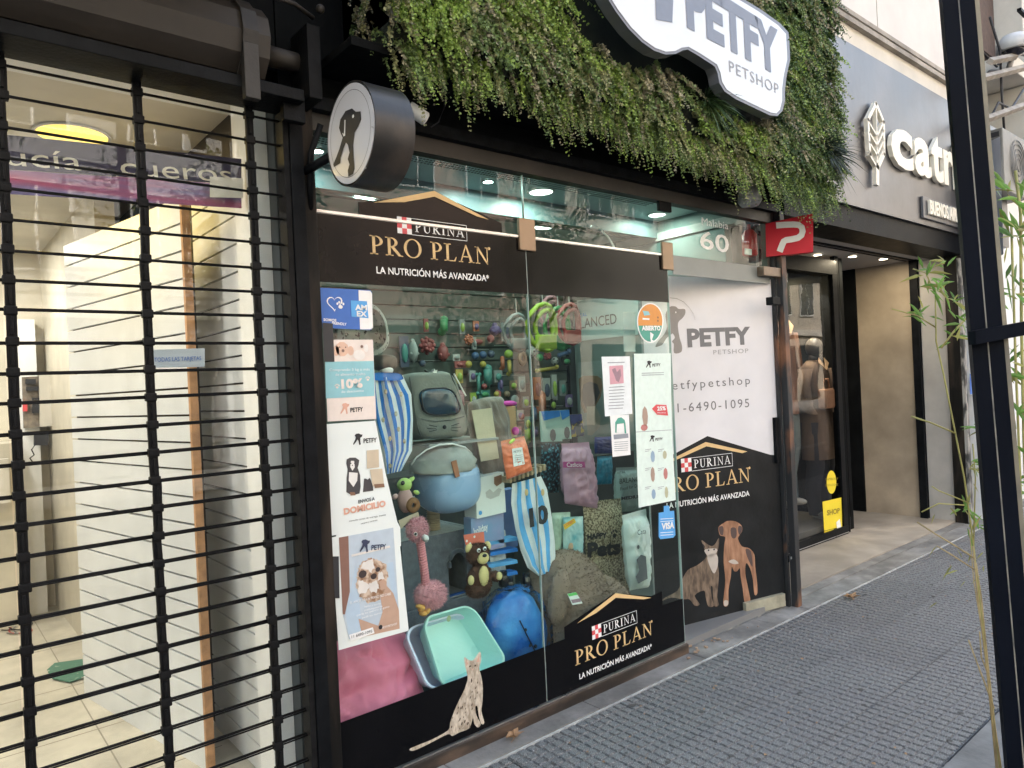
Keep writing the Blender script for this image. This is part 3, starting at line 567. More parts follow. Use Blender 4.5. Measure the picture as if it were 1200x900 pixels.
# papers taped on the left shop's glass
for (pts, lab, c) in (((((176, 410), (240, 408), (240, 430), (176, 431))), 'pale blue printed notice taped inside the empty shop glass', (.58, .64, .70)), ((((246, 207), (285, 209), (285, 232), (246, 231))), 'blank white slip stuck under the banner', (.8, .75, .66))):
    o = quadp(pts, 2.615, .001).build('paper_notice', M('notice_'+str(c[0]), c, .6, .1, 5, .05), label=lab, cat='notice')
text('TODAS LAS TARJETAS', P(181, 424, 2.612), P(236, 422, 2.612), .014, INK('blue', (.05, .15, .5)), bpy.data.objects['paper_notice'], off=.0)
# ---------------- rolling grille
gr = thing('rolling_grille', 'dark rolling grille lowered in front of the empty leather shop', 'grille', (0, 2.47, 0))
bar = MB(); bar.tube([(-2.0, 2.485, .066), (1.065, 2.485, .066)], .0047, 8); bar.tube([(-2.0, 2.475, .062), (1.065, 2.475, .062)], .0028, 6); bar0 = bar.build('bar', shutter_metal, gr, smooth=True)
bz = [.066+.088*k_ for k_ in range(29)]
for k_ in range(1, 29): o = bar0.copy(); COL.objects.link(o); o.name = 'bar'; o.location = (rng.normal(0, .001), rng.normal(0, .002), .088*k_+rng.normal(0, .0022)); o.rotation_euler = (0, rng.normal(0, .0013), 0); o.parent = gr
chx = [x for x in (-1.6, -1.25, -.90, -.545, -.19)]+[.168, .520, .872, 1.0]
chx = [-1.21, -.855, -.50, -.145, .2275, .585, .939]
lk = MB(); lk.box((0, 2.478, .11), (.026, .016, .074), None, .003); lk.box((0, 2.478, .066), (.032, .028, .026), None, .004); lk.box((0, 2.466, .11), (.008, .008, .05), None, .002); lk0 = lk.build('link', shutter_metal, gr); f1 = True
for x in chx:
    for k_ in range(29):
        o = lk0 if f1 else lk0.copy()
        if not f1: COL.objects.link(o); o.parent = gr; o.name = 'link'
        o.location = (x+rng.normal(0, .0012), 0, .088*k_); o.rotation_euler = (0, rng.normal(0, .012), 0); f1 = False
q = MB(); q.bx(1.045, 1.066, 2.445, 2.51, 0, 2.56, .002); q.build('guide_rail', shutter_metal, gr)
q = MB(); q.bx(-2, 1.044, 2.46, 2.50, .0, .035, .003); q.build('bottom_bar', shutter_metal, gr)
# housing of the roller above
hs = thing('shutter_housing', 'dusty brown roller housing above the grille with strap and axle', 'shutter box', (0, 2.4, 2.5))
q = MB(); q.lathe([(.0, 0), (.135, 0), (.135, 2.66), (0, 2.66)], (-1.7, 2.44, 2.74), (1, 0, 0), 12); q.build('roller_cover', box_metal, hs, smooth=False)
q = MB(); q.bx(-2, 1.08, 2.33, 2.50, 2.56, 2.60, .003); q.build('lintel_plate', black_metal, hs)
q = MB(); q.lathe([(.14, 0), (.148, 0), (.148, .05), (.14, .05)], (.865, 2.44, 2.74), (1, 0, 0), 12); q.bx(.865, .915, 2.30, 2.33, 2.52, 2.70, .003); q.build('strap', M('grey_strap', (.03, .027, .025), .6, .3, 9, .2, dirt=.3), hs)
q = MB(); q.tube([(.96, 2.44, 2.74), (1.16, 2.42, 2.73)], .035, 12); q.build('axle', box_metal, hs, smooth=True)
q = MB(); q.bx(1.10, 1.15, 2.33, 2.47, 2.58, 2.84, .004); q.bx(1.02, 1.10, 2.37, 2.40, 2.50, 2.60, .003); q.build('axle_bracket', black_metal, hs)
q = MB(); q.tube([(-2, 2.30, 2.885), (.3, 2.30, 2.885), (1.05, 2.31, 2.88), (1.14, 2.36, 2.88)], .008, 8); [q.ball((x, 2.30, 2.885), .016, n=8) for x in (-.2, .33, .98, 1.14)]; q.build('conduit', box_metal, hs, smooth=True)
# dark wall and slab above the left shop
ub = thing('balcony_slab', 'dark concrete canopy slab over the leather shop grille', 'canopy', (-1, 2.2, 3))
q = MB(); q.bx(-4, .98, 1.72, 2.49, 3.10, 3.26, .01); q.build('slab', M('grimy_soffit', (.14, .135, .125), .8, .2, 3, .3, dirt=.3), ub)
q = MB(); q.bx(-4, .985, 1.66, 1.718, 3.08, 3.9); q.build('parapet', concrete, ub)
lp('upper_wall', black_wall, (-4, 1.055, 2.50, 2.62, 2.72, 4.6))
# ================================================================ round projecting sign
rs = thing('projecting_sign', 'round black double sided sign with a puppy silhouette on a wall bracket', 'sign', (1.2, 2.12, 2.22))
cz = 2.395; rad = .168
q = MB(); q.lathe([(rad-.004, .001), (rad, 0), (rad, .145), (rad-.004, .144), (0, .144)], (1.136, 2.12, cz), (1, 0, 0), 48)
drum_m = M('sign_drum_metal', (.022, .021, .021), .4, .2, 5, .1, col2=(.07, .055, .045), mix=(.5, .75), dirt=.2); q.build('drum', drum_m, rs, smooth='auto')
q = MB(); q.lathe([(0, -.001), (rad-.008, -.001), (rad-.008, .002)], (1.136, 2.12, cz), (1, 0, 0), 48); q.build('face', M('sign_face', (.62, .62, .66), .35, .03, 4, 0, coat=.1), rs)
q = MB(); q.lathe([(rad-.030, -.0016), (rad-.0285, -.0016)], (1.136, 2.12, cz), (1, 0, 0), 48); 
dg = [(820, 520), (850, 508), (868, 524), (890, 522), (893, 560), (880, 590), (862, 622), (855, 680), (858, 740), (862, 790), (855, 815), (833, 828), (830, 800), (838, 770), (830, 745), (838, 715), (831, 680), (822, 668), (812, 690), (796, 740), (795, 765), (765, 783), (762, 770), (775, 740), (790, 700), (806, 645), (798, 628), (789, 600), (795, 560)]
q.poly([PXp(200+x/4, y/4, 1.1335) for x, y in dg]); q.use(1)
e_ = PXp(200+855/4, 545/4, 1.133); q.poly([e_+V3((0, .007*math.cos(a), .006*math.sin(a))) for a in [i*.9 for i in range(7)]])
q.poly([PXp(200+x/4, y/4, 1.133) for x, y in ((815, 562), (819, 562), (818, 635), (810, 640), (805, 625), (808, 622), (812, 632))])
q.build('emblem', [inkk, inkw], rs)
q = MB(); a = V3((1.13, 2.47, 2.36)); q.tube([a, V3((1.17, 2.28, 2.385))], .016, 8); q.tube([V3((1.145, 2.47, 2.22)), V3((1.145, 2.44, 2.42)), V3((1.17, 2.40, 2.52))], .012, 8); q.build('bracket', black_metal, rs, smooth=True)
q = MB(); q.box((1.21, 2.12, cz+rad+.005), (.03, .03, .012)); q.build('cap', black_metal, rs)
q = MB(); [q.ball(PXp(x, y, 1.1335)+V3((-.002, 0, 0)), .003, n=6) for x, y in ((437, 149), (429, 197))]; q.build('screw', alu, rs)
# security camera
sc = thing('security_camera', 'small white bullet camera under the hanging greenery', 'camera', P(485, 135, 2.3))
c = P(487, 134, 2.3); q = MB(); q.lathe([(0, 0), (.024, 0), (.026, .01), (.026, .075), (.02, .08), (0, .078)], c-V3((.03, 0, -.02)), (.8, -.2, -.45), 18); q.build('housing', M('white_plastic', (.62, .63, .64), .35, .05, 4, 0), sc, smooth='auto'); q = MB(); q.tube([c, c+V3((-.03, .19, .05))], .007); q.build('arm', inkw, sc)
q = MB(); q.tube([P(x, y, 2.35) for x, y in ((522, 100), (521, 125), (514, 143), (505, 149))], .003, 6); q.build('cable', inkk, sc)
# glossy patch above: crinkled black film
cr = MB(); 
for i in range(14):
    for j in range(8):
        pts = []
        for (a, b2) in ((0, 0), (1, 0), (1, 1), (0, 1)):
            p_ = P(410+(j+a)*4.2, 48+(i+b2)*3.6, 2.46); pts.append(p_+V3((0, .03*noise.noise(V3(((j+a)*.9, (i+b2)*.9, 3))), 0)))
        cr.add(pts, [(0, 1, 2, 3)])
cr.build('plastic_wrap', M('black_film', (.01, .01, .012), .12, .2, 5, 0, coat=.6), label='crinkled glossy black film on the wall above the round sign', cat='film')
# ================================================================ clothes shop (right)
cs = thing('clothes_shop', 'clothes shop with dark metal fascia and recessed entrance', 'shop', (6.5, 3.2, 0))
cp = lambda name, mat, *q, **k: part(name, mat, *q, parent=cs, **k)
cp('entrance_floor', stone_floor, (4.45, 9.0, 2.603, 3.9, -.02, .018))
cp('fascia', sign_metal, (4.45, 9.0, 2.40, 2.60, 2.75, 3.97), label='dark brushed metal sign fascia')
cp('beam', black_metal, (4.45, 7.9, 2.43, 2.72, 2.58, 2.748)); 
cp('ceiling', M('grey_soffit', (.42, .40, .39), .7, .06, 3, .05), (4.45, 7.75, 2.722, 3.9, 2.60, 2.66), (4.45, 7.75, 2.722, 2.80, 2.585, 2.599))
cp('soffit_track', black_metal, (4.6, 7.7, 2.86, 2.89, 2.588, 2.599)); cp('soffit_track', black_metal, (4.6, 7.7, 2.93, 2.945, 2.592, 2.599))
for (x, y) in ((1001, 300), (1037, 303), (960, 298)): clight(x-2, y, 2.598, .035, (1, .85, .6), 5, .9, cs, 'downlight')
cp('door_jamb', black_wall, (7.72, 7.90, 3.461, 3.70, .018, 2.6)); cp('stucco_panel', marble, (7.74, 7.90, 2.92, 3.46, .018, 2.6), label='tan brushed stucco side wall'); cp('steel_column', black_metal, (7.70, 7.80, 2.845, 2.915, .018, 2.6)); 
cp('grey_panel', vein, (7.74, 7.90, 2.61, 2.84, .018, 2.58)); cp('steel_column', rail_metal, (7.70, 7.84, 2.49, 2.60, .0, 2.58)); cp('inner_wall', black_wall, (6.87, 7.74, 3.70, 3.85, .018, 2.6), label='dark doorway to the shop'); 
cp('column_chip', M('chipped_white_paint', (.5, .48, .45), .8, .3, 12, .4, col2=(.05, .05, .05), mix=(.45, .55), aniso=(1, 1, .4)), (7.70, 7.76, 2.46, 2.488, .0, 2.55))
# display window of the clothes shop
Yv = 3.15
vw = V3((5.0, Yv, 0))
cp('vitrine_frame', black_metal, (4.6, 6.62, Yv-.02, Yv+.03, .02, .095), (4.6, 6.62, Yv-.02, Yv+.03, 2.42, 2.55), (6.54, 6.62, Yv-.018, Yv+.028, .096, 2.419))
cp('vitrine_frame_lip', alu, (4.6, 6.62, Yv-.022, Yv-.0205, .030, .036))
pane(4.6, 6.54, .095, 2.42, Yv, cs, glass_r); cp('side_wall', shop_dark, (4.56, 4.60, 2.72, 4.6, 0.018, 2.6)); cp('vitrine_floor', M('dark_plinth', (.10, .10, .10), .5, .2, 4, .1), (4.6, 6.79, Yv+.041, 4.2, .018, .14)); cp('vitrine_back', shop_dark, (4.6, 6.86, 4.2, 4.28, .018, 2.6)); cp('vitrine_side', black_wall, (6.80, 6.86, Yv+.041, 4.2, .018, 2.6), (6.621, 6.70, Yv, Yv+.04, .018, 2.6))
cp('inner_light_panel', M('pale_inner_wall', (.45, .46, .44), .6, .05), (6.2, 6.7, 4.17, 4.199, 1.7, 2.45))
clight(913, 322, 2.50, .03, (1, .80, .45), 9, 3, cs, 'spot_and_fill_light')
for lx in (6.10, 6.60):  # hidden spots added to light up the mannequins
    q = MB(); q.lathe([(0, 0), (.035, 0), (.035, .06), (0, .06)], (lx, 3.30, 2.50), n=14); sp_ = q.build('spot_and_fill_light', black_metal, cs)
    d = MB(); d.poly([(lx+.028*math.cos(-a*.785), 3.30+.028*math.sin(-a*.785), 2.4985) for a in range(8)]); d.build('diffuser', EM('glow_added_spot', (1, .86, .6), 4), sp_)
    l = bpy.data.lights.new('lamp', 'SPOT'); l.energy = 9; l.spot_size = 1.5; l.color = (1, .9, .75); l.shadow_soft_size = .03; lo = bpy.data.objects.new('lamp', l); COL.objects.link(lo); lo.location = (lx, 3.30, 2.49); lo.rotation_euler = (.30, 0, 0)
# catrina style fascia: leaf emblem and raised lettering
lt = M('sign_letter_ivory', (.80, .75, .64), .4, .04, 4, 0)
Yl = 2.355
def seg(mb, pts, wd, Y, d, close=False):
    pts = [V3(p) for p in pts]; n = len(pts)
    for i in range(n if close else n-1):
        a, c2 = pts[i], pts[(i+1) % n]; dr = (c2-a).normalized(); s_ = dr.cross(V3((0, 1, 0)))*wd/2; e = dr*wd*.35
        mb.prism([a-s_-e, c2-s_+e, c2+s_+e, a+s_-e], (0, d, 0))
def fz(x, y): return P(850+x/3.43, y/3.43, Yl)
lf = MB(); ol = [fz(x, y) for x, y in ((607, 415), (638, 490), (640, 620), (615, 675), (583, 620), (575, 480))]; seg(lf, ol, .030, Yl, .03, True); seg(lf, [fz(613, 672), fz(613, 735)], .05, Yl+.001, .029); seg(lf, [fz(608, 430), fz(612, 672)], .014, Yl+.002, .028)
for k_ in range(4): y_ = 545+k_*38-6; seg(lf, [fz(580, y_-45), fz(611, y_+8), fz(638, y_-52)], .015, Yl+.003, .027)
lf.build('emblem', lt, cs, label='raised leaf emblem')
xs_ = [(655, 747), (750, 815), (820, 870), (868, 905), (910, 925)]
cat_pts = P(850+662/3.43, 690/3.43, Yl+.04); endp = P(1128+10, 234, Yl+.04)
# word fitted between two points on the fascia; each letter raised
cu_w = [('c', 1041, 1066), ('a', 1068, 1087), ('t', 1088, 1101), ('r', 1102, 1114), ('i', 1116, 1122), ('n', 1126, 1146), ('a', 1149, 1168)]
za = P(1044, 207, Yl+.04).z+.105
for ch, x0, x1 in cu_w:
    a = P(x0, 210, Yl+.04); c2 = P(x1, 210, Yl+.04); a.z = za; c2.z = za
    text(ch, a, c2, .42, lt, cs, 'letter', ext=.035, bold=.035, off=.035)
q = MB(); A0 = P(1078, 233, Yl+.045); A1 = P(1152, 264, Yl+.045); q.bx(A0.x, 8.7, 2.375, 2.398, A0.z-.165, A0.z+.02, .004); q.build('plate', M('dark_plate', (.14, .14, .15), .4, .1, 5, 0, metal=.5), cs)
text('BUENOS AIRES', (A0.x+.08, 2.37, A0.z-.125), (P(1124, 270, 2.37).x, 2.37, A0.z-.125), .115, lt, cs, ext=.02, bold=.03, off=.02)
# white wall above with ledges
cp('ledge', cream_wall, (4.45, 7.75, 2.42, 2.62, 3.972, 4.12)); cp('ledge_moulding', M('grimy_moulding', (.40, .36, .31), .8, .25, 6, .2, dirt=.4), (4.45, 7.75, 2.38, 2.62, 4.122, 4.16), (4.45, 7.75, 2.40, 2.62, 4.20, 4.235)); cp('ledge_strip', cream_wall, (4.45, 7.75, 2.43, 2.62, 4.162, 4.198))
cp('upper_wall', M('off_white_wall', (.66, .63, .60), .75, .05, 2, .08, dirt=.10), (4.45, 7.55, 2.44, 2.62, 4.237, 7.0)); cp('wall_joint', MATS['grimy_moulding'], (6.05, 6.056, 2.437, 2.4395, 4.24, 7.0))  # off-white plaster, one base colour with faint dirt
cp('pilaster', cream_wall, (7.56, 7.72, 2.40, 2.62, 4.237, 7.0)); cp('downpipe', MATS['grimy_moulding'], (7.74, 7.80, 2.36, 2.43, 3.98, 7.0)); cp('pipe_clamp', black_metal, (7.45, 8.1, 2.30, 2.36, 4.18, 4.27))
# sign P
ps = thing('red_sign', 'red square projecting sign with a white letter P over the post', 'sign', (4.39, 2.38, 2.28))
a = P(897, 262, 2.5); b_ = P(953, 250, 2.27); c3 = P(953, 295, 2.27); nq = (b_-a).cross(c3-a).normalized(); d3 = PP(898, 301, a, nq)
q = MB(); q.prism([a, b_, c3, d3], (.05, .03, 0)); 
red_m = M('red_sign_acrylic', (.50, .012, .03), .4, .08, 4, 0, spec=.2); q.build('panel', red_m, ps)
n_ = (b_-a).cross(d3-a).normalized(); n_ = n_ if n_.x < 0 else -n_
pz_ = [(752, 408), (795, 400), (860, 395), (893, 397), (915, 412), (923, 440), (918, 480), (900, 505), (870, 518), (808, 528), (800, 545), (790, 572), (748, 576), (768, 520), (775, 500), (800, 490), (850, 482), (872, 470), (880, 452), (872, 437), (850, 434), (800, 440), (765, 446), (752, 432)]
q = MB(); cl = [(748, 421), (800, 417), (850, 415), (880, 418), (898, 432), (903, 455), (896, 478), (875, 494), (840, 502), (805, 507), (793, 514), (785, 530), (768, 575)]; lo_, hi_ = [], []
for i, (x, y) in enumerate(cl):
    ax_, ay_ = cl[max(0, i-1)]; bx_, by_ = cl[min(len(cl)-1, i+1)]; l_ = math.hypot(bx_-ax_, by_-ay_); ux, uy = -(by_-ay_)/l_*18, (bx_-ax_)/l_*18; lo_.append((x+ux, y+uy)); hi_.append((x-ux, y-uy))
for i in range(len(cl)-1): q.poly([PP(760+x/5, 180+y/5, a+n_*.004, n_) for x, y in (lo_[i], lo_[i+1], hi_[i+1], hi_[i])])
q.f = [f for f in q.f]; q.build('letter', M('sign_letter_white', (.72, .72, .72), .4, .03), ps)
q = MB(); q.tube([V3((4.41, 2.5, 2.40)), V3((4.49, 2.36, 2.40))], .01); q.build('bracket', black_metal, ps)
# fire extinguisher sticker + bracket inside the transom
fx = MB(); fx.lathe([(0, 0), (.045, 0), (.05, .01), (.05, .14), (.03, .17), (.012, .18), (.012, .21), (0, .21)], P(879, 300, 2.62), n=18); 
o = fx.build('fire_extinguisher', M('red_cylinder', (.5, .03, .03), .35, .1), label='small red fire extinguisher standing on the ledge behind the door transom', cat='extinguisher', smooth='auto')
q = MB(); c = P(879, 300, 2.57); q.prism([P(x, y, 2.565) for x, y in ((873, 291), (881, 292), (881, 299), (873, 298))], (0, .002, 0)); q.build('tag', inkw, o)
q = MB(); q.tube([P(x, y, 2.6) for x, y in ((879, 281), (884, 277), (885, 290))], .006, 6); q.build('hose', inkk, o)
# ================================================================ goods in the window
def PQ(pts, Y): return [P(x, y, Y) for x, y in pts]
def rrect(n=6, r=.25):                     # rounded unit square outline, u,v in 0..1
    o = []
    for (cx, cy, a) in ((1-r, 1-r, 0), (r, 1-r, 90), (r, r, 180), (1-r, r, 270)):
        for i in range(n+1): t = math.radians(a+90*i/n); o.append((cx+r*math.cos(t), cy+r*math.sin(t)))
    return o
def rings(mb, C, prof, r=.25, n=6, close=True, cap0=False):
    """C = four corners TL TR BR BL; prof = [(inset 0..1, depth m)] along the normal away from the viewer"""
    TL, TR, BR, BL = [V3(c) for c in C]; N = (TR-TL).cross(BL-TL).normalized(); N = N if N.y > 0 else -N
    ol = rrect(n, r); k = len(ol); vs = []; fs = []
    for (ins, d) in prof:
        for (u, v) in ol:
            u2 = .5+(u-.5)*(1-ins); v2 = .5+(v-.5)*(1-ins); t = TL.lerp(TR, u2); b_ = BL.lerp(BR, u2); vs.append(b_.lerp(t, v2)+N*d)
    for i in range(len(prof)-1):
        for j in range(k): fs.append((i*k+j, i*k+(j+1) % k, (i+1)*k+(j+1) % k, (i+1)*k+j))
    if cap0: fs.append(tuple(range(k-1, -1, -1)))
    if close: fs.append(tuple(range(k-1, -1, -1)) if False else tuple((len(prof)-1)*k+j for j in range(k)))
    return mb.add(vs, fs)
def cloth(mb, rows, nst, Y, amp=.012, seed=0, segs=5, wav=3.):
    """striped cloth: rows = [(xl,yl,xr,yr)] from top to bottom in pixels, stripes run down it"""
    n = nst*segs; R_ = []; rr = []
    for i in range(len(rows)-1):
        for k in range(4): rr.append(tuple(rows[i][q]+(rows[i+1][q]-rows[i][q])*k/4 for q in range(4)))
    rr.append(rows[-1]); vs = []
    for i, (xl, yl, xr, yr) in enumerate(rr):
        for j in range(n+1):
            u = j/n; uu_ = u+.035*math.sin(i*.45+seed+u*4); uu_ = min(1, max(0, uu_)) if 0 < j < n else u
            vs.append(P(xl+(xr-xl)*uu_, yl+(yr-yl)*uu_, Y+amp*math.sin(u*wav*6.28+seed+i*.12)+.03*abs(u-.5)))
    b0 = len(mb.v); mb.v.extend(tuple(v) for v in vs)
    for i in range(len(rr)-1):
        for j in range(n): mb.f.append((b0+i*(n+1)+j, b0+i*(n+1)+j+1, b0+(i+1)*(n+1)+j+1, b0+(i+1)*(n+1)+j)); mb.fm.append((j//segs) % 2)
    return mb
def disc(mb, c, r, U=(1, 0, 0), W=(0, 0, 1), n=10, e=1.): U = V3(U); W = V3(W); return mb.poly([c+U*(r*math.cos(2*math.pi*i/n))+W*(r*e*math.sin(2*math.pi*i/n)) for i in range(n)])
def pq(pts, Y, nm, mt, par=None, d=.0, **k):
    b = MB(); b.prism(PQ(pts, Y), (0, d, 0)) if d else b.poly(PQ(pts, Y)); return b.build(nm, mt, par, **k)
def T_(body, x0, y0, x1, y1, h, Y, mt, par, **k):
    s_ = mpp(Y, x0, y0); return text(body, P(x0, y0, Y), P(x1, y1, Y), h*s_, mt, par, **k)
# ---------------- papers taped to the glass (inner face)
YG = 2.4940
ink_b = INK('blue', (.02, .10, .50)); ink_lb = INK('light_blue', (.10, .38, .78)); ink_t = INK('teal', (.28, .56, .62)); ink_o = INK('orange', (.72, .30, .07)); ink_sal = INK('salmon', (.72, .40, .30)); ink_br = INK('brown', (.24, .13, .08)); ink_tan = INK('tan', (.52, .36, .24)); ink_g = INK('green', (.08, .35, .27)); ink_pk = INK('pinkish', (.68, .36, .42))
def paw(mb, c, r, U=V3((1, 0, 0)), W=V3((0, 0, 1))):
    disc(mb, c-W*r*.3, r*.55, U, W, 9, .8)
    for a in (-60, -20, 20, 60): q = math.radians(a); disc(mb, c+U*r*.85*math.sin(q)+W*r*.75*math.cos(q), r*.24, U, W, 7, 1.3)
# card sticker
st = pq([(373, 337), (434, 340), (436, 343), (437, 384), (434, 387), (378, 384)], YG, 'card_sticker', ink_b, d=.001, label='blue and white payment card sticker at the top corner of the glass', cat='sticker')
pq([(420, 340), (434, 341), (436, 344), (437, 384), (434, 386), (422, 386)], YG-.0008, 'white_part', inkw, st); pq([(411, 352), (430, 353), (432, 373), (412, 371)], YG-.0016, 'square', ink_lb, st)
T_('AM', 416, 363, 430, 363.5, 6, YG-.0024, inkw, st, bold=.04); T_('EX', 418, 370.5, 430, 371, 6, YG-.0024, inkw, st, bold=.04); T_('SOMOS', 379, 376, 394, 377, 3, YG-.001, inkw, st, bold=.03); T_('FRIENDLY', 389, 380, 406, 381.5, 3, YG-.001, inkw, st, bold=.03)
b = MB(); hp_ = []
for i in range(24): t = 2*math.pi*i/24; hp_.append((392+.70*(16*math.sin(t)**3)*.83, 355-.60*(13*math.cos(t)-5*math.cos(2*t)-2*math.cos(3*t)-math.cos(4*t))))
for i in range(24):
    if i in (8, 9): continue
    a, c2 = hp_[i], hp_[(i+1) % 24]; f_ = lambda p, k: P(392+(p[0]-392)*k, 355+(p[1]-355)*k, YG-.0012); b.poly([f_(a, 1), f_(c2, 1), f_(c2, .84), f_(a, .84)])
paw(b, P(399, 358, YG-.002), .017); b.build('emblem', inkw, st)
# black tape strips
for (pts) in (((378, 378), (390, 379), (392, 424), (380, 424)), ((388, 652), (397, 652), (398, 701), (390, 701))): pq(pts, YG-.003, 'tape_strip', M('black_tape', (.03, .03, .035), .5, .2, 8, .05), label=('dark tape strip behind the dog coupon' if pts[0][1] < 500 else 'dark tape strip on the left edge of the puppy poster'), cat='tape', d=.0006)
# coupon
cp_ = pq([(391, 398), (437, 398), (441, 491), (384, 494), (381, 424), (391, 424)], YG+.0, 'discount_poster', INK('coupon', (.82, .72, .66)), d=.001, label='cream and blue discount poster with two cartoon dogs, 10% off', cat='poster')
pq([(381, 424), (438, 423), (439, 464), (382, 467)], YG-.001, 'blue_panel', ink_t, cp_)
T_('Comprando 3 kg o más', 386, 435, 433, 434, 3, YG-.002, inkw, cp_); T_('de alimento suelto', 393, 440.5, 428, 439.5, 3, YG-.002, inkw, cp_); T_('10%', 400, 455, 425, 453.5, 10, YG-.002, INK('coupon', (.8, .7, .6)), cp_, bold=.05); T_('de descuento', 400, 460.5, 426, 459, 2.8, YG-.002, inkw, cp_)
b = MB()
for (x, y) in ((395, 453), (431, 444)): paw(b, P(x, y, YG-.002), .010)
b.build('paw_print', INK('coupon', (.8, .7, .6)), cp_)
b = MB(); 
for (x, y, r, e) in ((401, 409, .028, 1), (394, 411, .013, 1.5), (411, 411, .013, 1.4)): disc(b, P(x, y, YG-.0015), r, e=e)
b.use(1); [disc(b, P(x, y, YG-.0015-.0004), r, e=e) for (x, y, r, e) in ((421, 416, .026, .8), (429, 408, .010, 1.6))]; b.use(2); [disc(b, P(x, y, YG-.0028), r) for (x, y, r) in ((398, 407, .003), (405, 407, .003), (402, 411, .006), (424, 406, .006))]
b.build('picture', [INK('peach', (.75, .50, .38)), INK('pale_dog', (.85, .80, .76)), INK('brown_line', (.25, .15, .12))], cp_)
def mini_logo(x, y, s, Y, mt, par, words=True, tcol=None):
    b = MB(); o_ = [(0, -10), (5, -11), (9, -9), (12, -9), (11, -5), (8, -3), (8, 3), (9, 9), (6, 10), (5, 3), (3, 0), (0, 5), (-4, 10), (-5, 8), (-1, 0), (0, -4), (-2, -7)]
    b.poly([P(x+a*s, y+c_*s, Y) for a, c_ in o_]); b.build('emblem', mt, par)
    if words: T_('PETFY', x+14*s, y+6.5*s, x+38*s, y+4.5*s, 8*s, Y, tcol or mt, par, bold=.03, off=0)
mini_logo(402, 479, .62, YG-.0015, ink_sal, cp_, tcol=inkk)
# delivery poster
dl = pq([(383, 497), (440, 493), (452, 555), (466, 613), (388, 628)], YG+.0, 'delivery_poster', paper, d=.001, label='tall pale home delivery poster with a big dog, a cat and two food bags', cat='poster')
mini_logo(417, 515, .65, YG-.0015, inkk, dl)
b = MB(); bd = lambda pts: b.poly([P(360+x/6, 470+y/6, YG-.0015-.0004*b.m) for x, y in pts])
bd([(278, 410), (300, 398), (340, 398), (366, 415), (362, 445), (355, 470), (372, 520), (376, 600), (368, 650), (320, 662), (300, 655), (275, 640), (278, 540), (285, 480), (275, 440)])
bd([(400, 545), (412, 545), (425, 552), (440, 540), (450, 560), (462, 600), (465, 630), (392, 640), (395, 610)])
b.use(1); bd([(295, 500), (355, 505), (352, 560), (325, 605), (292, 560)]); bd([(308, 420), (330, 420), (335, 465), (318, 490), (302, 462)])
b.use(2); bd([(418, 348), (502, 340), (506, 465), (420, 475)]); bd([(440, 482), (528, 475), (540, 590), (462, 600)]); b.use(3); bd([(470, 585), (540, 580), (545, 605), (475, 612)]); bd([(300, 640), (335, 640), (340, 662), (305, 665)])
b.build('picture', [INK('dog_black', (.06, .055, .06)), INK('chest_white', (.8, .78, .75)), INK('kraft', (.60, .50, .37)), ink_br], dl)
b = MB(); [disc(b, P(360+x/6, 470+y/6, YG-.0034), .0022) for (x, y) in ((308, 438), (333, 438), (318, 452))]; b.build('eyes', inkk, dl)
T_('ENVIOS A', 420, 590, 439, 586, 4, YG-.0015, inkk, dl, bold=.02); T_('DOMICILIO', 403, 603, 452, 593, 7, YG-.0015, ink_sal, dl, bold=.05)
T_('consulte zonas de entrega, monto', 409, 611.5, 452, 604, 2, YG-.0015, inkk, dl); T_('mínimo y horarios', 423, 614.5, 442, 610, 2, YG-.0015, inkk, dl)
pq([(394, 626.5), (466, 612), (469, 618), (470, 640), (392, 652)], YG+.0012, 'poster_tail', paper, dl)
# puppy poster
pp = pq([(388, 630), (466, 613.5), (479, 739), (397, 762), (393, 701), (390, 655)], YG-.0005, 'puppy_poster', paper, d=.0008, label='poster with a photo of a fluffy white and brown puppy being hugged', cat='poster')
ph = lambda pts, lv: [P(370+x/6, 600+y/6, YG-.0013-.0005*lv) for x, y in pts]
b = MB(); b.poly(ph([(163, 180), (545, 110), (592, 820), (235, 895), (190, 720)], 0)); b.use(1); b.poly(ph([(163, 180), (230, 168), (240, 560), (205, 720), (190, 720)], 1)); b.use(2); b.poly(ph([(280, 380), (210, 720), (235, 895), (330, 878), (300, 560)], 1)); b.poly(ph([(500, 360), (545, 350), (575, 600), (560, 660), (520, 500)], 1))
b.use(3); b.poly(ph([(450, 560), (500, 520), (545, 570), (585, 690), (590, 820), (330, 878), (300, 750), (440, 800), (470, 700)], 2))
fz_o = lambda pts, k, a: [(p[0]+(q[0]-p[0])*t/k+random.uniform(-a, a), p[1]+(q[1]-p[1])*t/k+random.uniform(-a, a)) for p, q in zip(pts, pts[1:]+pts[:1]) for t in range(k)]
b.use(4); b.poly(ph(fz_o([(300, 400), (330, 350), (380, 322), (430, 335), (490, 370), (512, 440), (500, 500), (480, 560), (450, 620), (370, 640), (310, 600), (285, 530), (285, 460)], 5, 7), 3)); b.use(5); b.poly(ph(fz_o([(330, 350), (400, 335), (415, 380), (392, 430), (370, 410), (320, 400)], 4, 6), 4)); b.poly(ph(fz_o([(300, 480), (350, 490), (380, 520), (350, 570), (300, 580)], 4, 7), 4)); b.poly(ph(fz_o([(440, 430), (470, 420), (485, 470), (440, 480)], 4, 6), 4)); b.poly(ph(fz_o([(380, 500), (430, 480), (445, 520), (420, 570), (380, 560)], 4, 7), 4)); b.poly(ph([(250, 300), (520, 235), (525, 250), (252, 316)], 4))
b.use(6); 
for (x, y, r) in ((330, 437, 32), (437, 404, 20), (408, 452, 25)): c = P(370+x/6, 600+y/6, YG-.0042); disc(b, c, r/6*mpp(YG, 430, 680), e=.85)
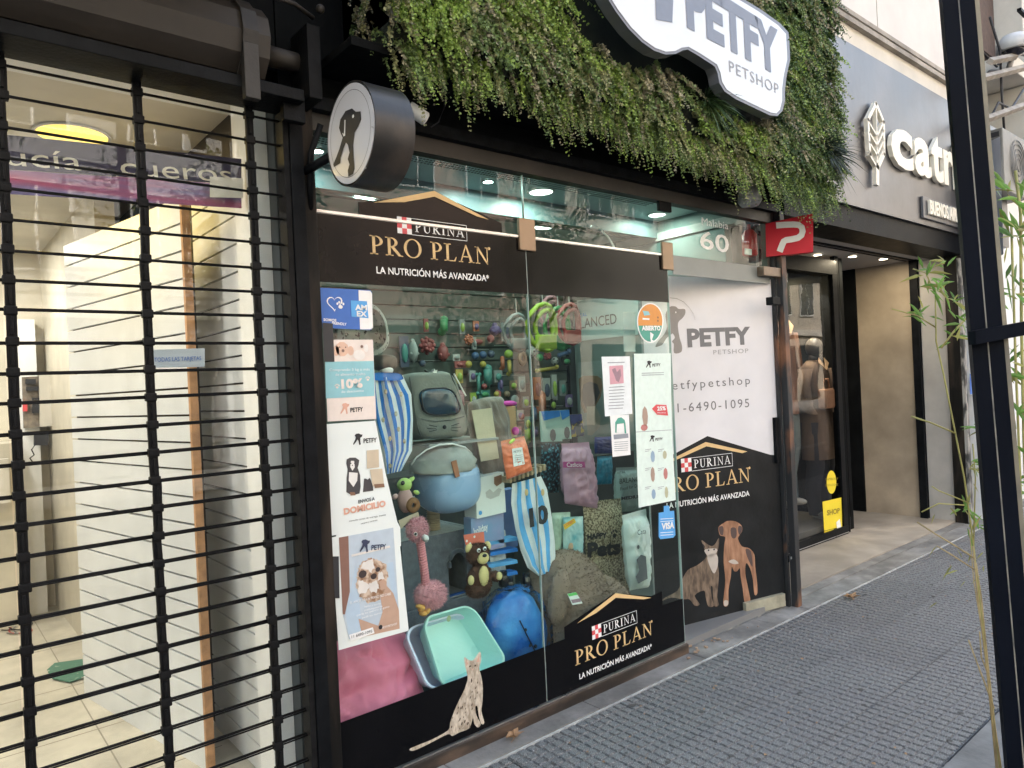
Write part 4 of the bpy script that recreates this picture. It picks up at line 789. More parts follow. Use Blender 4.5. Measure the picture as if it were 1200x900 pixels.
b.use(3); b.poly([P(370+x/6, 600+y/6, YG-.0038) for x, y in ((445, 490), (475, 470), (500, 490), (495, 540), (460, 550))])
b.build('photo', [INK('photo_blue', (.50, .58, .66)), INK('photo_brown', (.25, .13, .10)), INK('sleeve_blue', (.46, .58, .70)), INK('arm_skin', (.52, .34, .25)), M('puppy_print', (.38, .20, .11), .5, .25, 40, 0, col2=(.68, .54, .42), mix=(.4, .62)), INK('puppy_white', (.74, .70, .66)), INK('dark_eye', (.05, .035, .035))], pp)
mini_logo(425, 640, .72, YG-.0046, INK('navy', (.04, .05, .10)), pp)
for (t_, x0, y0, x1, y1, h) in (('EL AMOR DE UN PERRO NO CABE', 410, 708, 458, 697, 3), ('baño y corte', 427, 712, 446, 708, 2.3), ('peluquería', 427, 716, 448, 711, 2.3), ('para tu perro y gato', 418, 722, 456, 711.5, 2.3), ('pedí tu turno', 424, 725, 448, 718.5, 2.3), ('PETFYPETSHOP', 448, 737, 465, 732, 2.6)): T_(t_, x0, y0, x1, y1, h, YG-.0046, inkw, pp)
pq([(409, 744), (437, 735), (439, 742), (411, 751)], YG-.0046, 'number_tag', inkw, pp); T_('11 6490-1095', 412, 748, 436, 741, 3.4, YG-.0055, inkk, pp)
b = MB(); disc(b, P(446, 735, YG-.005), .009); b.build('round_mark', inkk, pp)
# papers on the pane next to the door
fl = pq([(705, 418), (738, 417.5), (741, 485), (709, 488)], YG, 'white_flyer', INK('flyer_white', (.80, .84, .86)), d=.001, label='white flyer with a pink photo of an animal above lines of text', cat='flyer')
b = MB(); b.poly(PQ([(714, 429), (730, 428), (731, 449), (715, 450.5)], YG-.0012)); b.use(1); b.poly(PQ([(717, 433), (721, 431), (723, 436), (727, 432), (728, 440), (725, 448), (722, 446), (720, 440)], YG-.0018)); b.build('picture', [ink_pk, INK('mauve_grey', (.35, .22, .27))], fl)
b = MB(); [b.poly(PQ([(713+random.random()*2, 453.5+i*3.6), (733-random.random()*4, 452.5+i*3.6), (733-random.random()*4, 453.4+i*3.6), (713, 454.4+i*3.6)], YG-.0012)) for i in range(8)]; b.poly(PQ([(712, 424.6), (732, 424), (732, 425), (712, 425.6)], YG-.0012)); b.build('text_lines', INK('dim_text', (.30, .32, .36)), fl)
f2 = pq([(715, 487), (737, 486), (739, 533), (718, 535.5)], YG+.0014, 'small_flyer', inkw, d=.001, label='small flyer with a green arch drawing taped under the white flyer', cat='flyer')
b = MB(); b.poly(PQ([(721, 507), (721, 495), (724, 490), (728, 489), (732, 492), (733, 496), (734, 508)], YG)); b.use(1); b.poly(PQ([(722.5, 507), (723, 497), (731, 496), (732, 508)], YG-.0004)); b.use(2); b.poly(PQ([(719, 509.5), (736, 508), (736.5, 513), (719.5, 515)], YG)); [b.poly(PQ([(720, 518+i*2.5), (736, 517+i*2.5), (736, 517.6+i*2.5), (720, 518.7+i*2.5)], YG)) for i in range(5)]
b.build('picture', [ink_g, inkw, INK('dim_text', (.3, .32, .36))], f2)
ls = pq([(743, 414.5), (786, 414), (787, 500), (792, 586), (748.5, 595), (745, 500)], YG-.0004, 'price_poster', INK('mint_paper', (.74, .86, .80)), d=.001, label='long mint poster of toys with a red discount tag, taped next to the door', cat='poster')
mini_logo(759, 427, .40, YG-.0014, inkk, ls); mini_logo(763, 514, .36, YG-.0014, inkk, ls)
b = MB(); [b.poly(PQ([(752, 437+i*2.3), (778, 436.3+i*2.3), (778, 437+i*2.3), (752, 437.8+i*2.3)], YG-.0014)) for i in range(2)]; b.poly(PQ([(745, 506), (787, 503.5), (787, 504), (745, 506.6)], YG-.0014)); 
for i in range(3):
    for j in range(2): x, y = 756+j*15, 527+i*22; b.poly(PQ([(x, y), (x+7, y-1.2), (x+7, y-.6), (x, y+.6)], YG-.0014)); b.poly(PQ([(x, y+2), (x+5, y+1), (x+5, y+1.5), (x, y+2.6)], YG-.0014))
b.build('text_lines', INK('dim_text', (.3, .32, .36)), ls)
b = MB(); 
for n_i, (x, y, rx, ry) in enumerate(((756, 488, 4, 12), (755, 501, 5, 4), (765, 535, 3, 7), (779, 533, 3, 5), (765, 556, 3, 9), (780, 555, 3, 7), (766, 579, 3, 6), (781, 577, 2.5, 7))):
    b.use(n_i % 4); s_ = mpp(YG, x, y); c = P(x, y, YG-.0016); b.poly([c+V3((rx*s_*math.cos(a)*1.3, 0, ry*s_*math.sin(a))) for a in [i*.785 for i in range(8)]])
b.build('picture', [INK('toy_brown', (.42, .30, .24)), INK('toy_red', (.55, .22, .20)), INK('toy_blue', (.30, .42, .55)), INK('toy_olive', (.50, .50, .34))], ls)
tg = pq([(764, 479), (769, 474), (781, 474.5), (783, 487), (770, 486)], YG-.002, 'price_tag', INK('tag_red', (.70, .09, .10)), ls); T_('25%', 770, 481, 780, 480.5, 4.5, YG-.003, inkw, tg, bold=.04); T_('descuento', 770, 484.3, 780, 484.3, 1.8, YG-.003, inkw, tg)
# oval sticker ABIERTO
os_ = MB(); ov = [(762+15*math.cos(a)*(1 if math.sin(a) > 0 else .98), 375-(24 if math.sin(a) > 0 else 28)*math.sin(a)) for a in [i*math.pi/14 for i in range(28)]]
ov = [(762+15.5*math.cos(a)*(1-.0*math.sin(a)), 376-(21+5*(math.sin(a) < 0))*math.sin(a)) for a in [i*math.pi/14 for i in range(28)]]
os_.prism(PQ(ov, YG), (0, .001, 0)); os_ = os_.build('open_sticker', inkw, label='orange and green oval open sticker at the top of the glass beside the door', cat='sticker')
inn = [(762+(x-762)*.92, 377+(y-377)*.94) for x, y in ov]; b = MB(); b.poly(PQ([p for p in inn if p[1] < 381] and [(min(x, 776.2), y) for x, y in inn if y < 381.5], YG-.001)); b.use(1); b.poly(PQ([(x, y) for x, y in inn if y >= 380], YG-.0008)); b.build('picture', [ink_o, ink_g], os_)
T_('ABIERTO', 752, 387, 774, 387, 5, YG-.002, inkw, os_, bold=.05)
b = MB(); b.poly(PQ([(753, 364), (760, 365), (762, 369), (755, 370)], YG-.0018)); b.use(1); b.poly(PQ([(753, 372.5), (761, 373), (761, 375), (753, 374.6)], YG-.0018)); b.poly(PQ([(762, 389), (766, 392), (764, 398), (767, 400), (763, 401), (762, 396)], YG-.0018)); b.use(2); [disc(b, P(771, y, YG-.0018), .006) for y in (372, 376)]; b.build('drawing', [ink_t, inkw, ink_br], os_)
# card sign
vs_ = pq([(772, 601), (778, 600), (778, 593), (784, 592.5), (785, 599), (790, 598.5), (791.5, 627), (789, 630), (774, 632), (772, 629)], YG, 'card_sticker', ink_lb, d=.001, label='bright blue payment sticker with white letters low beside the door', cat='sticker')
T_('VISA', 775, 620.5, 790, 618.5, 7, YG-.001, inkw, vs_, bold=.05); b = MB(); [b.poly(PQ([(774, y), (789, y-1), (789, y-.3), (774, y+.7)], YG-.001)) for y in (608, 611, 624, 627)]; b.build('text_lines', inkw, vs_)
# two sheets behind the glass, with no readable print
pq([(730, 366), (744, 366), (745, 412), (731, 412)], 2.56, 'grey_sheet', M('faded_sheet', (.34, .40, .40), .5, .1, 5, 0), label='faded grey sheet hanging behind the glass next to the open sticker', cat='notice', d=.001)
# ---------------- pink cushion
def cushion(name, C, d, mt, label, cat, seams=None, par=None, nz=.01):
    TL, TR, BR, BL = [V3(c) for c in C]; N = (TR-TL).cross(BL-TL).normalized(); N = N if N.y < 0 else -N
    b = MB(); n = 28; vs = []
    for s_ in (1, -1):
        for i in range(n+1):
            for j in range(n+1):
                u, v = j/n, i/n; pu = 1-(2*u-1)**4; pv = 1-(2*v-1)**4; h = d*(max(0, pu*pv))**.42
                rr_ = .5+(u-.5)*(1-.06*(2*v-1)**2), .5+(v-.5)*(1-.06*(2*u-1)**2)
                p = BL.lerp(BR, rr_[0]).lerp(TL.lerp(TR, rr_[0]), rr_[1]); w_ = nz*noise.noise(V3((u*3.5, v*3.5, s_+d*30)))+nz*.5*noise.noise(V3((u*11, v*6, s_)))
                if seams:
                    for (cu_, cv_, rd) in seams: e = abs(math.hypot(u-cu_, (v-cv_))-rd); w_ -= d*.34*math.exp(-(e/.022)**2)
                vs.append(p+N*s_*(h+w_*(pu*pv)**.3))
    fs = []
    for s_ in (0, 1):
        o_ = s_*(n+1)**2
        for i in range(n):
            for j in range(n): f = (o_+i*(n+1)+j, o_+i*(n+1)+j+1, o_+(i+1)*(n+1)+j+1, o_+(i+1)*(n+1)+j); fs.append(f if s_ == 0 else f[::-1])
    b.add(vs, fs); return b.build(name, mt, par, True, label=label, cat=cat)
pinkm = M('pink_quilted_nylon', (.70, .16, .27), .55, .12, 4, .12, bscale=14, sheen=.3)
cushion('pet_cushion', [P(378, 752, 2.72), P(476, 738, 2.80), P(503, 830, 2.60), P(372, 880, 2.56)], .05, pinkm, 'bright pink quilted pet cushion slumped against the glass', 'cushion', seams=[(.35, .45, .33), (1.1, .3, .35), (-.1, -.1, .5)], nz=.035)
# ---------------- litter trays
def tray(nm, C, mt, label, d=.10, wall=.07):
    b = MB(); rings(b, C, [(0, .012), (-.0, 0), (.05, 0), (.07, .008), (.16, d*.75), (.22, d), (.24, d)], .2, 6)
    return b.build(nm, mt, None, 'auto', label=label, cat='tray', group='pet trays leaning in the window')
lav = M('lavender_plastic', (.66, .67, .88), .3, .04, 4, 0, coat=.2); aqua = M('aqua_plastic', (.42, .74, .70), .3, .05, 3, 0, coat=.2)
tray('pet_tray', [P(472, 737, 2.665), P(545, 716, 2.74), P(585, 775, 2.68), P(505, 814, 2.535)], lav, 'pale lavender plastic tray behind the aqua one', .11)
ta = tray('pet_tray', [P(494, 724, 2.64), P(553, 707, 2.70), P(598, 778, 2.58), P(521, 812, 2.525)], aqua, 'aqua green plastic tray leaning open side out', .09)
b = MB(); disc(b, P(526, 725, 2.655), .014, (1, .2, 0)); b.build('round_sticker', INK('sticker_olive', (.40, .48, .28)), ta)
# ---------------- blue pod wrapped in film
crinkle = GLASS('crinkled_film', (.90, .94, .97), 1.6, .08, 2.2)
_n = crinkle.node_tree.nodes; _b = [x for x in _n if x.bl_idname == 'ShaderNodeBump'][0]; _b.inputs['Strength'].default_value = .9; _b.inputs['Distance'].default_value = .05; [x for x in _n if x.bl_idname == 'ShaderNodeTexNoise'][0].inputs['Scale'].default_value = 16
c = P(604, 741, 2.72); s_ = mpp(2.72, 604, 741); rt = Matrix.Rotation(math.radians(-24), 3, 'Y') 
b = MB(); b.ball(c, (41*s_, .09, 50*s_), rt, 32, nz=.10, fr=2.2, e=.9); pod = b.build('carrier_bag', M('royal_blue_nylon', (.02, .19, .72), .3, .25, 7, .8, col2=(.14, .52, .98), mix=(.35, .75), bscale=22, coat=.4), None, True, label='shiny royal blue pod shaped bag wrapped in clear film', cat='pet bag')
b = MB(); b.ball(c, (46*s_, .108, 55*s_), rt, 48, nz=.16, fr=6, e=.85); b.build('film', M('crinkled', (.5,.5,.5)) if False else crinkle, pod, True)
b = MB(); [b.ball(c+V3((dx, -.088, dz)), .009, n=8) for dx, dz in ((.05, -.06), (.015, -.045), (-.01, .035))]; b.build('eyelet', inkk, pod, True)
b = MB(); b.tube([c+rt @ V3((-.005, -.093, .10)), c+rt @ V3((.0, -.094, -.02)), c+rt @ V3((.01, -.088, -.12))], .003, 6); b.build('zip', inkk, pod)
pq([(478, 712), (556, 690), (562, 697), (486, 722)], 2.95, 'blue_board', M('blue_board_paint', (.02, .12, .45), .5, .1), d=.02, label='narrow blue board lying under the dark cat house', cat='board')
# ---------------- fluffy brown bed
c = P(662, 712, 2.80); b = MB(); s_ = mpp(2.80, 662, 712); b.ball(c, (58*s_, .20, 66*s_), None, 40, nz=.05, fr=2.1, e=.95); c2_ = P(697, 722, 2.80); b.ball(c2_, (54*s_, .18, 48*s_), None, 30, nz=.05, fr=2.4, e=.95); c2_ = P(680, 735, 2.68); b.ball(c2_, (.20, .10, .13), None, 30, nz=.12, fr=2.4)
b.ball(P(690, 684, 2.69), (.13, .05, .035), Matrix.Rotation(.5, 3, 'Y'), 20, nz=.15); b.ball(P(655, 700, 2.65), (.06, .05, .14), Matrix.Rotation(.25, 3, 'Y'), 20, nz=.15)

b.v = [(x, max(y, 2.535), max(z, .08)) for x, y, z in b.v]; b.fur(26000, .015, .0016)
bed = b.build('pet_bed', M('brown_plush', (.20, .14, .105), .95, .1, 5, .3, col2=(.30, .215, .165), mix=(.3, .7), island=.22), None, True, label='big fluffy brown cave bed behind the low black band', cat='pet bed')
b = MB(); b.prism(PQ([(665, 696), (675, 694), (683, 707), (671, 709)], 2.56), (0, .002, 0)); b.use(1); b.poly(PQ([(665, 696), (675, 694), (677, 697), (667, 699)], 2.559)); b.use(2); b.poly(PQ([(669, 703), (680, 701), (681, 705), (671, 707)], 2.559)); b.build('tag', [inkw, INK('tag_green', (.15, .6, .15)), INK('mauve_grey', (.3, .25, .27))], bed)
# ---------------- cat tree
ct = thing('cat_tree', 'dark grey plush cat tree with arched house and sisal post', 'cat tree', P(510, 700, 3.05)); gp = M('dark_grey_plush', (.13, .145, .175), .95, .25, 30, .3, sheen=.5)
a0, a1 = P(474, 706, 2.92), P(560, 706, 2.92); zt = P(510, 627, 2.92).z; zb = P(510, 708, 2.92).z
ax0, ax1 = P(527, 700, 2.92).x, P(549, 700, 2.92).x; az = P(538, 662, 2.92).z; azb = P(538, 698, 2.92).z
arcp = [((ax0+ax1)/2+(ax1-ax0)/2*math.cos(a), az+(ax1-ax0)/2*1.3*math.sin(a)) for a in [i*math.pi/10 for i in range(11)]]
ol = [(a0.x, zb), (ax0, zb), (ax0, azb)]+[(x, z) for x, z in reversed(arcp)]+[(ax1, azb), (ax1, zb), (a1.x, zb), (a1.x, zt), (a0.x, zt)]
b = MB(); b.prism([(x, 2.92, z) for x, z in ol], (0, .02, 0)); b.bx(a0.x, a0.x+.02, 2.941, 3.2, zb, zt); b.bx(a1.x-.02, a1.x, 2.941, 3.2, zb, zt); b.bx(a0.x+.021, a1.x-.021, 2.941, 3.2, zt-.02, zt-.001); b.bx(a0.x, a1.x, 3.201, 3.22, zb, zt); b.bx(ax0, ax1, 2.921, 2.938, zb, azb-.001); b.build('house', gp, ct)
b = MB(); b.bx(a0.x-.04, a1.x+.05, 2.905, 3.26, .078, zb-.001, .01); b.build('base', gp, ct)
b = MB(); b.tube([V3((x, 2.915, z)) for x, z in arcp], .012, 8); b.build('arch_trim', gp, ct, True)
sis = M('sisal_rope', (.50, .38, .26), .85, .2, 30, .3, aniso=(.2, .2, 4)); b = MB(); pc = P(509, 628, 3.02)
for k_ in range(12): z = zt+.004+k_*.011; b.lathe([(.030, 0), (.034, .005), (.030, .0105)], (pc.x, 3.02, z), n=16)
b.build('sisal_post', sis, ct, True); b = MB(); b.bx(pc.x-.07, pc.x+.11, 2.93, 3.15, zt+.138, zt+.165, .008); b.build('platform', gp, ct)
# ---------------- plush toys
def eye(b, c, r): b.ball(c, r, n=8)
pf = M('pink_fluff', (.75, .38, .44), .9, .12, 30, .2, island=.2, sheen=.4)
fm = thing('flamingo_plush', 'pink fluffy flamingo plush with a long corduroy neck', 'plush toy', P(502, 716, 2.66)); Yf = 2.66; s_ = mpp(Yf, 500, 660)
b = MB(); b.ball(P(505, 697, Yf), (19*s_, .045, 15*s_), Matrix.Rotation(.25, 3, 'Y'), 20, nz=.08); b.fur(3500, .016, .0014); bod = b.build('body', pf, fm, True)
b = MB(); b.ball(P(489, 620, Yf), (12*s_, .035, 13*s_), None, 18, nz=.08); b.fur(2600, .014, .0014); hd = b.build('head', pf, fm, True)
b = MB(); pth = [(492, 632), (494, 645), (496, 660), (498, 675), (499, 688)]; 
for i in range(20):
    t = i/20*4; k_ = min(3, int(t)); x = pth[k_][0]+(pth[k_+1][0]-pth[k_][0])*(t-k_); y = pth[k_][1]+(pth[k_+1][1]-pth[k_][1])*(t-k_); b.ball(P(x, y, Yf), (5.6*s_, .018, 2.1*s_), Matrix.Rotation(-.25, 3, 'Y'), 12)
b.build('neck', M('coral_corduroy', (.76, .30, .34), .85, .1), fm, True)
b = MB(); b.ball(P(498, 630, Yf-.03), (5*s_, .02, 3.6*s_), Matrix.Rotation(.7, 3, 'Y'), 12); b.use(1); b.ball(P(499, 633, Yf-.035), (2.6*s_, .014, 2.6*s_), None, 10); b.build('beak', [inkw, INK('grey_tip', (.35, .35, .35))], hd, True)
b = MB(); eye(b, P(487, 626, Yf-.034), .006); b.use(1); eye(b, P(487, 626, Yf-.030), .009); b.build('eye', [inkk, inkw], hd, True)
b = MB(); b.ball(P(508, 699, Yf-.03), (11*s_, .02, 6*s_), Matrix.Rotation(.5, 3, 'Y'), 14, nz=.05); b.fur(500, .01, .0014); b.build('wing', pf, fm, True)
b = MB(); [b.ball(P(x, y, Yf-.02), (5*s_, .02, 3*s_), Matrix.Rotation(a, 3, 'Y'), 10) for x, y, a in ((492, 711, .3), (494, 713, -.8), (496, 719, .2), (500, 716, -.6))]; b.build('foot', M('orange_felt', (.80, .42, .12), .9, .1), fm, True)
# bear
br_m = M('brown_bear_fur', (.10, .045, .03), .95, .25, 40, .2, island=.35); cr_m = M('cream_fleece', (.72, .58, .27), .9, .08, 20, .1)
be = thing('bear_plush', 'brown teddy bear plush with cream belly, ears and muzzle', 'plush toy', P(562, 696, 2.68)); Yb = 2.68; s_ = mpp(Yb, 562, 660)
def limb(name, lst, fur_, mt, par, ln=.007):
    b = MB(); [b.ball(P(x, y, Yb-dy), (rx*s_, ry, rz*s_), Matrix.Rotation(a, 3, 'Y'), 16, nz=.05) for (x, y, dy, rx, ry, rz, a) in lst]
    if fur_: b.fur(fur_, ln, .0013)
    return b.build(name, mt, par, True)
limb('body', [(563, 678, 0, 14, .045, 20, 0), (560, 690, 0, 15, .045, 9, 0)], 3600, br_m, be, .011); hb = limb('head', [(560, 649, .0, 14, .045, 12.5, 0)], 2600, br_m, be, .010)
limb('ear', [(550, 643, -.01, 5.5, .015, 6, 0)], 0, cr_m, hb); limb('ear', [(571, 640, -.01, 5, .015, 6, 0)], 0, cr_m, hb); limb('muzzle', [(566, 654, .038, 8, .022, 7, 0)], 0, cr_m, hb); limb('belly', [(567, 675, .036, 7, .016, 12, 0)], 0, cr_m, be)
limb('arm', [(552, 678, .02, 5, .02, 9, .3)], 300, br_m, be); limb('arm', [(581, 675, .02, 8, .02, 6, .5)], 300, br_m, be); limb('paw', [(552, 680, .045, 4, .012, 5.5, 0)], 0, cr_m, be); limb('paw', [(585, 675, .04, 4, .012, 5, 0)], 0, cr_m, be)
limb('nose', [(568, 651, .062, 3, .008, 2, 0)], 0, inkk, hb); limb('eye', [(561, 645, .042, 2.4, .006, 2.4, 0)], 0, inkw, hb); limb('eye', [(568, 643, .042, 2.4, .006, 2.4, 0)], 0, inkw, hb); limb('pupil', [(561.6, 645.4, .049, 1.2, .004, 1.2, 0)], 0, inkk, hb); limb('pupil', [(568.4, 643.5, .049, 1.2, .004, 1.2, 0)], 0, inkk, hb)
# header card of the bear
hc = pq([(543, 627), (567, 623), (568, 636), (546, 640)], Yb+.02, 'card', INK('card_red', (.72, .18, .12)), be, d=.001); b = MB(); [disc(b, P(x, y, Yb+.018), .006) for x, y in ((547, 634), (551, 637), (556, 629))]; b.build('print', inkw, hc)
# green and pink bird plush
bp_ = thing('bird_plush', 'plush bird with a lime green head, pink body and brown ring', 'plush toy', P(478, 600, 2.72)); Yb = 2.72; s_ = mpp(Yb, 478, 585)
limb('head', [(474, 568, 0, 9, .03, 8, 0), (482, 562, 0, 5, .012, 2.5, -.5)], 0, M('lime_fleece', (.48, .66, .20), .9, .1), bp_); limb('body', [(475, 586, 0, 9, .035, 15, 0)], 0, M('dusty_pink_fleece', (.62, .38, .36), .9, .1), bp_)
limb('eye', [(472, 566, .028, 2.6, .006, 2.6, 0)], 0, inkk, bp_); limb('arm', [(463, 582, 0, 4, .012, 3, -.5)], 0, M('dusty_pink_fleece'), bp_); limb('arm', [(488, 577, 0, 4, .012, 2.5, .5)], 0, M('lime_fleece'), bp_)
b = MB(); b.lathe([(.012*1.0, -.008), (.030, -.010), (.034, 0), (.030, .008), (.012, .008)], P(484, 592, Yb-.04), (0, 1, 0), 20); b.build('ring', M('brown_ring', (.25, .12, .05), .8, .2, 30, .1), bp_, True)
pq([(467, 610), (480, 604), (490, 600), (492, 606), (476, 614), (470, 620)], Yb-.045, 'card', INK('kraft', (.6, .5, .37)), bp_, d=.001)
# ---------------- basket carrier
bk = thing('basket_carrier', 'pale blue round basket carrier with a grey fabric top and tan strap', 'pet carrier', P(522, 600, 2.86)); Yk = 2.86; s_ = mpp(Yk, 522, 560)
pb = M('pale_blue_plastic', (.30, .45, .68), .28, .04, 4, 0, coat=.3); b = MB(); b.ball(P(524, 566, Yk), (36*s_, .15, 34*s_), None, 32, e=.72)
zc = P(524, 549, Yk).z; zc2 = zc
b.v = [(x, y, min(z, zc+.10*(x-P(524, 549, Yk).x))) for x, y, z in b.v]; b.build('bowl', pb, bk, True)
gf = M('grey_mesh_fabric', (.36, .37, .35), .85, .12, 12, .2, bscale=120); b = MB(); b.ball(P(520, 549, Yk), (38*s_, .155, 26*s_), Matrix.Rotation(-.12, 3, 'Y'), 36, nz=.10, fr=4.5, e=.9); b.v = [(x, y, max(z, zc-.006)) for x, y, z in b.v]; b.build('fabric_top', gf, bk, True)
b = MB(); b.tube([P(x, y, Yk-.152+.10*abs(x-520)/40) for x, y in ((482, 545), (488, 536), (500, 527), (515, 521), (530, 520), (545, 524), (553, 532))], .0035, 8); b.build('handle', inkw, bk, True)
b = MB(); b.prism(PQ([(529, 541), (535, 539), (539, 558), (534, 560)], Yk-.158), (0, .006, 0)); b.build('strap', M('tan_leather', (.36, .14, .07), .5, .2), bk)
# ---------------- grey backpack
bpk = thing('backpack_carrier', 'grey cat faced backpack carrier with a dark clear window', 'pet carrier', P(514, 515, 2.88)); Yk = 2.88
b = MB(); rings(b, [P(474, 437, Yk), P(532, 434, Yk), P(553, 512, Yk-.02), P(488, 515, Yk-.02)], [(.30, -.03), (.12, -.022), (.03, -.004), (0, .02), (0, .16), (.06, .2), (.3, .205)], .22, cap0=True); b.build('shell', M('grey_canvas', (.22, .23, .21), .8, .1, 8, .2, bscale=100), bpk, 'auto')
b = MB(); rings(b, [P(492, 456, Yk-.052), P(530, 454, Yk-.052), P(543, 485, Yk-.056), P(498, 487, Yk-.056)], [(.98, -.012), (.5, -.010), (.1, -.004), (0, 0), (-.04, .012)], .3); b.build('window', M('dark_blue_window', (.02, .05, .09), .08, .3, 6, .2, col2=(.08, .25, .42), mix=(.5, .75), coat=.6), bpk, True)
b = MB(); C_ = [P(492, 456, Yk-.054), P(530, 454, Yk-.054), P(543, 485, Yk-.058), P(498, 487, Yk-.058)]; ol = [C_[3].lerp(C_[2], u).lerp(C_[0].lerp(C_[1], u), v) for u, v in rrect(5, .3)]; b.tube(ol+[ol[0]], .0035, 6); b.build('window_piping', inkk, bpk, True)
b = MB()
for (x0, y0, x1, y1) in ((503, 498, 512, 500), (501, 502, 511, 502), (503, 506, 512, 503.5), (529, 499, 538, 496), (529, 501.5, 540, 500.5), (529, 504, 537, 505)): b.tube([P(x0, y0, Yk-.060), P(x1, y1, Yk-.060)], .0018, 5)
b.build('whiskers', inkk, bpk); b = MB(); b.tube([P(x, y, Yk-.03) for x, y in ((480, 442), (484, 470), (489, 500), (493, 511))], .0025, 5); b.tube([P(x, y, Yk-.03) for x, y in ((528, 438), (538, 462), (546, 490), (549, 508))], .0025, 5); b.tube([P(x, y, Yk-.052) for x, y in ((494, 491), (510, 494), (530, 492), (544, 488))], .002, 5); b.build('seam', M('seam_grey', (.10, .105, .10), .7, .1), bpk); b = MB(); b.ball(P(521, 500.5, Yk-.060), .010, n=10); b.build('nose_button', inkk, bpk, True); b = MB(); ct_ = P(510, 436, Yk-.01); b.prism([ct_+V3(((.018 if i % 2 else .008)*math.cos(i*.628), 0, (.018 if i % 2 else .008)*math.sin(i*.628))) for i in range(10)], (0, .003, 0)); b.build('hang_tag', inkw, bpk)
b = MB(); b.tube([P(498, 434, Yk+.02), P(503, 438, Yk), P(508, 434, Yk+.02)], .006); b.build('handle', inkk, bpk); b = MB(); b.tube([P(532, 438, Yk-.0), P(546, 464, Yk)], .004); b.build('piping', inkw, bpk)
b = MB(); b.bx(P(476, 510, 3).x, P(556, 510, 3).x, 2.80, 3.1, P(500, 518, 2.95).z-.012, P(500, 518, 2.95).z); b.build('glass_shelf', M('grey_shelf', (.3, .33, .33), .3, .1), label='thin shelf under the grey backpack carrier', cat='shelf')
# ---------------- striped cloths
aw = M('shirt_white', (.75, .77, .80), .8, .06, 20, .1); ab_ = M('shirt_blue', (.03, .20, .62), .8, .1, 20, .1); sky_b = M('shirt_sky', (.12, .42, .80), .6, .1, 20, .1)
b = MB(); cloth(b, [(430, 444, 472, 440), (434, 470, 482, 462), (440, 500, 484, 492), (447, 530, 483, 528), (452, 556, 470, 552)], 11, 2.70, .010, 1.3); bn = b.build('striped_bandana', [aw, ab_], None, True, label='blue and white striped dog shirt with small crests on a bust behind the posters', cat='dog shirt')
b = MB(); [b.ball(P(x, y, 2.675), (.008, .003, .011), n=8) for x, y in ((449, 492), (464, 485), (457, 514), (474, 517), (467, 503), (457, 546), (452, 459), (470, 462))]; b.build('crest', M('crest_print', (.45, .33, .12), .7, .4, 60, 0, col2=(.7, .62, .5)), bn, True)
b = MB(); rings(b, [P(438, 436, 2.69), P(470, 437, 2.69), P(474, 446, 2.69), P(434, 446, 2.69)], [(0, 0), (0, .006)], .3); b.build('collar', ab_, bn)
b = MB(); b.ball(P(453, 434, 2.74), (.03, .03, .02), None, 14); b.use(1); b.ball(P(450, 425, 2.76), (.055, .05, .035), None, 16, e=.7); b.build('bust', [inkw, M('dim_brown', (.10, .085, .07), .7, .3)], bn, True)
# speckled bag behind coupon
b = MB(); rings(b, [P(400, 352, 2.78), P(450, 356, 2.78), P(460, 417, 2.78), P(392, 417, 2.78)], [(.2, -.02), (0, 0), (0, .08), (.2, .1)], .4); b.build('speckled_hood', M('speckled_print', (.10, .09, .10), .7, .3, 60, .05, col2=(.55, .55, .53), mix=(.36, .43)), label='pale speckled fabric hood hanging behind the top sticker', cat='pet hood', smooth='auto')
# shirt ten
b = MB(); cloth(b, [(600, 567, 634, 558), (599, 590, 641, 573), (604, 620, 646, 602), (610, 645, 650, 632), (618, 665, 651, 652), (631, 675, 647, 670)], 7, 2.74, .008, .4); sh = b.build('striped_shirt', [aw, sky_b], None, True, label='white and sky blue striped pet shirt with a black number 10', cat='pet shirt')
text('10', P(621, 617, 2.70), P(643, 611, 2.70), .085, inkk, sh, bold=.05, off=.0); b = MB(); [b.ball(P(x, y, 2.72), (.012, .003, .018), n=10) for x, y in ((617, 577), (636, 577))]; b.build('crest', gold, sh, True)
# basket top over it
b = MB(); bt = P(594, 561, 2.76); 
for i in range(9): p_ = P(595+i*5, 562-i*1.8, 2.74); b.box((p_.x, 2.76, p_.z), (.017, .09, .032), None, .004)
b.build('wicker_mat', M('wicker_brown', (.26, .18, .11), .8, .35, 18, .3, col2=(.52, .40, .26)), label='brown wicker rim above the striped shirt, under the orange packet', cat='mat')
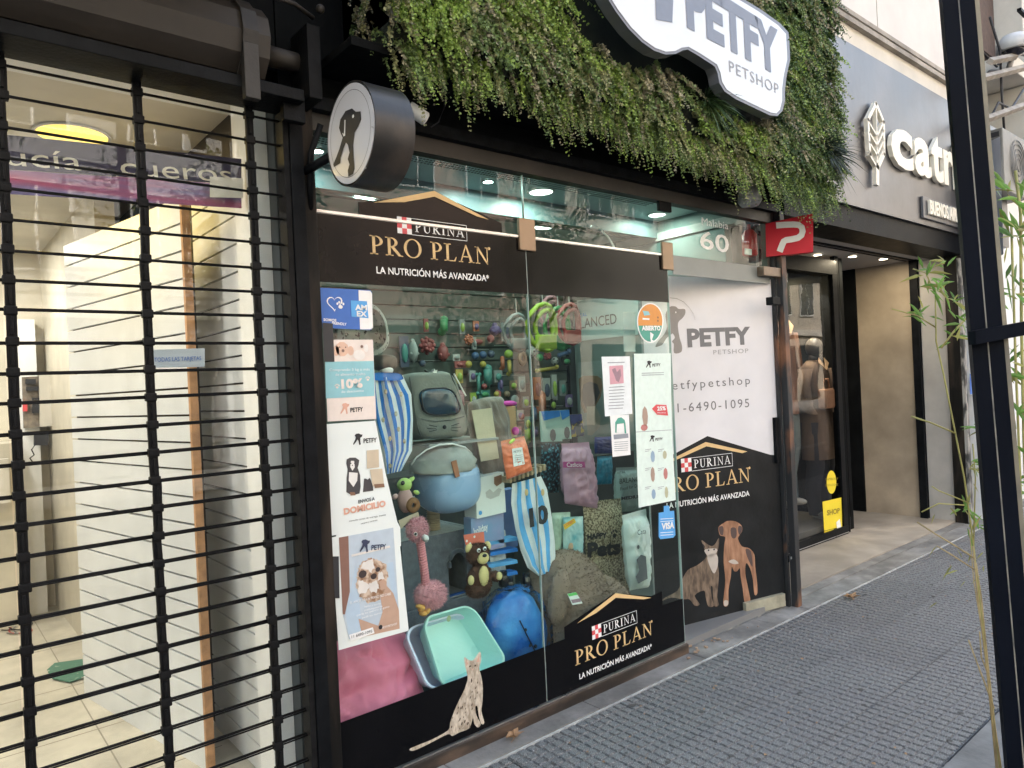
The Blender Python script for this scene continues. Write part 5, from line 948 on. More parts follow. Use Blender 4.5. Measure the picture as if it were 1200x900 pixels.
# ---------------- bags & boxes
def sack(nm, C, d, mt, label, cat, r=.12, nz=.006, group=None):
    """filled bag: pillow body with a flat crimped seam at the top, creased film"""
    TL, TR, BR, BL = [V3(c) for c in C]; N = (TR-TL).cross(BL-TL).normalized(); N = N if N.y < 0 else -N; b = MB(); n, m2 = 22, 30; vs = []; sd_ = random.random()*50; h_ = d*.5
    for s_ in (1, -1):
        for i in range(m2+1):
            for j in range(n+1):
                u, v = j/n, i/m2; pu = max(0, 1-(2*u-1)**4); pv = max(0, 1-(2*v-1)**6) if v < .5 else max(0, 1-((v-.5)/.42)**3) if v < .92 else 0
                bul = (pu**.5)*(pv**.5); pin = 1-.05*(1-pv)*0-.04*math.sin(v*3.1)*-1
                p = BL.lerp(BR, .5+(u-.5)*pin).lerp(TL.lerp(TR, .5+(u-.5)*pin), v)
                q = V3((u*3+sd_, v*4, 0)); cr = abs(noise.noise(q*1.7))*1.2+abs(noise.noise(q*4.1+V3((0, 0, 5))))*.7+.5*abs(noise.noise(V3((u*14+sd_, v*2.5, 2))))*(1.5 if v > .75 or v < .2 else .6)
                vs.append(p+N*s_*(h_*bul+.0012)+N*(-s_*(cr-.5)*(h_*.30+nz*.6)*(bul**.4)))
    fs = []
    for s_ in (0, 1):
        o_ = s_*(n+1)*(m2+1)
        for i in range(m2):
            for j in range(n): f = (o_+i*(n+1)+j, o_+i*(n+1)+j+1, o_+(i+1)*(n+1)+j+1, o_+(i+1)*(n+1)+j); fs.append(f if s_ == 0 else f[::-1])
    b.add(vs, fs); return b.build(nm, mt, None, True, label=label, cat=cat, group=group)
def pkt(x0, y0, x1, y1, Y, mt, nm, label, cat='packet', d=.03, tilt=0, group=None, **k): return sack(nm, [P(x0+tilt, y0, Y), P(x1+tilt, y0-1, Y), P(x1, y1-1, Y), P(x0, y1, Y)], d, mt, label, cat, group=group, **k)
pet_o = M('orange_foil', (.82, .20, .09), .3, .12, 8, .3, coat=.3); o1 = sack('food_packet', [P(587, 517, 2.66), P(614, 511, 2.66), P(624, 551, 2.66), P(594, 562, 2.66)], .035, pet_o, 'bright orange foil packet with a white label on the wicker rim', 'packet', nz=.012)
pq([(600, 526), (612, 524), (615, 544), (602, 547)], 2.638, 'label', inkw, o1); T_('PETFY', 602, 531, 611, 529.5, 2.5, 2.637, inkk, o1); b = MB(); [b.poly(PQ([(603, 534+i*2.4), (612.5, 532.6+i*2.4), (612.5, 533.2+i*2.4), (603, 534.7+i*2.4)], 2.637)) for i in range(4)]; b.build('text_lines', INK('dim_text', (.3, .32, .36)), o1); 
b = MB(); b.ball(P(600, 517, 2.64), (.022, .008, .008), Matrix.Rotation(-.5, 3, 'Y'), 10); b.build('clip', M('lime_plastic', (.5, .7, .08), .4, .1), o1, True)
b = MB(); rings(b, [P(586, 513, 2.655), P(617, 508, 2.655), P(618, 516, 2.65), P(588, 521, 2.65)], [(0, 0), (0, .004)], .15); b.build('clear_top', clear_plastic, o1)
wb = pq([(557, 561), (590, 553), (593, 600), (559, 608)], 2.78, 'white_box', M('white_card', (.75, .78, .78), .5, .04), d=.10, label='white cardboard box with a small animal print behind the bear', cat='box')
b = MB(); b.poly(PQ([(579, 559), (588, 556), (588, 566), (582, 570), (579, 567)], 2.778)); b.use(1); b.poly(PQ([(569, 577), (574, 573), (578, 577), (584, 572), (588, 573), (585, 581), (575, 585), (570, 583)], 2.778)); b.use(2); disc(b, P(563, 601, 2.778), .011); b.build('print', [ink_br, INK('flyer_grey', (.5, .5, .5)), ink_lb], wb)
bb = pq([(552, 608), (590, 599), (591, 640), (553, 650)], 2.80, 'snack_packet', M('blue_violet_pack', (.18, .42, .68), .4, .2, 3, .05, col2=(.40, .32, .55), mix=(.4, .6)), d=.06, label='blue and violet packet below the white box', cat='packet')
T_('holiday', 556, 627, 572, 620, 8, 2.795, inkw, bb, bold=.02)
pq([(590, 575), (604, 572), (607, 640), (592, 645)], 2.92, 'blue_box', M('denim_blue', (.12, .20, .42), .6, .1), d=.06, label='plain steel blue box behind the white cardboard box', cat='box')
# leaflet stand with small shelves
ld = thing('leaflet_stand', 'clear stand with blue edged ledges holding cards beside the bear', 'display stand', P(595, 690, 2.80))
for i, y in enumerate((632, 645, 659, 672)):
    b = MB(); b.prism(PQ([(572, y+3), (606, y-3), (607, y+1), (573, y+7)], 2.80), (0, .06, 0)); b.build('ledge', ab_ if i % 2 else M('shirt_sky'), ld); 
    b = MB(); b.prism(PQ([(574, y-8), (592, y-11), (593, y-4), (575, y)], 2.83), (0, .004, 0)); b.build('card', M('card_grey', (.5, .52, .52), .5, .3, 30, 0), ld)
b = MB(); b.bx(P(575, 690, 2.9).x, P(628, 690, 2.9).x, 2.76, 3.0, .076, .10, .01); b.build('base', aw, ld)
for n_i, (x, y) in enumerate(((597, 685), (617, 679), (590, 677))):
    b = MB(); c = P(x, y, 2.75); b.lathe([(0, 0), (.024, 0), (.026, .01), (.024, .02), (.026, .03), (.024, .04), (.018, .055), (.020, .058), (.018, .075), (0, .078)], c-V3((0, 0, .04)), n=14); b.build('black_jar', M('gloss_black', (.012, .012, .016), .2, .2, 8, 0, coat=.4), None, 'auto', label=['small black ridged jar nearest the blue pod', 'small black ridged jar below the striped shirt', 'small black ridged jar touching the bear'][n_i], cat='jar', group='black jars beside the bear')
# scratching tube
b = MB(); b.tube([P(595, 476, 2.95), P(597, 512, 2.95)], .042, 14); st_ = b.build('scratching_tube', M('cardboard', (.45, .29, .15), .8, .15, 5, .1), None, 'auto', label='cardboard scratching tube with a magenta fluffy cap', cat='scratcher')
b = MB(); b.ball(P(594, 473, 2.95), (.06, .05, .016), None, 14, nz=.1); b.ball(P(604, 505, 2.90), (.02, .02, .022), None, 12, nz=.1); b.build('pompom', M('magenta_fluff', (.55, .06, .35), .9, .2), st_, True)
# brown fleece with cream panel
cushion('fleece_bed', [P(546, 470, 2.92), P(588, 462, 2.98), P(603, 553, 2.88), P(566, 560, 2.84)], .05, M('taupe_fleece', (.16, .125, .10), .95, .2, 20, .3, sheen=.4), 'folded taupe fleece bed standing behind the blue basket', 'pet bed', nz=.02)
pq([(553, 481), (576, 478), (585, 537), (564, 541)], 2.82, 'cream_cloth', M('cream_fleece2', (.58, .52, .38), .9, .06, 20, .2), label='cream cloth panel laid over the taupe fleece', cat='cloth', d=.004)
# kibble bag, clear top
kib = M('kibble', (.20, .15, .09), .85, .3, 90, .6, col2=(.56, .47, .33), mix=(.42, .58), bscale=130)
kb = sack('kibble_bag', [P(683, 588, 3.02), P(727, 584, 3.02), P(737, 694, 2.98), P(692, 694, 2.98)], .08, kib, 'clear bag full of brown kibble with dark block lettering', 'pet food bag', .16)
b = MB(); rings(b, [P(681, 556, 2.86), P(735, 552, 2.87), P(728, 584, 2.84), P(683, 588, 2.84)], [(.02, .0), (0, .01), (.02, .02)], .1, close=False); n_b = len(b.v)
vs = []; 
for i in range(9):
    for j in range(13): u, v = j/12, i/8; p_ = P(681, 554, 3.0).lerp(P(735, 552, 3.0), u).lerp(P(683, 588, 2.98).lerp(P(728, 585, 2.98), u), v); vs.append(p_+V3((0, .03*noise.noise(V3((u*6, v*3, 2)))-.02, 0)))
b.v = []; b.f = []; b.fm = []; b.add(vs, [(i*13+j, i*13+j+1, (i+1)*13+j+1, (i+1)*13+j) for i in range(8) for j in range(12)]); b.build('clear_top', clear_plastic, kb, True)
for (t_, x0, y0, x1, y1, h) in (('HAPPY', 688, 632, 711, 630, 6), ('Pets', 688, 653, 727, 648, 16)): T_(t_, x0, y0, x1, y1, h, 2.94, inkk, kb, bold=.05)
b = MB(); paw(b, P(720, 626, 2.945), .03); b.build('paw_print', inkk, kb)
ws = sack('white_sack', [P(729, 604, 2.80), P(757, 596, 2.78), P(760, 688, 2.74), P(738, 692, 2.76)], .10, M('white_woven_sack', (.60, .66, .64), .5, .08, 6, .2), 'white pet food sack with black print beside the kibble bag', 'pet food bag', .2, .02)
T_('Cata', 747, 627, 757, 625, 6, 2.70, inkk, ws); b = MB(); b.poly(PQ([(746, 656), (751, 650), (757, 652), (759, 678), (748, 684), (745, 676), (749, 668)], 2.695)); disc(b, P(748, 641, 2.695), .012); b.build('print', INK('dark_print', (.08, .09, .10)), ws)
pk = sack('pink_bag', [P(658, 520, 3.05), P(690, 518, 3.05), P(700, 596, 3.0), P(662, 590, 3.0)], .10, M('mauve_pack', (.50, .28, .38), .4, .15, 5, .1), 'mauve pink cat litter bag with a magenta name strip', 'pet food bag', .14, .02)
pq([(660, 541), (685, 541), (686, 548), (660, 548)], 2.94, 'name_strip', INK('magenta_dk', (.38, .04, .20)), pk); T_('Catlicio', 664, 547, 682, 547, 5, 2.938, inkw, pk)
T_('CAT LITTER', 665, 527, 684, 527, 3, 2.938, ink_pk, pk)
pkt(647, 601, 668, 650, 2.95, M('mint_pack', (.42, .55, .45), .4, .15, 20, .1), 'snack_packet', 'pale mint snack packet right beside the striped shirt')
tq = pkt(660, 606, 683, 652, 2.92, M('turquoise_pack', (.14, .50, .60), .4, .2, 12, .1, col2=(.55, .72, .70)), 'snack_packet', 'turquoise snack packet with a yellow corner, by the kibble bag')
pq([(660, 615), (673, 607), (675, 612), (662, 621)], 2.90, 'corner_label', INK('yellow', (.85, .60, .05)), tq); T_('COMBO', 661.5, 618.5, 673, 611, 3.4, 2.899, inkred, tq)
b = MB(); b.ball(P(669, 640, 2.905), (.02, .004, .02), n=10); b.build('print', ink_tan, tq)
pkt(700, 535, 717, 568, 3.2, M('teal_pack', (.02, .22, .36), .4, .3, 20, .1), 'blue_bag', 'deep teal bag between the mauve bag and the small flyer')
pkt(697, 512, 722, 532, 3.3, M('navy_pack', (.04, .05, .20), .4, .3, 8, .1), 'blue_bag', 'navy box with swirls under the dog portrait poster')
pkt(634, 520, 655, 578, 3.15, M('speckled_teal_pack', (.015, .03, .05), .35, .5, 60, .1, col2=(.12, .42, .52), mix=(.5, .7)), 'blue_bag', 'black and teal speckled bag behind the striped shirt')
bl = pkt(722, 548, 750, 600, 3.1, M('balanced_pack', (.32, .38, .37), .5, .1, 5, .05), 'grey_bag', 'large grey green food bag beside the long mint poster', cat='pet food bag', d=.08)
T_('VITAL', 723, 556, 733, 554, 3, 3.05, inkk, bl); T_('BALANCED', 726, 567, 756, 563, 6, 3.05, inkk, bl); T_('Food for Dogs', 727, 575, 752, 570, 4, 3.05, inkk, bl); T_('MEDIUM', 728, 586, 752, 583, 3.6, 3.05, inkk, bl, bold=.05)
# hanging dose packets on the slatwall
for n_i, (x0, y0, x1, y1, tp, bt_, lab) in enumerate(((634, 482, 656, 518, ab_, M('mint_card', (.42, .58, .55), .5, .05), 'mint card packet with navy header, first of the hanging row'), (656, 481, 667, 515, ab_, M('mint_card'), 'narrow mint card packet hanging beside the first one'), (667, 486, 682, 512, M('navy_pack'), M('mustard', (.50, .36, .03), .5, .3, 30, 0, col2=(.04, .04, .10), mix=(.45, .5)), 'navy and yellow packet hanging third in the row'))):
    q = pq([(x0, y0), (x1, y0-1), (x1+3, y1-1), (x0+2, y1)], 3.7, 'hanging_packet', bt_, d=.02, label=lab, cat='packet', group='packets hanging under the toys'); pq([(x0, y0), (x1, y0-1), (x1+.6, y0+6), (x0+3, y0+11)], 3.698, 'header', tp, q)
    b = MB(); c = P((x0+x1)/2+3, y1-8, 3.697); b.poly([c+V3((.03*math.cos(a), 0, .045*math.sin(a))) for a in [i*.785 for i in range(8)]]); b.build('print', INK('dark_print', (.08, .09, .1)), q)
# ---------------- toys on the slatwall
Yt = 4.40
tm = lambda n, c, **k: M('toy_'+n, tuple(.05+q*.5 for q in c) if n != 'black' else c, .5, .15, 12, .05, **k)
TC = dict(red=(.45, .03, .03), orange=(.75, .15, .03), yellow=(.70, .52, .03), blue=(.02, .10, .30), lime=(.45, .65, .03), green=(.04, .42, .12), black=(.02, .02, .02), white=(.6, .6, .58), brown=(.28, .16, .07), navy=(.02, .04, .12), grey=(.35, .37, .37), purple=(.20, .10, .35), teal=(.05, .35, .30), pink=(.6, .25, .3))
def toy(kind, col, x, y, rx, ry, label, col2=None):
    s_ = mpp(Yt, x, y); c = P(x, y, Yt-.03); mt = tm(col, TC[col]); b = MB()
    if kind == 'ball': b.ball(c, rx*s_, n=14)
    elif kind == 'soccer':
        b.ball(c, rx*s_, n=14); b.use(1)
        for (dx, dz) in ((0, 0), (.8, .3), (-.7, .5), (-.4, -.8), (.5, -.75)): r_ = rx*s_; dy = -math.sqrt(max(.02, 1-dx*dx-dz*dz)); b.ball(c+V3((dx, dy, dz))*r_*.93, r_*.26, n=7)
        return b.build('toy_ball', [tm('white', TC['white']), tm('black', TC['black'])], None, True, label=label, cat='toy', group='toys hung on the back slatwall')
    elif kind == 'ring': b.lathe([(rx*s_*.45, -.012), (rx*s_*.9, -.012), (rx*s_, 0), (rx*s_*.9, .012), (rx*s_*.45, .012)], c, (0, 1, 0), 18); b.v = [(a, q, c.z+(z-c.z)*ry/rx) for a, q, z in b.v]
    elif kind == 'bone': b.tube([c+V3((0, 0, -ry*s_)), c+V3((0, 0, ry*s_))], rx*s_*.55, 10); [b.ball(c+V3((sx*rx*s_*.55, 0, sz*ry*s_)), rx*s_*.6, n=10) for sx in (-1, 1) for sz in (-1, 1)]
    elif kind == 'stick': b.tube([c+V3((-rx*s_, 0, -ry*s_)) if rx > ry else c-V3((0, 0, ry*s_)), c+V3((rx*s_, 0, ry*s_*.3)) if rx > ry else c+V3((0, 0, ry*s_))], min(rx, ry)*s_, 10); [b.ball(e_, min(rx, ry)*s_*1.15, n=8) for e_ in (V3(b.v[0]), V3(b.v[-1]))]
    elif kind == 'plush': b.ball(c, (rx*s_, .05, ry*s_), None, 14, nz=.2, fr=4); b.ball(c+V3((0, 0, ry*s_*.95)), rx*s_*.55, n=10); [b.ball(c+V3((sx*rx*s_*.9, -.02, -.2*ry*s_)), rx*s_*.35, n=8) for sx in (-1, 1)]
    elif kind == 'spiky': 
        b.ball(c, rx*s_*.75, n=12); [b.ball(c+V3((math.cos(a)*math.cos(q), -abs(math.sin(q)), math.sin(a)*math.cos(q)))*rx*s_*.85, rx*s_*.25, n=6) for a in [i*.785 for i in range(8)] for q in (0, .8)]
    elif kind == 'card':
        b.prism([c+V3((-rx*s_, 0, -ry*s_)), c+V3((rx*s_, 0, -ry*s_)), c+V3((rx*s_, 0, ry*s_)), c+V3((-rx*s_, 0, ry*s_))], (0, .012, 0)); b.use(1); b.ball(c+V3((0, -.004, -ry*s_*.1)), (rx*s_*.7, .018, ry*s_*.62), n=12)
        return b.build('toy_pack', [mt, tm(col2 or 'white', TC[col2 or 'white'])], None, 'auto', label=label, cat='toy', group='toys hung on the back slatwall')
    return b.build('toy_'+{'ball': 'ball', 'ring': 'ring', 'bone': 'bone', 'stick': 'stick', 'plush': 'plush', 'spiky': 'spiky_ball'}[kind], mt, None, True, label=label, cat='toy', group='toys hung on the back slatwall')
for t_ in (('ball', 'lime', 596, 415, 5.2, 0, 'lime tennis ball hanging near the pane joint'), ('soccer', 'white', 622, 412, 6.2, 0, 'larger black and white football toy beside the brown ring'), ('ball', 'green', 632, 419, 4.4, 0, 'green ball toy between the football and red spiky ball'), ('spiky', 'red', 641, 417, 5, 0, 'red spiky ball toy next to the green ball'), ('soccer', 'white', 650, 423, 4.6, 0, 'smaller football toy under the blue bow toys'),
    ('ring', 'brown', 612, 420, 6.5, 9, 'brown oval ring toy next to the tennis ball'), ('ball', 'yellow', 549, 427, 4.4, 0, 'yellow ball toy alone near the orange bushy toy'), ('ball', 'blue', 557, 417, 4.6, 0, 'dark blue ball, first of the blue trio'), ('ball', 'blue', 566, 416, 4.6, 0, 'dark blue ball, middle of the blue trio'), ('ball', 'navy', 575.5, 415, 4.6, 0, 'navy ball, last of the blue trio'), ('ball', 'yellow', 566, 427, 4, 0, 'dull yellow ball under the blue trio'),
    ('spiky', 'red', 500, 405, 10, 0, 'large red knotted rope toy hanging beside the pale plush'), ('plush', 'red', 519, 414, 6, 10, 'red plush figure hanging beside the price cards'), ('spiky', 'orange', 549, 398, 6, 0, 'orange bushy ball toy at the top row'), ('ball', 'red', 575, 397, 4.5, 0, 'red ball toy in a clear pack at the top'), ('bone', 'teal', 561, 450, 4, 11, 'teal green bone toy hanging over the backpack'), ('ball', 'red', 567.5, 453, 3.6, 0, 'small red ball beside the teal bone'),
    ('ball', 'yellow', 582, 462, 3.6, 0, 'small yellow ball in the lowest row'), ('ball', 'brown', 594, 462, 4, 0, 'tan ball in the lowest row'), ('stick', 'orange', 589, 426, 2.4, 6, 'short orange stick toy under the tennis ball'), ('stick', 'yellow', 597, 431, 2.4, 7, 'short yellow stick toy hanging under the tennis ball'), ('stick', 'yellow', 640, 432, 16, 2.2, 'long yellow bar toy lying above the oval packs'),
    ('card', 'orange', 630, 455, 5.5, 13, 'orange oval pack toy below the yellow bar', 'red'), ('card', 'white', 641, 456, 5.5, 13, 'white card pack with a navy toy below the yellow bar', 'navy'), ('card', 'white', 650, 454, 4, 15, 'white card pack with a long lime toy', 'lime'), ('card', 'grey', 660, 455, 4.5, 9, 'small grey card pack beside the lime one', 'teal'), ('card', 'white', 612, 450, 5, 9, 'white pack with grey toy just beside the pane joint', 'grey'),
    ('plush', 'white', 484, 412, 5, 13, 'pale long plush toy hanging over the backpack'), ('card', 'navy', 474, 412, 6, 18, 'dark patterned pack at the left end of the toy rows', 'teal'), ('stick', 'blue', 660, 414, 8, 2.4, 'blue bow toy, topmost right of the toys'), ('card', 'black', 664, 423, 7, 5, 'black and green lattice toy beside the smaller football', 'green'), ('card', 'white', 535, 419, 5, 4, 'white price card pack between red plush and yellow ball', 'grey'), ('ball', 'navy', 495, 426, 4, 0, 'dim violet ball under the red rope toy'), ('card', 'grey', 594, 389, 8, 11, 'grey letter shaped pack hanging at the top row', 'navy'),
    ('plush', 'purple', 580, 387, 6, 6, 'purple plush toy in the top row'), ('card', 'grey', 584, 441, 6, 7, 'pale blue squeaky toy pack in the middle', 'teal'), ('card', 'red', 540, 427, 8, 4, 'dark red flat pack under the price card', 'red'), ('card', 'black', 603, 468, 9, 10, 'black pack in the lowest row near the scratching tube', 'grey'), ('card', 'brown', 560, 400, 10, 5, 'tan bone pack behind the orange bushy ball', 'red'), ('card', 'white', 556, 402, 3, 7, 'white tag hanging beside the orange bushy ball', 'grey'), ('ball', 'red', 611, 488, 4, 0, 'small red ball low behind the orange packet'), ('card', 'teal', 568, 462, 8, 5, 'green and teal pack behind the taupe fleece', 'green')):
    toy(*t_)
rows_ = {'second': (440, 452), 'third': (468, 474), 'fourth': (486, 496), 'fifth': (505, 515), 'top': (380, 384)}
cols_ = list(TC); kk = 0
for rn, (ya, yb) in rows_.items():
    for q_ in range(9 if rn != 'top' else 4):
        x = (538+q_*16 if rn in ('second', 'third') else 600+q_*9 if rn != 'top' else 500+q_*20)+random.uniform(-2, 2)
        if rn in ('fourth', 'fifth') and x > 634: continue
        if rn == 'second' and x > 618: continue
        c1 = cols_[(kk*5+2) % len(cols_)]; c2 = cols_[(kk*7+4) % len(cols_)]; kk += 1
        if c1 == c2: c2 = 'white' if c1 != 'white' else 'red'
        toy('card' if kk % 3 else 'stick', c1, x, random.uniform(ya, yb), random.uniform(3, 5.5), random.uniform(5, 9), 'small %s %s hung %s along the %s slatwall row' % (c1, ('pack with %s toy' % c2) if kk % 3 else 'rod toy', ['first', 'second', 'third', 'fourth', 'fifth', 'sixth', 'seventh', 'eighth', 'ninth'][q_], rn), c2)
for (x, y, w_) in ((505, 423, 30), (560, 410, 26), (640, 408, 36), (600, 440, 30), (640, 476, 40), (590, 405, 22)):
    b = MB(); b.tube([P(x-w_/2, y, Yt-.01), P(x+w_/2, y-.4, Yt-.01)], .003, 5); b.build('hook_rail', alu, label={505: 'thin hook rail under the red rope toy', 560: 'thin hook rail over the blue ball trio', 640: 'thin hook rail above the smaller football toy', 600: 'thin hook rail over the white packs near the pane joint', 590: 'thin hook rail above the lime tennis ball'}[x] if y != 476 else 'lowest hook rail, above the hanging mint packets', cat='hook rail')
# hanging lime & red dog harnesses in front of the wall
def harness(cx, cy, s, col, label, Y):
    mt = M('harness_'+col, tuple(q*.40 for q in TC[col]), .6, .2, 12, .1); b = MB(); 
    for (r1, r2, ox) in ((.13, .16, 0), (.08, .12, .02)): c = P(cx, cy, Y); b.tube([c+V3((ox+r1*s*math.sin(a), -.02*math.cos(a*2), r2*s*math.cos(a))) for a in [i*.45 for i in range(15)]], .018*s, 7)
    c = P(cx, cy, Y); b.box(c+V3((0, -.02, -.10*s)), (.18*s, .03, .10*s), None, .01); h_ = b.build('dog_harness', mt, None, True, label=label, cat='harness', group='harnesses hanging from the ceiling rail')
    b = MB(); b.tube([c+V3((0, 0, .17*s)), c+V3((0, 0, .30*s))], .004, 5); b.build('hook', alu, h_)
harness(637, 384, 1.0, 'lime', 'lime green dog harness hanging nearest the pane joint', 3.6); harness(655, 385, .95, 'green', 'green dog harness hanging between the lime and red ones', 3.8); harness(668, 380, .9, 'red', 'red dog harness hanging beside the bright wall poster', 3.7); harness(606, 390, .8, 'grey', 'grey dog harness hanging on the other side of the pane joint', 3.8); harness(646, 368, .8, 'pink', 'pink dog harness hanging highest of the group', 3.9)
# posters on the side wall: bright panel and dog portrait
Xw = 4.462
def wq(pts, d, nm, mt, par=None, **k): b = MB(); b.prism([PXp(x, y, Xw-d) for x, y in pts], (.001, 0, 0)); return b.build(nm, mt, par, **k)
bp2 = wq([(676, 352), (748, 346), (748, 392), (676, 400)], .002, 'wall_poster', M('pale_panel', (.52, .60, .60), .45, .06), label='pale printed panel high on the shop side wall behind the harnesses', cat='poster')
text('BALANCED', PXp(668, 387, Xw-.004), PXp(723, 379, Xw-.004), .085, inkk, bp2, off=.002); text('VITAL', PXp(676, 374, Xw-.004), PXp(688, 370, Xw-.004), .035, ab_, bp2, off=.002)
dp2 = wq([(677, 425), (748, 418), (748, 520), (677, 520)], .002, 'wall_poster', M('dim_panel', (.22, .27, .27), .5, .1), label='grey poster with a brown and black dog portrait on the side wall', cat='poster')
b = MB(); f_ = lambda pts, l: b.poly([PXp(590+x/10, 420+y/10, Xw-.004-.001*l) for x, y in pts])
f_([(880, 240), (930, 205), (1010, 200), (1100, 205), (1150, 240), (1160, 330), (1140, 450), (1100, 520), (1040, 620), (950, 640), (910, 560), (895, 440)], 0); b.use(1); f_([(940, 300), (1010, 270), (1100, 300), (1130, 400), (1090, 500), (1060, 580), (970, 600), (930, 500), (925, 380)], 1); b.use(2); f_([(975, 560), (1080, 560), (1140, 680), (1130, 800), (1040, 900), (985, 900), (975, 700)], 2); b.build('portrait', [INK('dog_brown', (.19, .12, .08)), INK('dog_mask', (.05, .045, .055)), INK('bib_grey', (.33, .31, .27))], dp2)
# till counter and dark gondola to fill the shop depth
part('counter', shop_dark, (3.3, 4.2, 3.6, 4.0, .05, 1.0)); part('gondola', M('gondola_dark', (.04, .05, .055), .5, .2), (1.4, 2.9, 3.9, 4.2, .05, 1.0)); 
# ================================================================ mannequins in the clothes shop window
def dress(nm, mt, par, secs, n=16, nz=.05):     # secs = (centre, rx, ry) stacked rings
    b = MB(); vs = []; fs = []
    for i, (c, rx, ry) in enumerate(secs):
        for k in range(n): a = 2*math.pi*k/n; q = 1+nz*noise.noise(V3((math.cos(a)*2, math.sin(a)*2, i*.6+c[0])))+nz*.6*math.sin(a*5+i*.4); vs.append(V3(c)+V3((rx*math.cos(a)*q, ry*math.sin(a)*q, 0)))
    for i in range(len(secs)-1):
        for k in range(n): fs.append((i*n+k, i*n+(k+1) % n, (i+1)*n+(k+1) % n, (i+1)*n+k))
    fs.append(tuple(range(n))); fs.append(tuple((len(secs)-1)*n+k for k in range(n))); b.add(vs, fs); return b.build(nm, mt, par, True)
def mannequin(x, Y, z0, lab, jm, lm, s=1., coat=False):
    t = thing('mannequin', lab, 'mannequin', (x, Y, z0)); q = lambda dx, dy, z, rx, ry: ((x+dx*s, Y+dy, z0+z*s), rx*s, ry*s)
    dress('jacket', jm, t, [q(0, 0, (.55 if coat else .74), .19, .13), q(0, 0, 1.0, .18, .13), q(0, 0, 1.15, .17, .12), q(0, 0, 1.32, .20, .12), q(0, 0, 1.40, .20, .10), q(0, 0, 1.45, .12, .08), q(0, 0, 1.48, .07, .06)])
    for sx in (-1, 1): 
        dress('sleeve', jm, t, [q(sx*.19, -.06 if coat else .0, .80 if not coat else .98, .045, .05), q(sx*.24, -.03, 1.05, .055, .06), q(sx*.23, 0, 1.25, .065, .065), q(sx*.18, 0, 1.40, .07, .07)])
        dress('leg', lm, t, [q(sx*.10, 0, .03, .055, .06), q(sx*.105, .02, .25, .06, .07), q(sx*.10, -.02, .48, .075, .08), q(sx*.09, 0, .75, .09, .10), q(sx*.08, 0, .90, .10, .11)])
        b = MB(); b.ball((x+sx*.10*s, Y-.06, z0+.03), (.04, .10, .035)); b.build('shoe', M('pale_shoe', (.4, .38, .35), .6, .2), t, True)
    b = MB(); b.tube([(x, Y, z0+1.46*s), (x, Y, z0+1.54*s)], .045*s, 12); b.ball((x, Y-.01, z0+1.60*s), (.070*s, .085*s, .095*s), n=14); b.build('head_form', M('mannequin_grey', (.05, .045, .04), .4, .1), t, True)
    for sx in (-1, 1): b = MB(); b.prism([(x+sx*.0, Y-.125*s, z0+1.38*s), (x+sx*.09*s, Y-.10*s, z0+1.45*s), (x+sx*.05*s, Y-.08*s, z0+1.50*s)], (0, .01, 0)); b.build('lapel', M('tan_collar', (.35, .22, .12), .7, .2), t)
    return t
mannequin(6.20, 3.52, .30, 'mannequin in a dark brown leather jacket and grey trousers behind the glass', M('brown_leather', (.11, .05, .03), .4, .3, 6, .15), M('grey_denim', (.17, .20, .20), .85, .2, 8, .2), 1.15)
mannequin(6.56, 3.36, .16, 'mannequin in a long tan coat holding a brown bag, near the window frame', M('tan_wool', (.10, .062, .04), .85, .2, 8, .2), M('black_cloth', (.02, .02, .025), .8, .2), 1.0, True)
b = MB(); b.box((6.46, 3.20, 1.28), (.22, .07, .18), None, .02); b.tube([(6.40, 3.20, 1.36), (6.42, 3.20, 1.46), (6.50, 3.20, 1.46), (6.52, 3.20, 1.36)], .008); b.build('handbag', M('brown_bag_leather', (.26, .12, .06), .5, .2), label='brown handbag hung on the tan coated mannequin', cat='handbag')
# yellow stickers on that glass
Yq = 3.146
ys = MB(); c = P(974.5, 565, Yq); s_ = mpp(Yq, 974, 565); ys.prism([c+V3((9.2*s_*1.25*math.cos(a), 0, 13.5*s_*math.sin(a))) for a in [i*.2618 for i in range(24)]], (0, .002, 0)); yel = M('yellow_vinyl', (.85, .68, .03), .45, .04); ys = ys.build('round_sticker', yel, label='round yellow sticker on the clothes shop window', cat='sticker')
text('CAMBIOS Y', P(967, 563, Yq-.001), P(982, 562, Yq-.001), .02, INK('olive_text', (.30, .22, .02)), ys); text('DEVOLUCIONES', P(967, 570, Yq-.001), P(982, 569, Yq-.001), .02, INK('olive_text'), ys)
sq = MB(); sq.prism(PQ([(964, 588), (986, 583), (987, 617), (966, 622)], Yq), (0, .002, 0)); sq = sq.build('square_sticker', yel, label='square yellow sticker below the round one on the clothes shop window', cat='sticker'); text('SHOP', P(969, 604, Yq-.001), P(984, 601, Yq-.001), .045, INK('olive_text'), sq, bold=.03)
b = MB(); b.prism(PQ([(966, 622.5), (977, 620), (977, 623), (966, 626)], Yq), (0, .002, 0)); b.build('strip', yel, sq); b = MB(); b.poly(PQ([(980, 612), (984, 608), (986, 618), (981, 620)], Yq-.002)); b.build('picture', inkw, sq)
SA = math.radians(3.3); SD = V3((math.cos(SA), math.sin(SA), 0)); SN = V3((math.sin(SA), -math.cos(SA), 0)); S0 = P(860, 60, 1.98)
def SP(x, y, off=0.): return PP(x, y, S0+SN*off, SN)
pts = [(925, 48), (924, 38), (914, 27), (890, 10), (850, -14), (815, -34), (790, -52), (760, -72), (730, -80), (712, -70), (703, -45), (704, -20), (712, -2), (722, 14), (737, 34), (752, 49), (766, 59), (780, 64), (792, 63), (800, 59), (806, 58), (818, 65), (838, 78), (841, 86), (843, 97), (849, 107), (862, 116), (885, 127), (902, 135), (911, 136), (917, 130), (920, 118), (920, 104), (922, 88), (926, 70)]
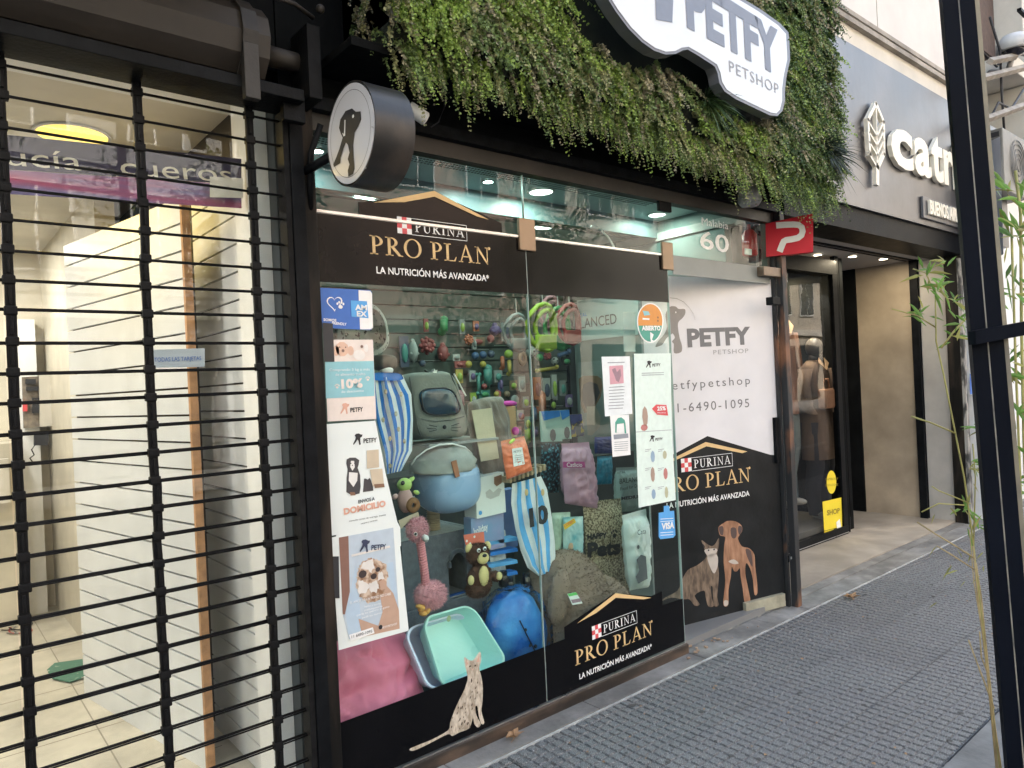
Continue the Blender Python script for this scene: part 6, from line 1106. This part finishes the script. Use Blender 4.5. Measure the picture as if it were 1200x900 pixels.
body = [SP(x, y) for x, y in pts]
def near_sign(x, z):
    for q in body:
        if (x-q.x-.02)**2+(z-q.z+.03)**2 < .0004: return True
    ins = False; n = len(body); j = n-1
    for i in range(n):
        a, c = body[i], body[j]
        if (a.z > z) != (c.z > z) and x < (c.x-a.x)*(z-a.z)/(c.z-a.z)+a.x: ins = not ins
        j = i
    return ins
# ================================================================ hanging greenery over the pet shop
gw = thing('green_wall', 'hanging artificial green plant wall above the pet shop window', 'green wall', (2.85, 2.15, 2.62))
GX0, GX1, GZ0, GZ1, GY = 1.33, 4.58, 2.79, 4.75, 2.16
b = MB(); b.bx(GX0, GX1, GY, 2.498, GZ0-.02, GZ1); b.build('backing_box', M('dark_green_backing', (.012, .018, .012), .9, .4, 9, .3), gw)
b = MB(); b.bx(1.330, 1.358, GY-.02, 2.498, 2.84, GZ1); b.build('edge_trim', M('grey_trim', (.28, .28, .29), .5, .1), gw)
# sprigs: every leaf a small folded blade
def foliage(n, fx, name, mats, lf=.0125, seed=1, nl=(14, 30), hang=.75, par=gw):
    r = np.random.default_rng(seed); V = []; Fc = []; MI = []; nv = 0; total = []
    for _ in range(n):
        base, nrm, ln, shade = fx(r)
        k = int(r.integers(*nl)); t = np.linspace(0, 1, k); side = np.cross(nrm, [0, 0, 1.]); side /= np.linalg.norm(side)+1e-9
        out = nrm*(.45+.6*r.random())+side*(r.normal(0, .45)+1.1*noise.noise(V3((base[0]*2.6, base[2]*2.6, 4)))); dwn = np.array([0, 0, -1.])*hang*(.7+.6*r.random())
        pts = base+np.outer(t, out)*ln*.7+np.outer(t**1.7, dwn)*ln*1.25
        for i in range(k):
            for sgn in (-1, 1):
                tan = out*.5+dwn*t[i]*1.6; tan /= np.linalg.norm(tan)+1e-9; a = np.cross(tan, nrm+r.normal(0, .5, 3)); a /= np.linalg.norm(a)+1e-9
                l = lf*(1.15-.55*t[i])*(.7+.6*r.random()); d = a*sgn*.85+tan*.5+r.normal(0, .25, 3); d /= np.linalg.norm(d); w_ = np.cross(d, r.normal(0, 1, 3)); w_ /= np.linalg.norm(w_)+1e-9; p0 = pts[i]
                V += [p0, p0+d*l*.5+w_*l*.44, p0+d*l, p0+d*l*.5-w_*l*.44]; Fc.append((nv, nv+1, nv+2, nv+3)); MI.append(shade); nv += 4
    me = bpy.data.meshes.new(name); o = orig(par); arr = np.array(V)-np.array(o); me.from_pydata(arr.tolist(), [], Fc)
    for mm in mats: me.materials.append(mm)
    me.polygons.foreach_set('material_index', MI); ob = link_mesh(me, name, par); tag(ob, kind='stuff'); return ob
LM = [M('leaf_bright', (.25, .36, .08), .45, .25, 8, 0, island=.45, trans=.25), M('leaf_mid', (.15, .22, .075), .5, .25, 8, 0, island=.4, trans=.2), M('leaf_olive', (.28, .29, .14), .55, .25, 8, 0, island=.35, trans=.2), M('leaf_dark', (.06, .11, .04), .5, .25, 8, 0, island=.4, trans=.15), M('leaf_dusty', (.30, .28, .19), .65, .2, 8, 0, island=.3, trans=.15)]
def fx_front(r):
    while True:
        x = r.uniform(GX0, GX1); z = r.uniform(GZ0+.02-.05*max(0, min(1, (x-2.2)/2)), GZ1-.1)
        if noise.noise(V3((x*4.2, z*5, 5))) > .30 and r.random() < .8: continue
        if near_sign(x, z): continue
        break
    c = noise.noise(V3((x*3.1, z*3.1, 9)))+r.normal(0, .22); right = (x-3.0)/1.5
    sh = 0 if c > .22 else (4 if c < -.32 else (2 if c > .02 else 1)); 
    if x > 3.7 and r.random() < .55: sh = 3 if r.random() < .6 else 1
    return np.array([x, GY-.004-.05*r.random(), z]), np.array([0, -1., 0]), .07+.10*r.random(), sh
def fx_bot(r):
    x = r.uniform(GX0, GX1); c = noise.noise(V3((x*6, 1, 2))); y = r.uniform(GY-.02, GY+.10)
    g0 = GZ0-.01-.055*max(0, min(1, (x-2.2)/2)); return np.array([x, y, g0]), np.array([r.normal(0, .2), -1., -.2]), .05+.10*max(0, c+.3)+.05*r.random()+.05*max(0, min(1, (x-2.2)/2)), int(r.choice([0, 1, 2, 4, 1], p=[.3, .25, .2, .1, .15])) if x < 3.8 else int(r.choice([1, 3, 0], p=[.5, .25, .25]))
def fx_side(r): return np.array([GX1-.01, r.uniform(GY, 2.45), r.uniform(GZ0, GZ1)]), np.array([1., -.2, 0]), .09+.06*r.random(), int(r.choice([1, 3]))
def fx_left(r): return np.array([GX0, r.uniform(GY-.02, 2.40), r.uniform(GZ0, GZ1)]), np.array([-.35, -1., 0]), .06+.05*r.random(), int(r.choice([1, 2, 4]))
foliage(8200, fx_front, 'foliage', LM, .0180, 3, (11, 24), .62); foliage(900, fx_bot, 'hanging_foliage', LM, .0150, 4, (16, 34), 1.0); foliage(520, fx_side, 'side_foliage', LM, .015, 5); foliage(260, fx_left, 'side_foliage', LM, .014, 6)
def tuft(c, n, ln, mt, nm, par, spread=1.):
    b = MB(); c = V3(c)
    for _ in range(n):
        d = V3((rng.normal(0, .7)*spread, -abs(rng.normal(.7, .35)), rng.normal(.1, .6))).normalized(); l = ln*(.6+.5*rng.random()); w_ = d.cross(V3((rng.normal(), rng.normal(), rng.normal()))).normalized()*.003; p = [c+d*l*t+V3((0, 0, -1))*l*.5*t*t for t in (0, .35, .7, 1)]
        b.add([p[0]-w_, p[0]+w_, p[1]+w_, p[1]-w_, p[2]+w_*.7, p[2]-w_*.7, p[3]], [(0, 1, 2, 3), (3, 2, 4, 5), (5, 4, 6)])
    o = b.build(nm, mt, par); tag(o, kind='stuff'); return o
for (x, y, n_, ln) in ((828, 120, 110, .20), (968, 180, 130, .24), (962, 172, 60, .2), (845, 150, 40, .12)): tuft(P(x, y, GY-.05), n_, ln, LM[3] if x < 850 else M('spiky_dark', (.03, .045, .03), .5, .3), 'grass_tuft', gw)
b = MB(); b.tube([P(x, y, 2.18) for x, y in ((470, 60), (476, 75), (483, 85), (490, 96))], .003, 5); b.build('dry_stem', M('dry_stem', (.25, .2, .12), .7, .2), gw)
# ================================================================ white sign on the greenery
sg = thing('shop_sign', 'large white curved outline sign with slate letters on the greenery', 'sign', (3.6, 1.98, 3.1))
b = MB(); b.prism(body, SN*-.055); b.build('casing', M('sign_grey_casing', (.12, .125, .15), .4, .1, 5, 0, metal=.3), sg)
b = MB(); nb_ = len(body); ar_ = sum(pts[k][0]*pts[(k+1) % nb_][1]-pts[(k+1) % nb_][0]*pts[k][1] for k in range(nb_)); sg_ = 1 if ar_ > 0 else -1; inn = []
for i in range(nb_):
    (ax_, ay_), (bx_, by_) = pts[i-1], pts[(i+1) % nb_]; l_ = math.hypot(bx_-ax_, by_-ay_); inn.append(SP(pts[i][0]-sg_*(by_-ay_)/l_*3.4, pts[i][1]+sg_*(bx_-ax_)/l_*3.4, .002))
b.poly(inn); b.build('face', M('sign_white_face', (.60, .61, .64), .18, .03, 2, 0, coat=.2), sg)
navy = INK('slate', (.16, .19, .26))
text('PETFY', SP(805, 28, .004), SP(914, 87, .004), (SP(865, 10)-SP(865, 62)).length, navy, sg, bold=.05, off=.0)
text('PETSHOP', SP(855, 84, .004), SP(913, 111, .004), .058, INK('slate_grey', (.26, .27, .30)), sg, off=0, space=1.15)
b = MB(); b.poly([SP(x, y, .004) for x, y in ((745, -60), (788, -62), (790, -25), (788, 26.5), (769, 23), (768, -8), (760, -20), (745, -5), (735, -20))]); b.build('emblem', navy, sg)
for k in (.25, .75): c = SP(750, 20).lerp(SP(910, 90), k); q = MB(); q.box(c+V3((0, .11, .02)), (.04, .10, .04)); q.build('bracket', black_metal, sg)
# ================================================================ black post of the street shelter and its rail
bpst = thing('shelter_post', 'tall black square steel post in the near foreground', 'post', (1.96, .575, 0))
def PD(px, py, dist): d = ray(px, py); return C0+d*(dist/FPX)
def leanbar(mb, top, bot, u, v, w1, w2): 
    pts = [c+u*a*w1+v*q*w2 for c in (bot, top) for a, q in ((-1, -1), (1, -1), (1, 1), (-1, 1))]; return mb.add(pts, [(3, 2, 1, 0), (4, 5, 6, 7), (0, 1, 5, 4), (1, 2, 6, 5), (2, 3, 7, 6), (3, 0, 4, 7)])
dA = 1.62; top = PD(1106, -60, dA); bot = PD(1188, 900, dA); dr_ = (bot-top).normalized(); bot = top+dr_*((top.z+.1)/-dr_.z)
fz_ = (V3((.87, .50, 0))).normalized(); fx_ = V3((.50, -.87, 0)).normalized()
pm_ = M('navy_black_paint', (.005, .007, .013), .5, .3, 6, .12, spec=.05, dirt=.2, aniso=(1, 1, .3))
b = MB(); leanbar(b, top, bot, fx_, fz_, .0150, .016); b.build('tube', pm_, bpst)
b = MB(); s2 = fx_*.0325; leanbar(b, top+s2+fz_*.004, bot+s2+fz_*.004, fx_, fz_, .0155, .016); b.build('tube', pm_, bpst)
b = MB(); leanbar(b, top+fx_*.0525+fz_*.01, bot+fx_*.0525+fz_*.01, fx_, fz_, .0045, .020); b.build('sunlit_edge', M('sunlit_edge_tone', (.20, .18, .15), .5, .3, 9, .1, col2=(.30, .26, .18)), bpst)  # sunlight on the post's edge put into a pale yellowish colour
b = MB(); leanbar(b, top+fx_*.0165-fz_*.012, bot+fx_*.0165-fz_*.012, fx_, fz_, .0013, .004); b.build('seam', M('seam_highlight', (.12, .12, .12), .5, .3, 20, .1, col2=(.3, .28, .24)), bpst)  # highlight between the tubes painted in as a thin pale strip
ra = PD(1139, 396, dA-.03); q = MB(); e1 = PD(1215, 382, dA-.035); dv = (e1-ra).normalized(); leanbar(q, ra+dv*.5, ra, V3((0, 0, 1)), dv.cross(V3((0, 0, 1))), .015, .014); q.build('cross_rail', pm_, bpst)
# ================================================================ bamboo by the post
bmg = [M('bamboo_leaf', (.13, .27, .05), .5, .3, 9, 0, island=.3, trans=.3), M('bamboo_leaf_pale', (.30, .30, .09), .55, .3, 9, 0, island=.3, trans=.3)]
def bamboo(stems, leaves, label, D0, mt_st):
    t = thing('bamboo_plant', label, 'plant', PD(stems[0][0][0], stems[0][0][1], D0))
    for s in stems: b = MB(); b.tube([PD(x, y, D0+.0) for x, y in s[:-1]], s[-1], 6); b.build('stem', mt_st, t, True)
    b = MB()
    for (x, y, a, l, k) in leaves:
        b.use(k); c = PD(x, y, D0+rng.normal(0, .04)); d = (IR*math.cos(math.radians(a))+IU*math.sin(math.radians(a))+F*rng.normal(0, .3)).normalized(); L_ = l*D0/FPX; w_ = d.cross(F+V3(rng.normal(0, .5, 3))).normalized()*L_*.075
        p = [c+d*L_*q+V3((0, 0, -1))*L_*.25*q*q for q in (0, .3, .65, 1)]; n0 = d.cross(w_).normalized()*L_*.02
        b.add([p[0], p[1]+w_, p[1]+n0, p[1]-w_, p[2]+w_*.7, p[2]+n0*.7, p[2]-w_*.7, p[3]], [(0, 1, 2), (0, 2, 3), (1, 4, 5, 2), (2, 5, 6, 3), (4, 7, 5), (5, 7, 6)])
    b.build('leaves', bmg, t); return t
stm = M('bamboo_stem', (.32, .30, .10), .5, .25, 20, .1); 
L1 = []
for (cx, cy, n_, sp, lf) in ((1088, 322, 12, 9, 26), (1120, 395, 8, 8, 22), (1145, 620, 10, 9, 22), (1142, 500, 8, 8, 22), (1098, 338, 15, 10, 26), (1082, 372, 8, 8, 26), (1118, 352, 9, 8, 24), (1128, 375, 9, 9, 22), (1072, 368, 4, 4, 22), (1108, 310, 7, 6, 22), (1140, 545, 10, 10, 26), (1132, 598, 9, 8, 24), (1148, 560, 8, 8, 20)):
    for _ in range(n_): L1.append((cx+rng.normal(0, sp*.5), cy+rng.normal(0, sp*.4), rng.uniform(-75, 200), lf*(.5+.6*rng.random()), int(rng.random() < .3)))
bamboo([((1172, 905), (1160, 800), (1150, 720), (1141, 640), (1130, 560), (1118, 500), (1106, 440), (1097, 400), (1096, 340), .0024), ((1141, 640), (1143, 560), (1140, 520), .0018), ((1120, 508), (1090, 495), (1068, 488), .0026), ((1103, 408), (1118, 388), (1140, 365), .0026), ((1130, 592), (1100, 590), (1080, 600), .002), ((1137, 590), (1100, 575), (1092, 570), .002), ((1097, 384), (1075, 370), (1045, 362), .002), ((1096, 345), (1085, 320), (1070, 315), .0016)], L1, 'thin green bamboo shoot bending in front of the entrance', 2.05, stm)
L2 = []
for (cx, cy, n_, sp, lf) in ((1185, 230, 16, 12, 40), (1190, 275, 14, 12, 40), (1180, 320, 12, 12, 36), (1192, 350, 12, 10, 36), (1182, 430, 10, 12, 36), (1190, 480, 10, 12, 34), (1195, 560, 10, 14, 36), (1196, 640, 8, 10, 34)):
    for _ in range(n_): L2.append((cx+rng.normal(0, sp*.7), cy+rng.normal(0, sp), rng.uniform(-80, 190), lf*(.6+.6*rng.random()), int(rng.random() < .35)))
bamboo([((1215, 905), (1207, 700), (1200, 520), (1197, 380), (1196, 250), (1190, 200), .005), ((1190, 905), (1199, 650), (1190, 420), (1185, 260), .004)], L2, 'leafy bamboo clump growing behind the black post', 2.5, stm)
L3 = [(1120+rng.normal(0, 22), 650+rng.normal(0, 25), rng.uniform(90, 270), 16*(.6+.6*rng.random()), 1) for _ in range(14)]
bamboo([((1168, 905), (1156, 780), (1146, 700), (1140, 640), .0022), ((1174, 905), (1163, 830), (1150, 700), (1144, 660), .0018), ((1170, 905), (1154, 760), (1141, 680), (1136, 620), .0014), ((1143, 655), (1120, 640), (1095, 625), (1075, 612), .0022), ((1143, 668), (1115, 650), (1098, 640), .002), ((1165, 830), (1150, 790), (1135, 750), .0022), ((1158, 790), (1150, 770), (1148, 740), .002)], L3, 'dry yellowish bamboo stalks rising along the black post', 1.95, M('dry_bamboo', (.36, .28, .14), .6, .3, 25, .1))
# dry leaves on the ground
def dryleaf(c, r, rot, label):
    b = MB(); k = 15; pt = [V3(c)+V3((math.cos(a+rot)*r*(1 if i % 3 == 0 else .45 if i % 3 == 1 else .6), math.sin(a+rot)*r*(1 if i % 3 == 0 else .45 if i % 3 == 1 else .6), .012+.018*abs(math.sin(a*2+1)))) for i, a in enumerate([j*2*math.pi/k for j in range(k)])]
    ctr = V3(c)+V3((0, 0, .004)); b.add([ctr]+pt, [(0, i+1, (i+1) % k+1) for i in range(k)]); b.tube([ctr, V3(c)+V3((-r*.9, -r*.6, .006))], .0015, 4)
    return b.build('dry_leaf', M('dry_leaf_brown', (.36, .22, .12), .8, .3, 40, .3), label=label, cat='leaf', group='dry leaves on the ground')
dryleaf(PZ(603, 865, .008), .045, .5, 'curled brown leaf on the threshold below the window'); dryleaf(PZ(998, 701, .002), .06, 1.2, 'flat brown leaf on the pavement tiles by the entrance')
# ================================================================ buildings above and beyond
ab = thing('apartment_building', 'dark apartment block rising over the pet shop', 'building', (0, 6, 0))
q = MB(); q.bx(-16, 4.44, 2.66, 12, 4.76, 13); q.build('wall', M('grey_render', (.25, .24, .23), .8, .1, 2, .2), ab); q = MB(); q.bx(-16, 4.44, 6.8, 12, 0, 4.75); q.bx(-16, -3.2, 2.66, 6.8, 0, 4.75); q.build('lower_wall', M('grey_render'), ab)
cb = thing('white_building', 'pale plastered building rising over the clothes shop', 'building', (6, 6, 0)); q = MB(); q.bx(4.46, 8.9, 2.64, 12, 7.01, 14); q.bx(4.46, 8.9, 4.4, 12, 2.7, 7.0); q.build('wall', white_paint, cb)
for i in range(3):
    for (x0, bd) in ((-13, ab), (-9.5, ab), (-6, ab), (-2.5, ab), (1, ab)):
        q = MB(); q.bx(x0, x0+1.6, 2.64, 2.658, 5.5+i*2.7, 7.1+i*2.7); f_ = q.build('window', M('window_dark', (.03, .04, .05), .15, .2), bd)
# the next building: brick upper floor, air conditioner, lamp, white shopfront
nb = thing('brick_building', 'red brick building with pale beams past the clothes shop', 'building', (11, 3, 0)); npt = lambda name, mat, *q, **k: part(name, mat, *q, parent=nb, **k)
npt('shopfront', white_paint, (9.02, 16, 2.50, 2.9, 0, 3.4)); npt('inner_wall', M('grey_blue_wall', (.22, .24, .27), .7, .2, 3, .1), (9.02, 16, 2.75, 2.9, 3.41, 5.9)); npt('beam', cream_wall, (9.02, 16, 2.30, 2.74, 3.50, 3.62), (9.02, 16, 2.30, 2.74, 4.62, 4.80), bev=.01)
npt('pillar', cream_wall, (9.62, 9.80, 2.35, 2.74, 3.63, 4.61), (9.66, 9.80, 2.35, 2.74, 4.81, 9), (9.86, 10.1, 2.40, 2.74, 4.81, 9)); npt('rear_wall', M('grey_render'), (9.02, 16, 3.0, 12, 0, 11))
b = MB(); bk_i = MB(); bk_i.bx(0, .235, 0, .05, 0, .062, .004); bk0 = None
for r_i in range(34):
    for c_i in range(3):
        x = 9.02+c_i*.25+(r_i % 2)*.12-.1; z = 5.05+r_i*.078
        if x+.235 > 9.62: continue
        if bk0 is None: bk0 = bk_i.build('brick', brick_red, nb, origin=(0, 0, 0)); o = bk0
        else: o = bk0.copy(); COL.objects.link(o); o.name = 'brick'; o.parent = nb
        o.location = V3((x, 2.58+rng.normal(0, .003), z))-orig(nb)
npt('mortar_wall', M('dark_mortar', (.10, .07, .06), .9, .2, 20, .2), (8.95, 9.64, 2.615, 2.75, 5.0, 8)); npt('balcony_rail', black_metal, (9.02, 11, 2.20, 2.24, 4.9, 4.94), (9.02, 11, 2.20, 2.24, 5.2, 5.23))
npt('dark_opening', shop_dark, (9.80, 10.8, 2.70, 2.745, 3.63, 4.6)); npt('dark_opening', shop_dark, (10.15, 11.2, 2.70, 2.745, 4.85, 6.5))
lmp = thing('dome_lamp', 'pale dome shaped wall lamp on an arm beyond the black post', 'lamp', (9.5, 2.0, 4.9)); c = P(1188, 55, 2.2)
b = MB(); b.lathe([(0, .12), (.10, .11), (.15, .05), (.155, -.04), (.13, -.05), (.10, -.02)], c, n=24); b.build('dome', M('pale_dome', (.5, .5, .5), .45, .1), lmp, True); b = MB(); b.lathe([(0, -.10), (.08, -.08), (.11, -.03), (.10, 0)], c, n=20); b.build('lens', M('dark_lens', (.02, .02, .03), .1, .1, coat=.5), lmp, True)
b = MB(); b.tube([c+V3((0, 0, -.05)), c+V3((-.05, .05, -.25)), P(1160, 85, 2.45)], .03, 8); b.build('arm', concrete, lmp, True)
ac = thing('air_conditioner', 'white air conditioner unit with fan hung above the bamboo', 'air conditioner', P(1188, 215, 2.3)); a0 = P(1178, 222, 2.25); b = MB(); b.bx(a0.x, a0.x+.80, 2.25, 2.50, a0.z, a0.z+.62, .01); b.build('case', M('grimy_white_metal', (.24, .235, .22), .5, .15, 5, .1, dirt=.3), ac)
b = MB(); cc = V3((a0.x+.45, 2.245, a0.z+.31)); [b.lathe([(r, 0), (r+.008, 0), (r+.008, -.008), (r, -.008)], cc, (0, 1, 0), 24) for r in (.06, .11, .16, .21, .25)]; b.build('fan_grille', concrete, ac)
b = MB(); [b.bx(a0.x-.002, a0.x-.001, 2.28, 2.46, a0.z+.05+i*.07, a0.z+.10+i*.07) for i in range(8)]; b.build('vent_slot', inkk, ac)
for n_i, (pth, lab) in enumerate((([(1150, 60), (1168, 78), (1182, 60), (1205, 66)], 'black cable looping under the dome lamp'), ([(1155, 150), (1170, 120), (1185, 128), (1205, 95)], 'black cable climbing past the blue wall'), ([(1160, 20), (1172, 60), (1174, 110), (1178, 170)], 'black cable running down beside the bricks'))):
    b = MB(); b.tube([P(x, y, 2.28) for x, y in pth], .012, 6); b.build('hanging_cable', inkk, None, True, label=lab, cat='cable')
for n_i, (x0, y0, x1, y1, lab) in enumerate(((1150, 92, 1205, 78, 'pale steel bracket arm just under the dome lamp'), (1155, 140, 1205, 122, 'pale steel bracket arm above the air conditioner'), (1160, 72, 1190, 66, 'short grey bracket arm beside the dome lamp'))):
    b = MB(); b.tube([P(x0, y0, 2.2), P(x1, y1, 2.2)], .035, 4); b.build('bracket_arm', MATS['grimy_moulding'], None, label=lab, cat='bracket')
bs = thing('banner_sign', 'bluish white vertical banner fixed past the metal fascia', 'banner', (9.0, 2.2, 2.8)); b = MB(); b.prism([P(1150, 170, 2.40), P(1172, 160, 2.10), P(1176, 298, 2.10), P(1156, 306, 2.40)], (.02, .01, 0)); b.build('panel', M('bluish_panel', (.45, .48, .55), .4, .05), bs); 
b = MB(); b.prism(PQ([(1137, 438), (1143, 438), (1143, 462), (1137, 462)], 2.44), (0, .004, 0)); b.build('wall_plate', ink_b, label='small blue plate on the white wall left of the black post', cat='plate')
b = MB(); b.bx(8.02, 9.0, 2.46, 2.60, 0, 2.74); b.build('white_pier', white_paint, label='white wall pier between the clothes shop column and the black post', cat='wall')
# ================================================================ the other side of the street (seen only mirrored in the glass)
ox = [(-26, -17, 12, 'cream', (.55, .48, .38)), (-17, -8.5, 15, 'white', (.66, .63, .58)), (-8.5, -1.5, 9, 'ochre', (.52, .40, .25)), (-1.5, 7.5, 14, 'grey', (.40, .40, .39)), (7.5, 15, 11, 'rose', (.50, .36, .30)), (15, 27, 14, 'pale', (.62, .58, .50)), (27, 42, 12, 'sand', (.45, .40, .33)), (42, 62, 15, 'dun', (.40, .36, .30))]
for n_i, (x0, x1, h_, nm, c) in enumerate(ox):
    t = thing('opposite_house', '%s plastered house across the street, %s of its row' % (nm, ['first', 'second', 'third', 'fourth', 'fifth', 'sixth', 'seventh', 'last'][n_i]), 'building', ((x0+x1)/2, -13, 0), 'houses across the street')
    q = MB(); q.bx(x0, x1, -20, -12, 0, h_); q.build('wall', M('plaster_'+nm, c, .85, .1, 2, .15), t); q = MB(); q.bx(x0+.01, x1-.01, -12, -11.8, h_-.01, h_+.4); q.bx(x0+.01, x1-.01, -12, -11.85, 3.3, 3.6); q.build('cornice', cream_wall, t)
    k = 0; x = x0+.7
    while x+1.2 < x1:
        for z in range(int((h_-4)//2.9)):
            q = MB(); q.bx(x, x+1.2, -11.999, -11.93, 4.3+z*2.9, 6.1+z*2.9); w_ = q.build('window', white_paint, t); q = MB(); q.bx(x+.06, x+.57, -11.929, -11.91, 4.36+z*2.9, 6.04+z*2.9); q.bx(x+.63, x+1.14, -11.929, -11.91, 4.36+z*2.9, 6.04+z*2.9); q.build('pane', M('window_dark', (.03, .04, .05), .15, .2), w_)
        q = MB(); q.bx(x-.1, x+1.5, -11.999, -11.9, .1, 2.8); q.build('shop_window', M('window_dark'), t); x += 2.3
for n_i, (x, y, h_) in enumerate(((-7.5, -9.6, 6.5), (-1.8, -9.6, 7.2), (5.4, -9.6, 6.8), (13.0, -9.6, 7))):
    t = thing('street_tree', 'leafy street tree on the far pavement, %s along the pavement' % ['first', 'second', 'third', 'fourth'][n_i], 'tree', (x, y, 0), 'street trees across the road'); b = MB(); b.tube([(x, y, 0), (x+.05, y, 1.2), (x-.03, y, 2.6), (x+.1, y+.1, 4)], [.15, .12, .10, .07], 10)
    for k in range(9): a = k*.9; b.tube([(x, y, 2.4+k*.18), (x+math.cos(a)*.9, y+math.sin(a)*.9, 3.4+k*.25), (x+math.cos(a)*1.8, y+math.sin(a)*1.5, 4.2+k*.3)], [.05, .03, .012], 6)
    b.build('trunk', M('plane_bark', (.30, .26, .19), .8, .3, 8, .3), t, True)
    N_ = 5200; cs_ = rng.normal(0, 1, (46, 3))*np.array([1.0, .9, .8])+np.array([x, y, h_-2.0]); ci = rng.integers(0, 46, N_); p = cs_[ci]+rng.normal(0, .26, (N_, 3)); d = rng.normal(0, 1, (N_, 3)); d /= np.linalg.norm(d, axis=1)[:, None]; e = np.cross(d, rng.normal(0, 1, (N_, 3))); e /= np.linalg.norm(e, axis=1)[:, None]
    vs = np.stack([p, p+d*.05+e*.04, p+d*.11, p+d*.05-e*.04], 1).reshape(-1, 3)-np.array([x, y, 0]); me = bpy.data.meshes.new('crown'); me.from_pydata(vs.tolist(), [], [(4*i, 4*i+1, 4*i+2, 4*i+3) for i in range(N_)]); me.materials.append(M('plane_leaf', (.10, .13, .03), .6, .3, 3, 0, island=.4, trans=.3)); link_mesh(me, 'crown', t)
# board of the terrace, mirrored in the leather shop's glass
tb = thing('menu_board', 'grey board with white product names standing by the kerb', 'board', (-1.6, -.4, 0)); q = MB(); q.bx(-2.3, -.75, -.45, -.41, 1.9, 3.1); q.build('board', M('board_grey', (.22, .23, .25), .6, .1), tb); q = MB(); q.bx(-2.25, -2.2, -.47, -.42, 0, 1.9); q.bx(-.85, -.80, -.47, -.42, 0, 1.9); q.build('leg', black_metal, tb)
for i, t_ in enumerate(('TORINO FULL', 'ARIAL PARA', 'DODGE - LINEA', 'PANELES Y PISOS')):
    text(t_, (-.85, -.405, 2.85-i*.26), (-2.15, -.405, 2.85-i*.26), .10, inkw, tb, off=.002, bold=.02)

eb = thing('street_end_building', 'tall grey block closing the far end of the street', 'building', (70, -3, 0)); q = MB(); q.bx(64, 76, -20, 20, 0, 17); q.build('wall', M('grey_render'), eb)
for i in range(5):
    for j in range(6): q = MB(); q.bx(63.95, 63.999, -13+j*5, -11+j*5, 2.5+i*2.8, 4.3+i*2.8); q.build('window', M('window_dark'), eb)
eb = thing('corner_block', 'long plain block continuing the row of shops', 'building', (40, 8, 0)); q = MB(); q.bx(16.01, 63, 2.6, 14, 0, 13); q.build('wall', M('plaster_cream'), eb)

db = MB()
for _ in range(140):
    x, y = rng.uniform(1.4, 8), rng.uniform(1.15, 2.48); r = rng.uniform(.003, .009); a0_ = rng.uniform(0, 6)
    db.add([(x+r*math.cos(a0_+k*1.57)*rng.uniform(.6, 1.4), y+r*math.sin(a0_+k*1.57)*rng.uniform(.6, 1.4), .004+.006*rng.random()*(k % 2)) for k in range(4)], [(0, 1, 2, 3)])
db.build('leaf_bits', MATS['dry_leaf_brown'], kind='stuff')
gm = MB()
for _ in range(46):
    x, y = rng.uniform(1.2, 7.5), rng.uniform(1.12, 2.3); r = rng.uniform(.008, .017); gm.lathe([(0, .0022), (r*.7, .002), (r, .0006)], (x, y, 0), n=9)
gm.build('gum_spots', M('old_gum', (.07, .068, .066), .8, .2, 40, .1), kind='stuff')
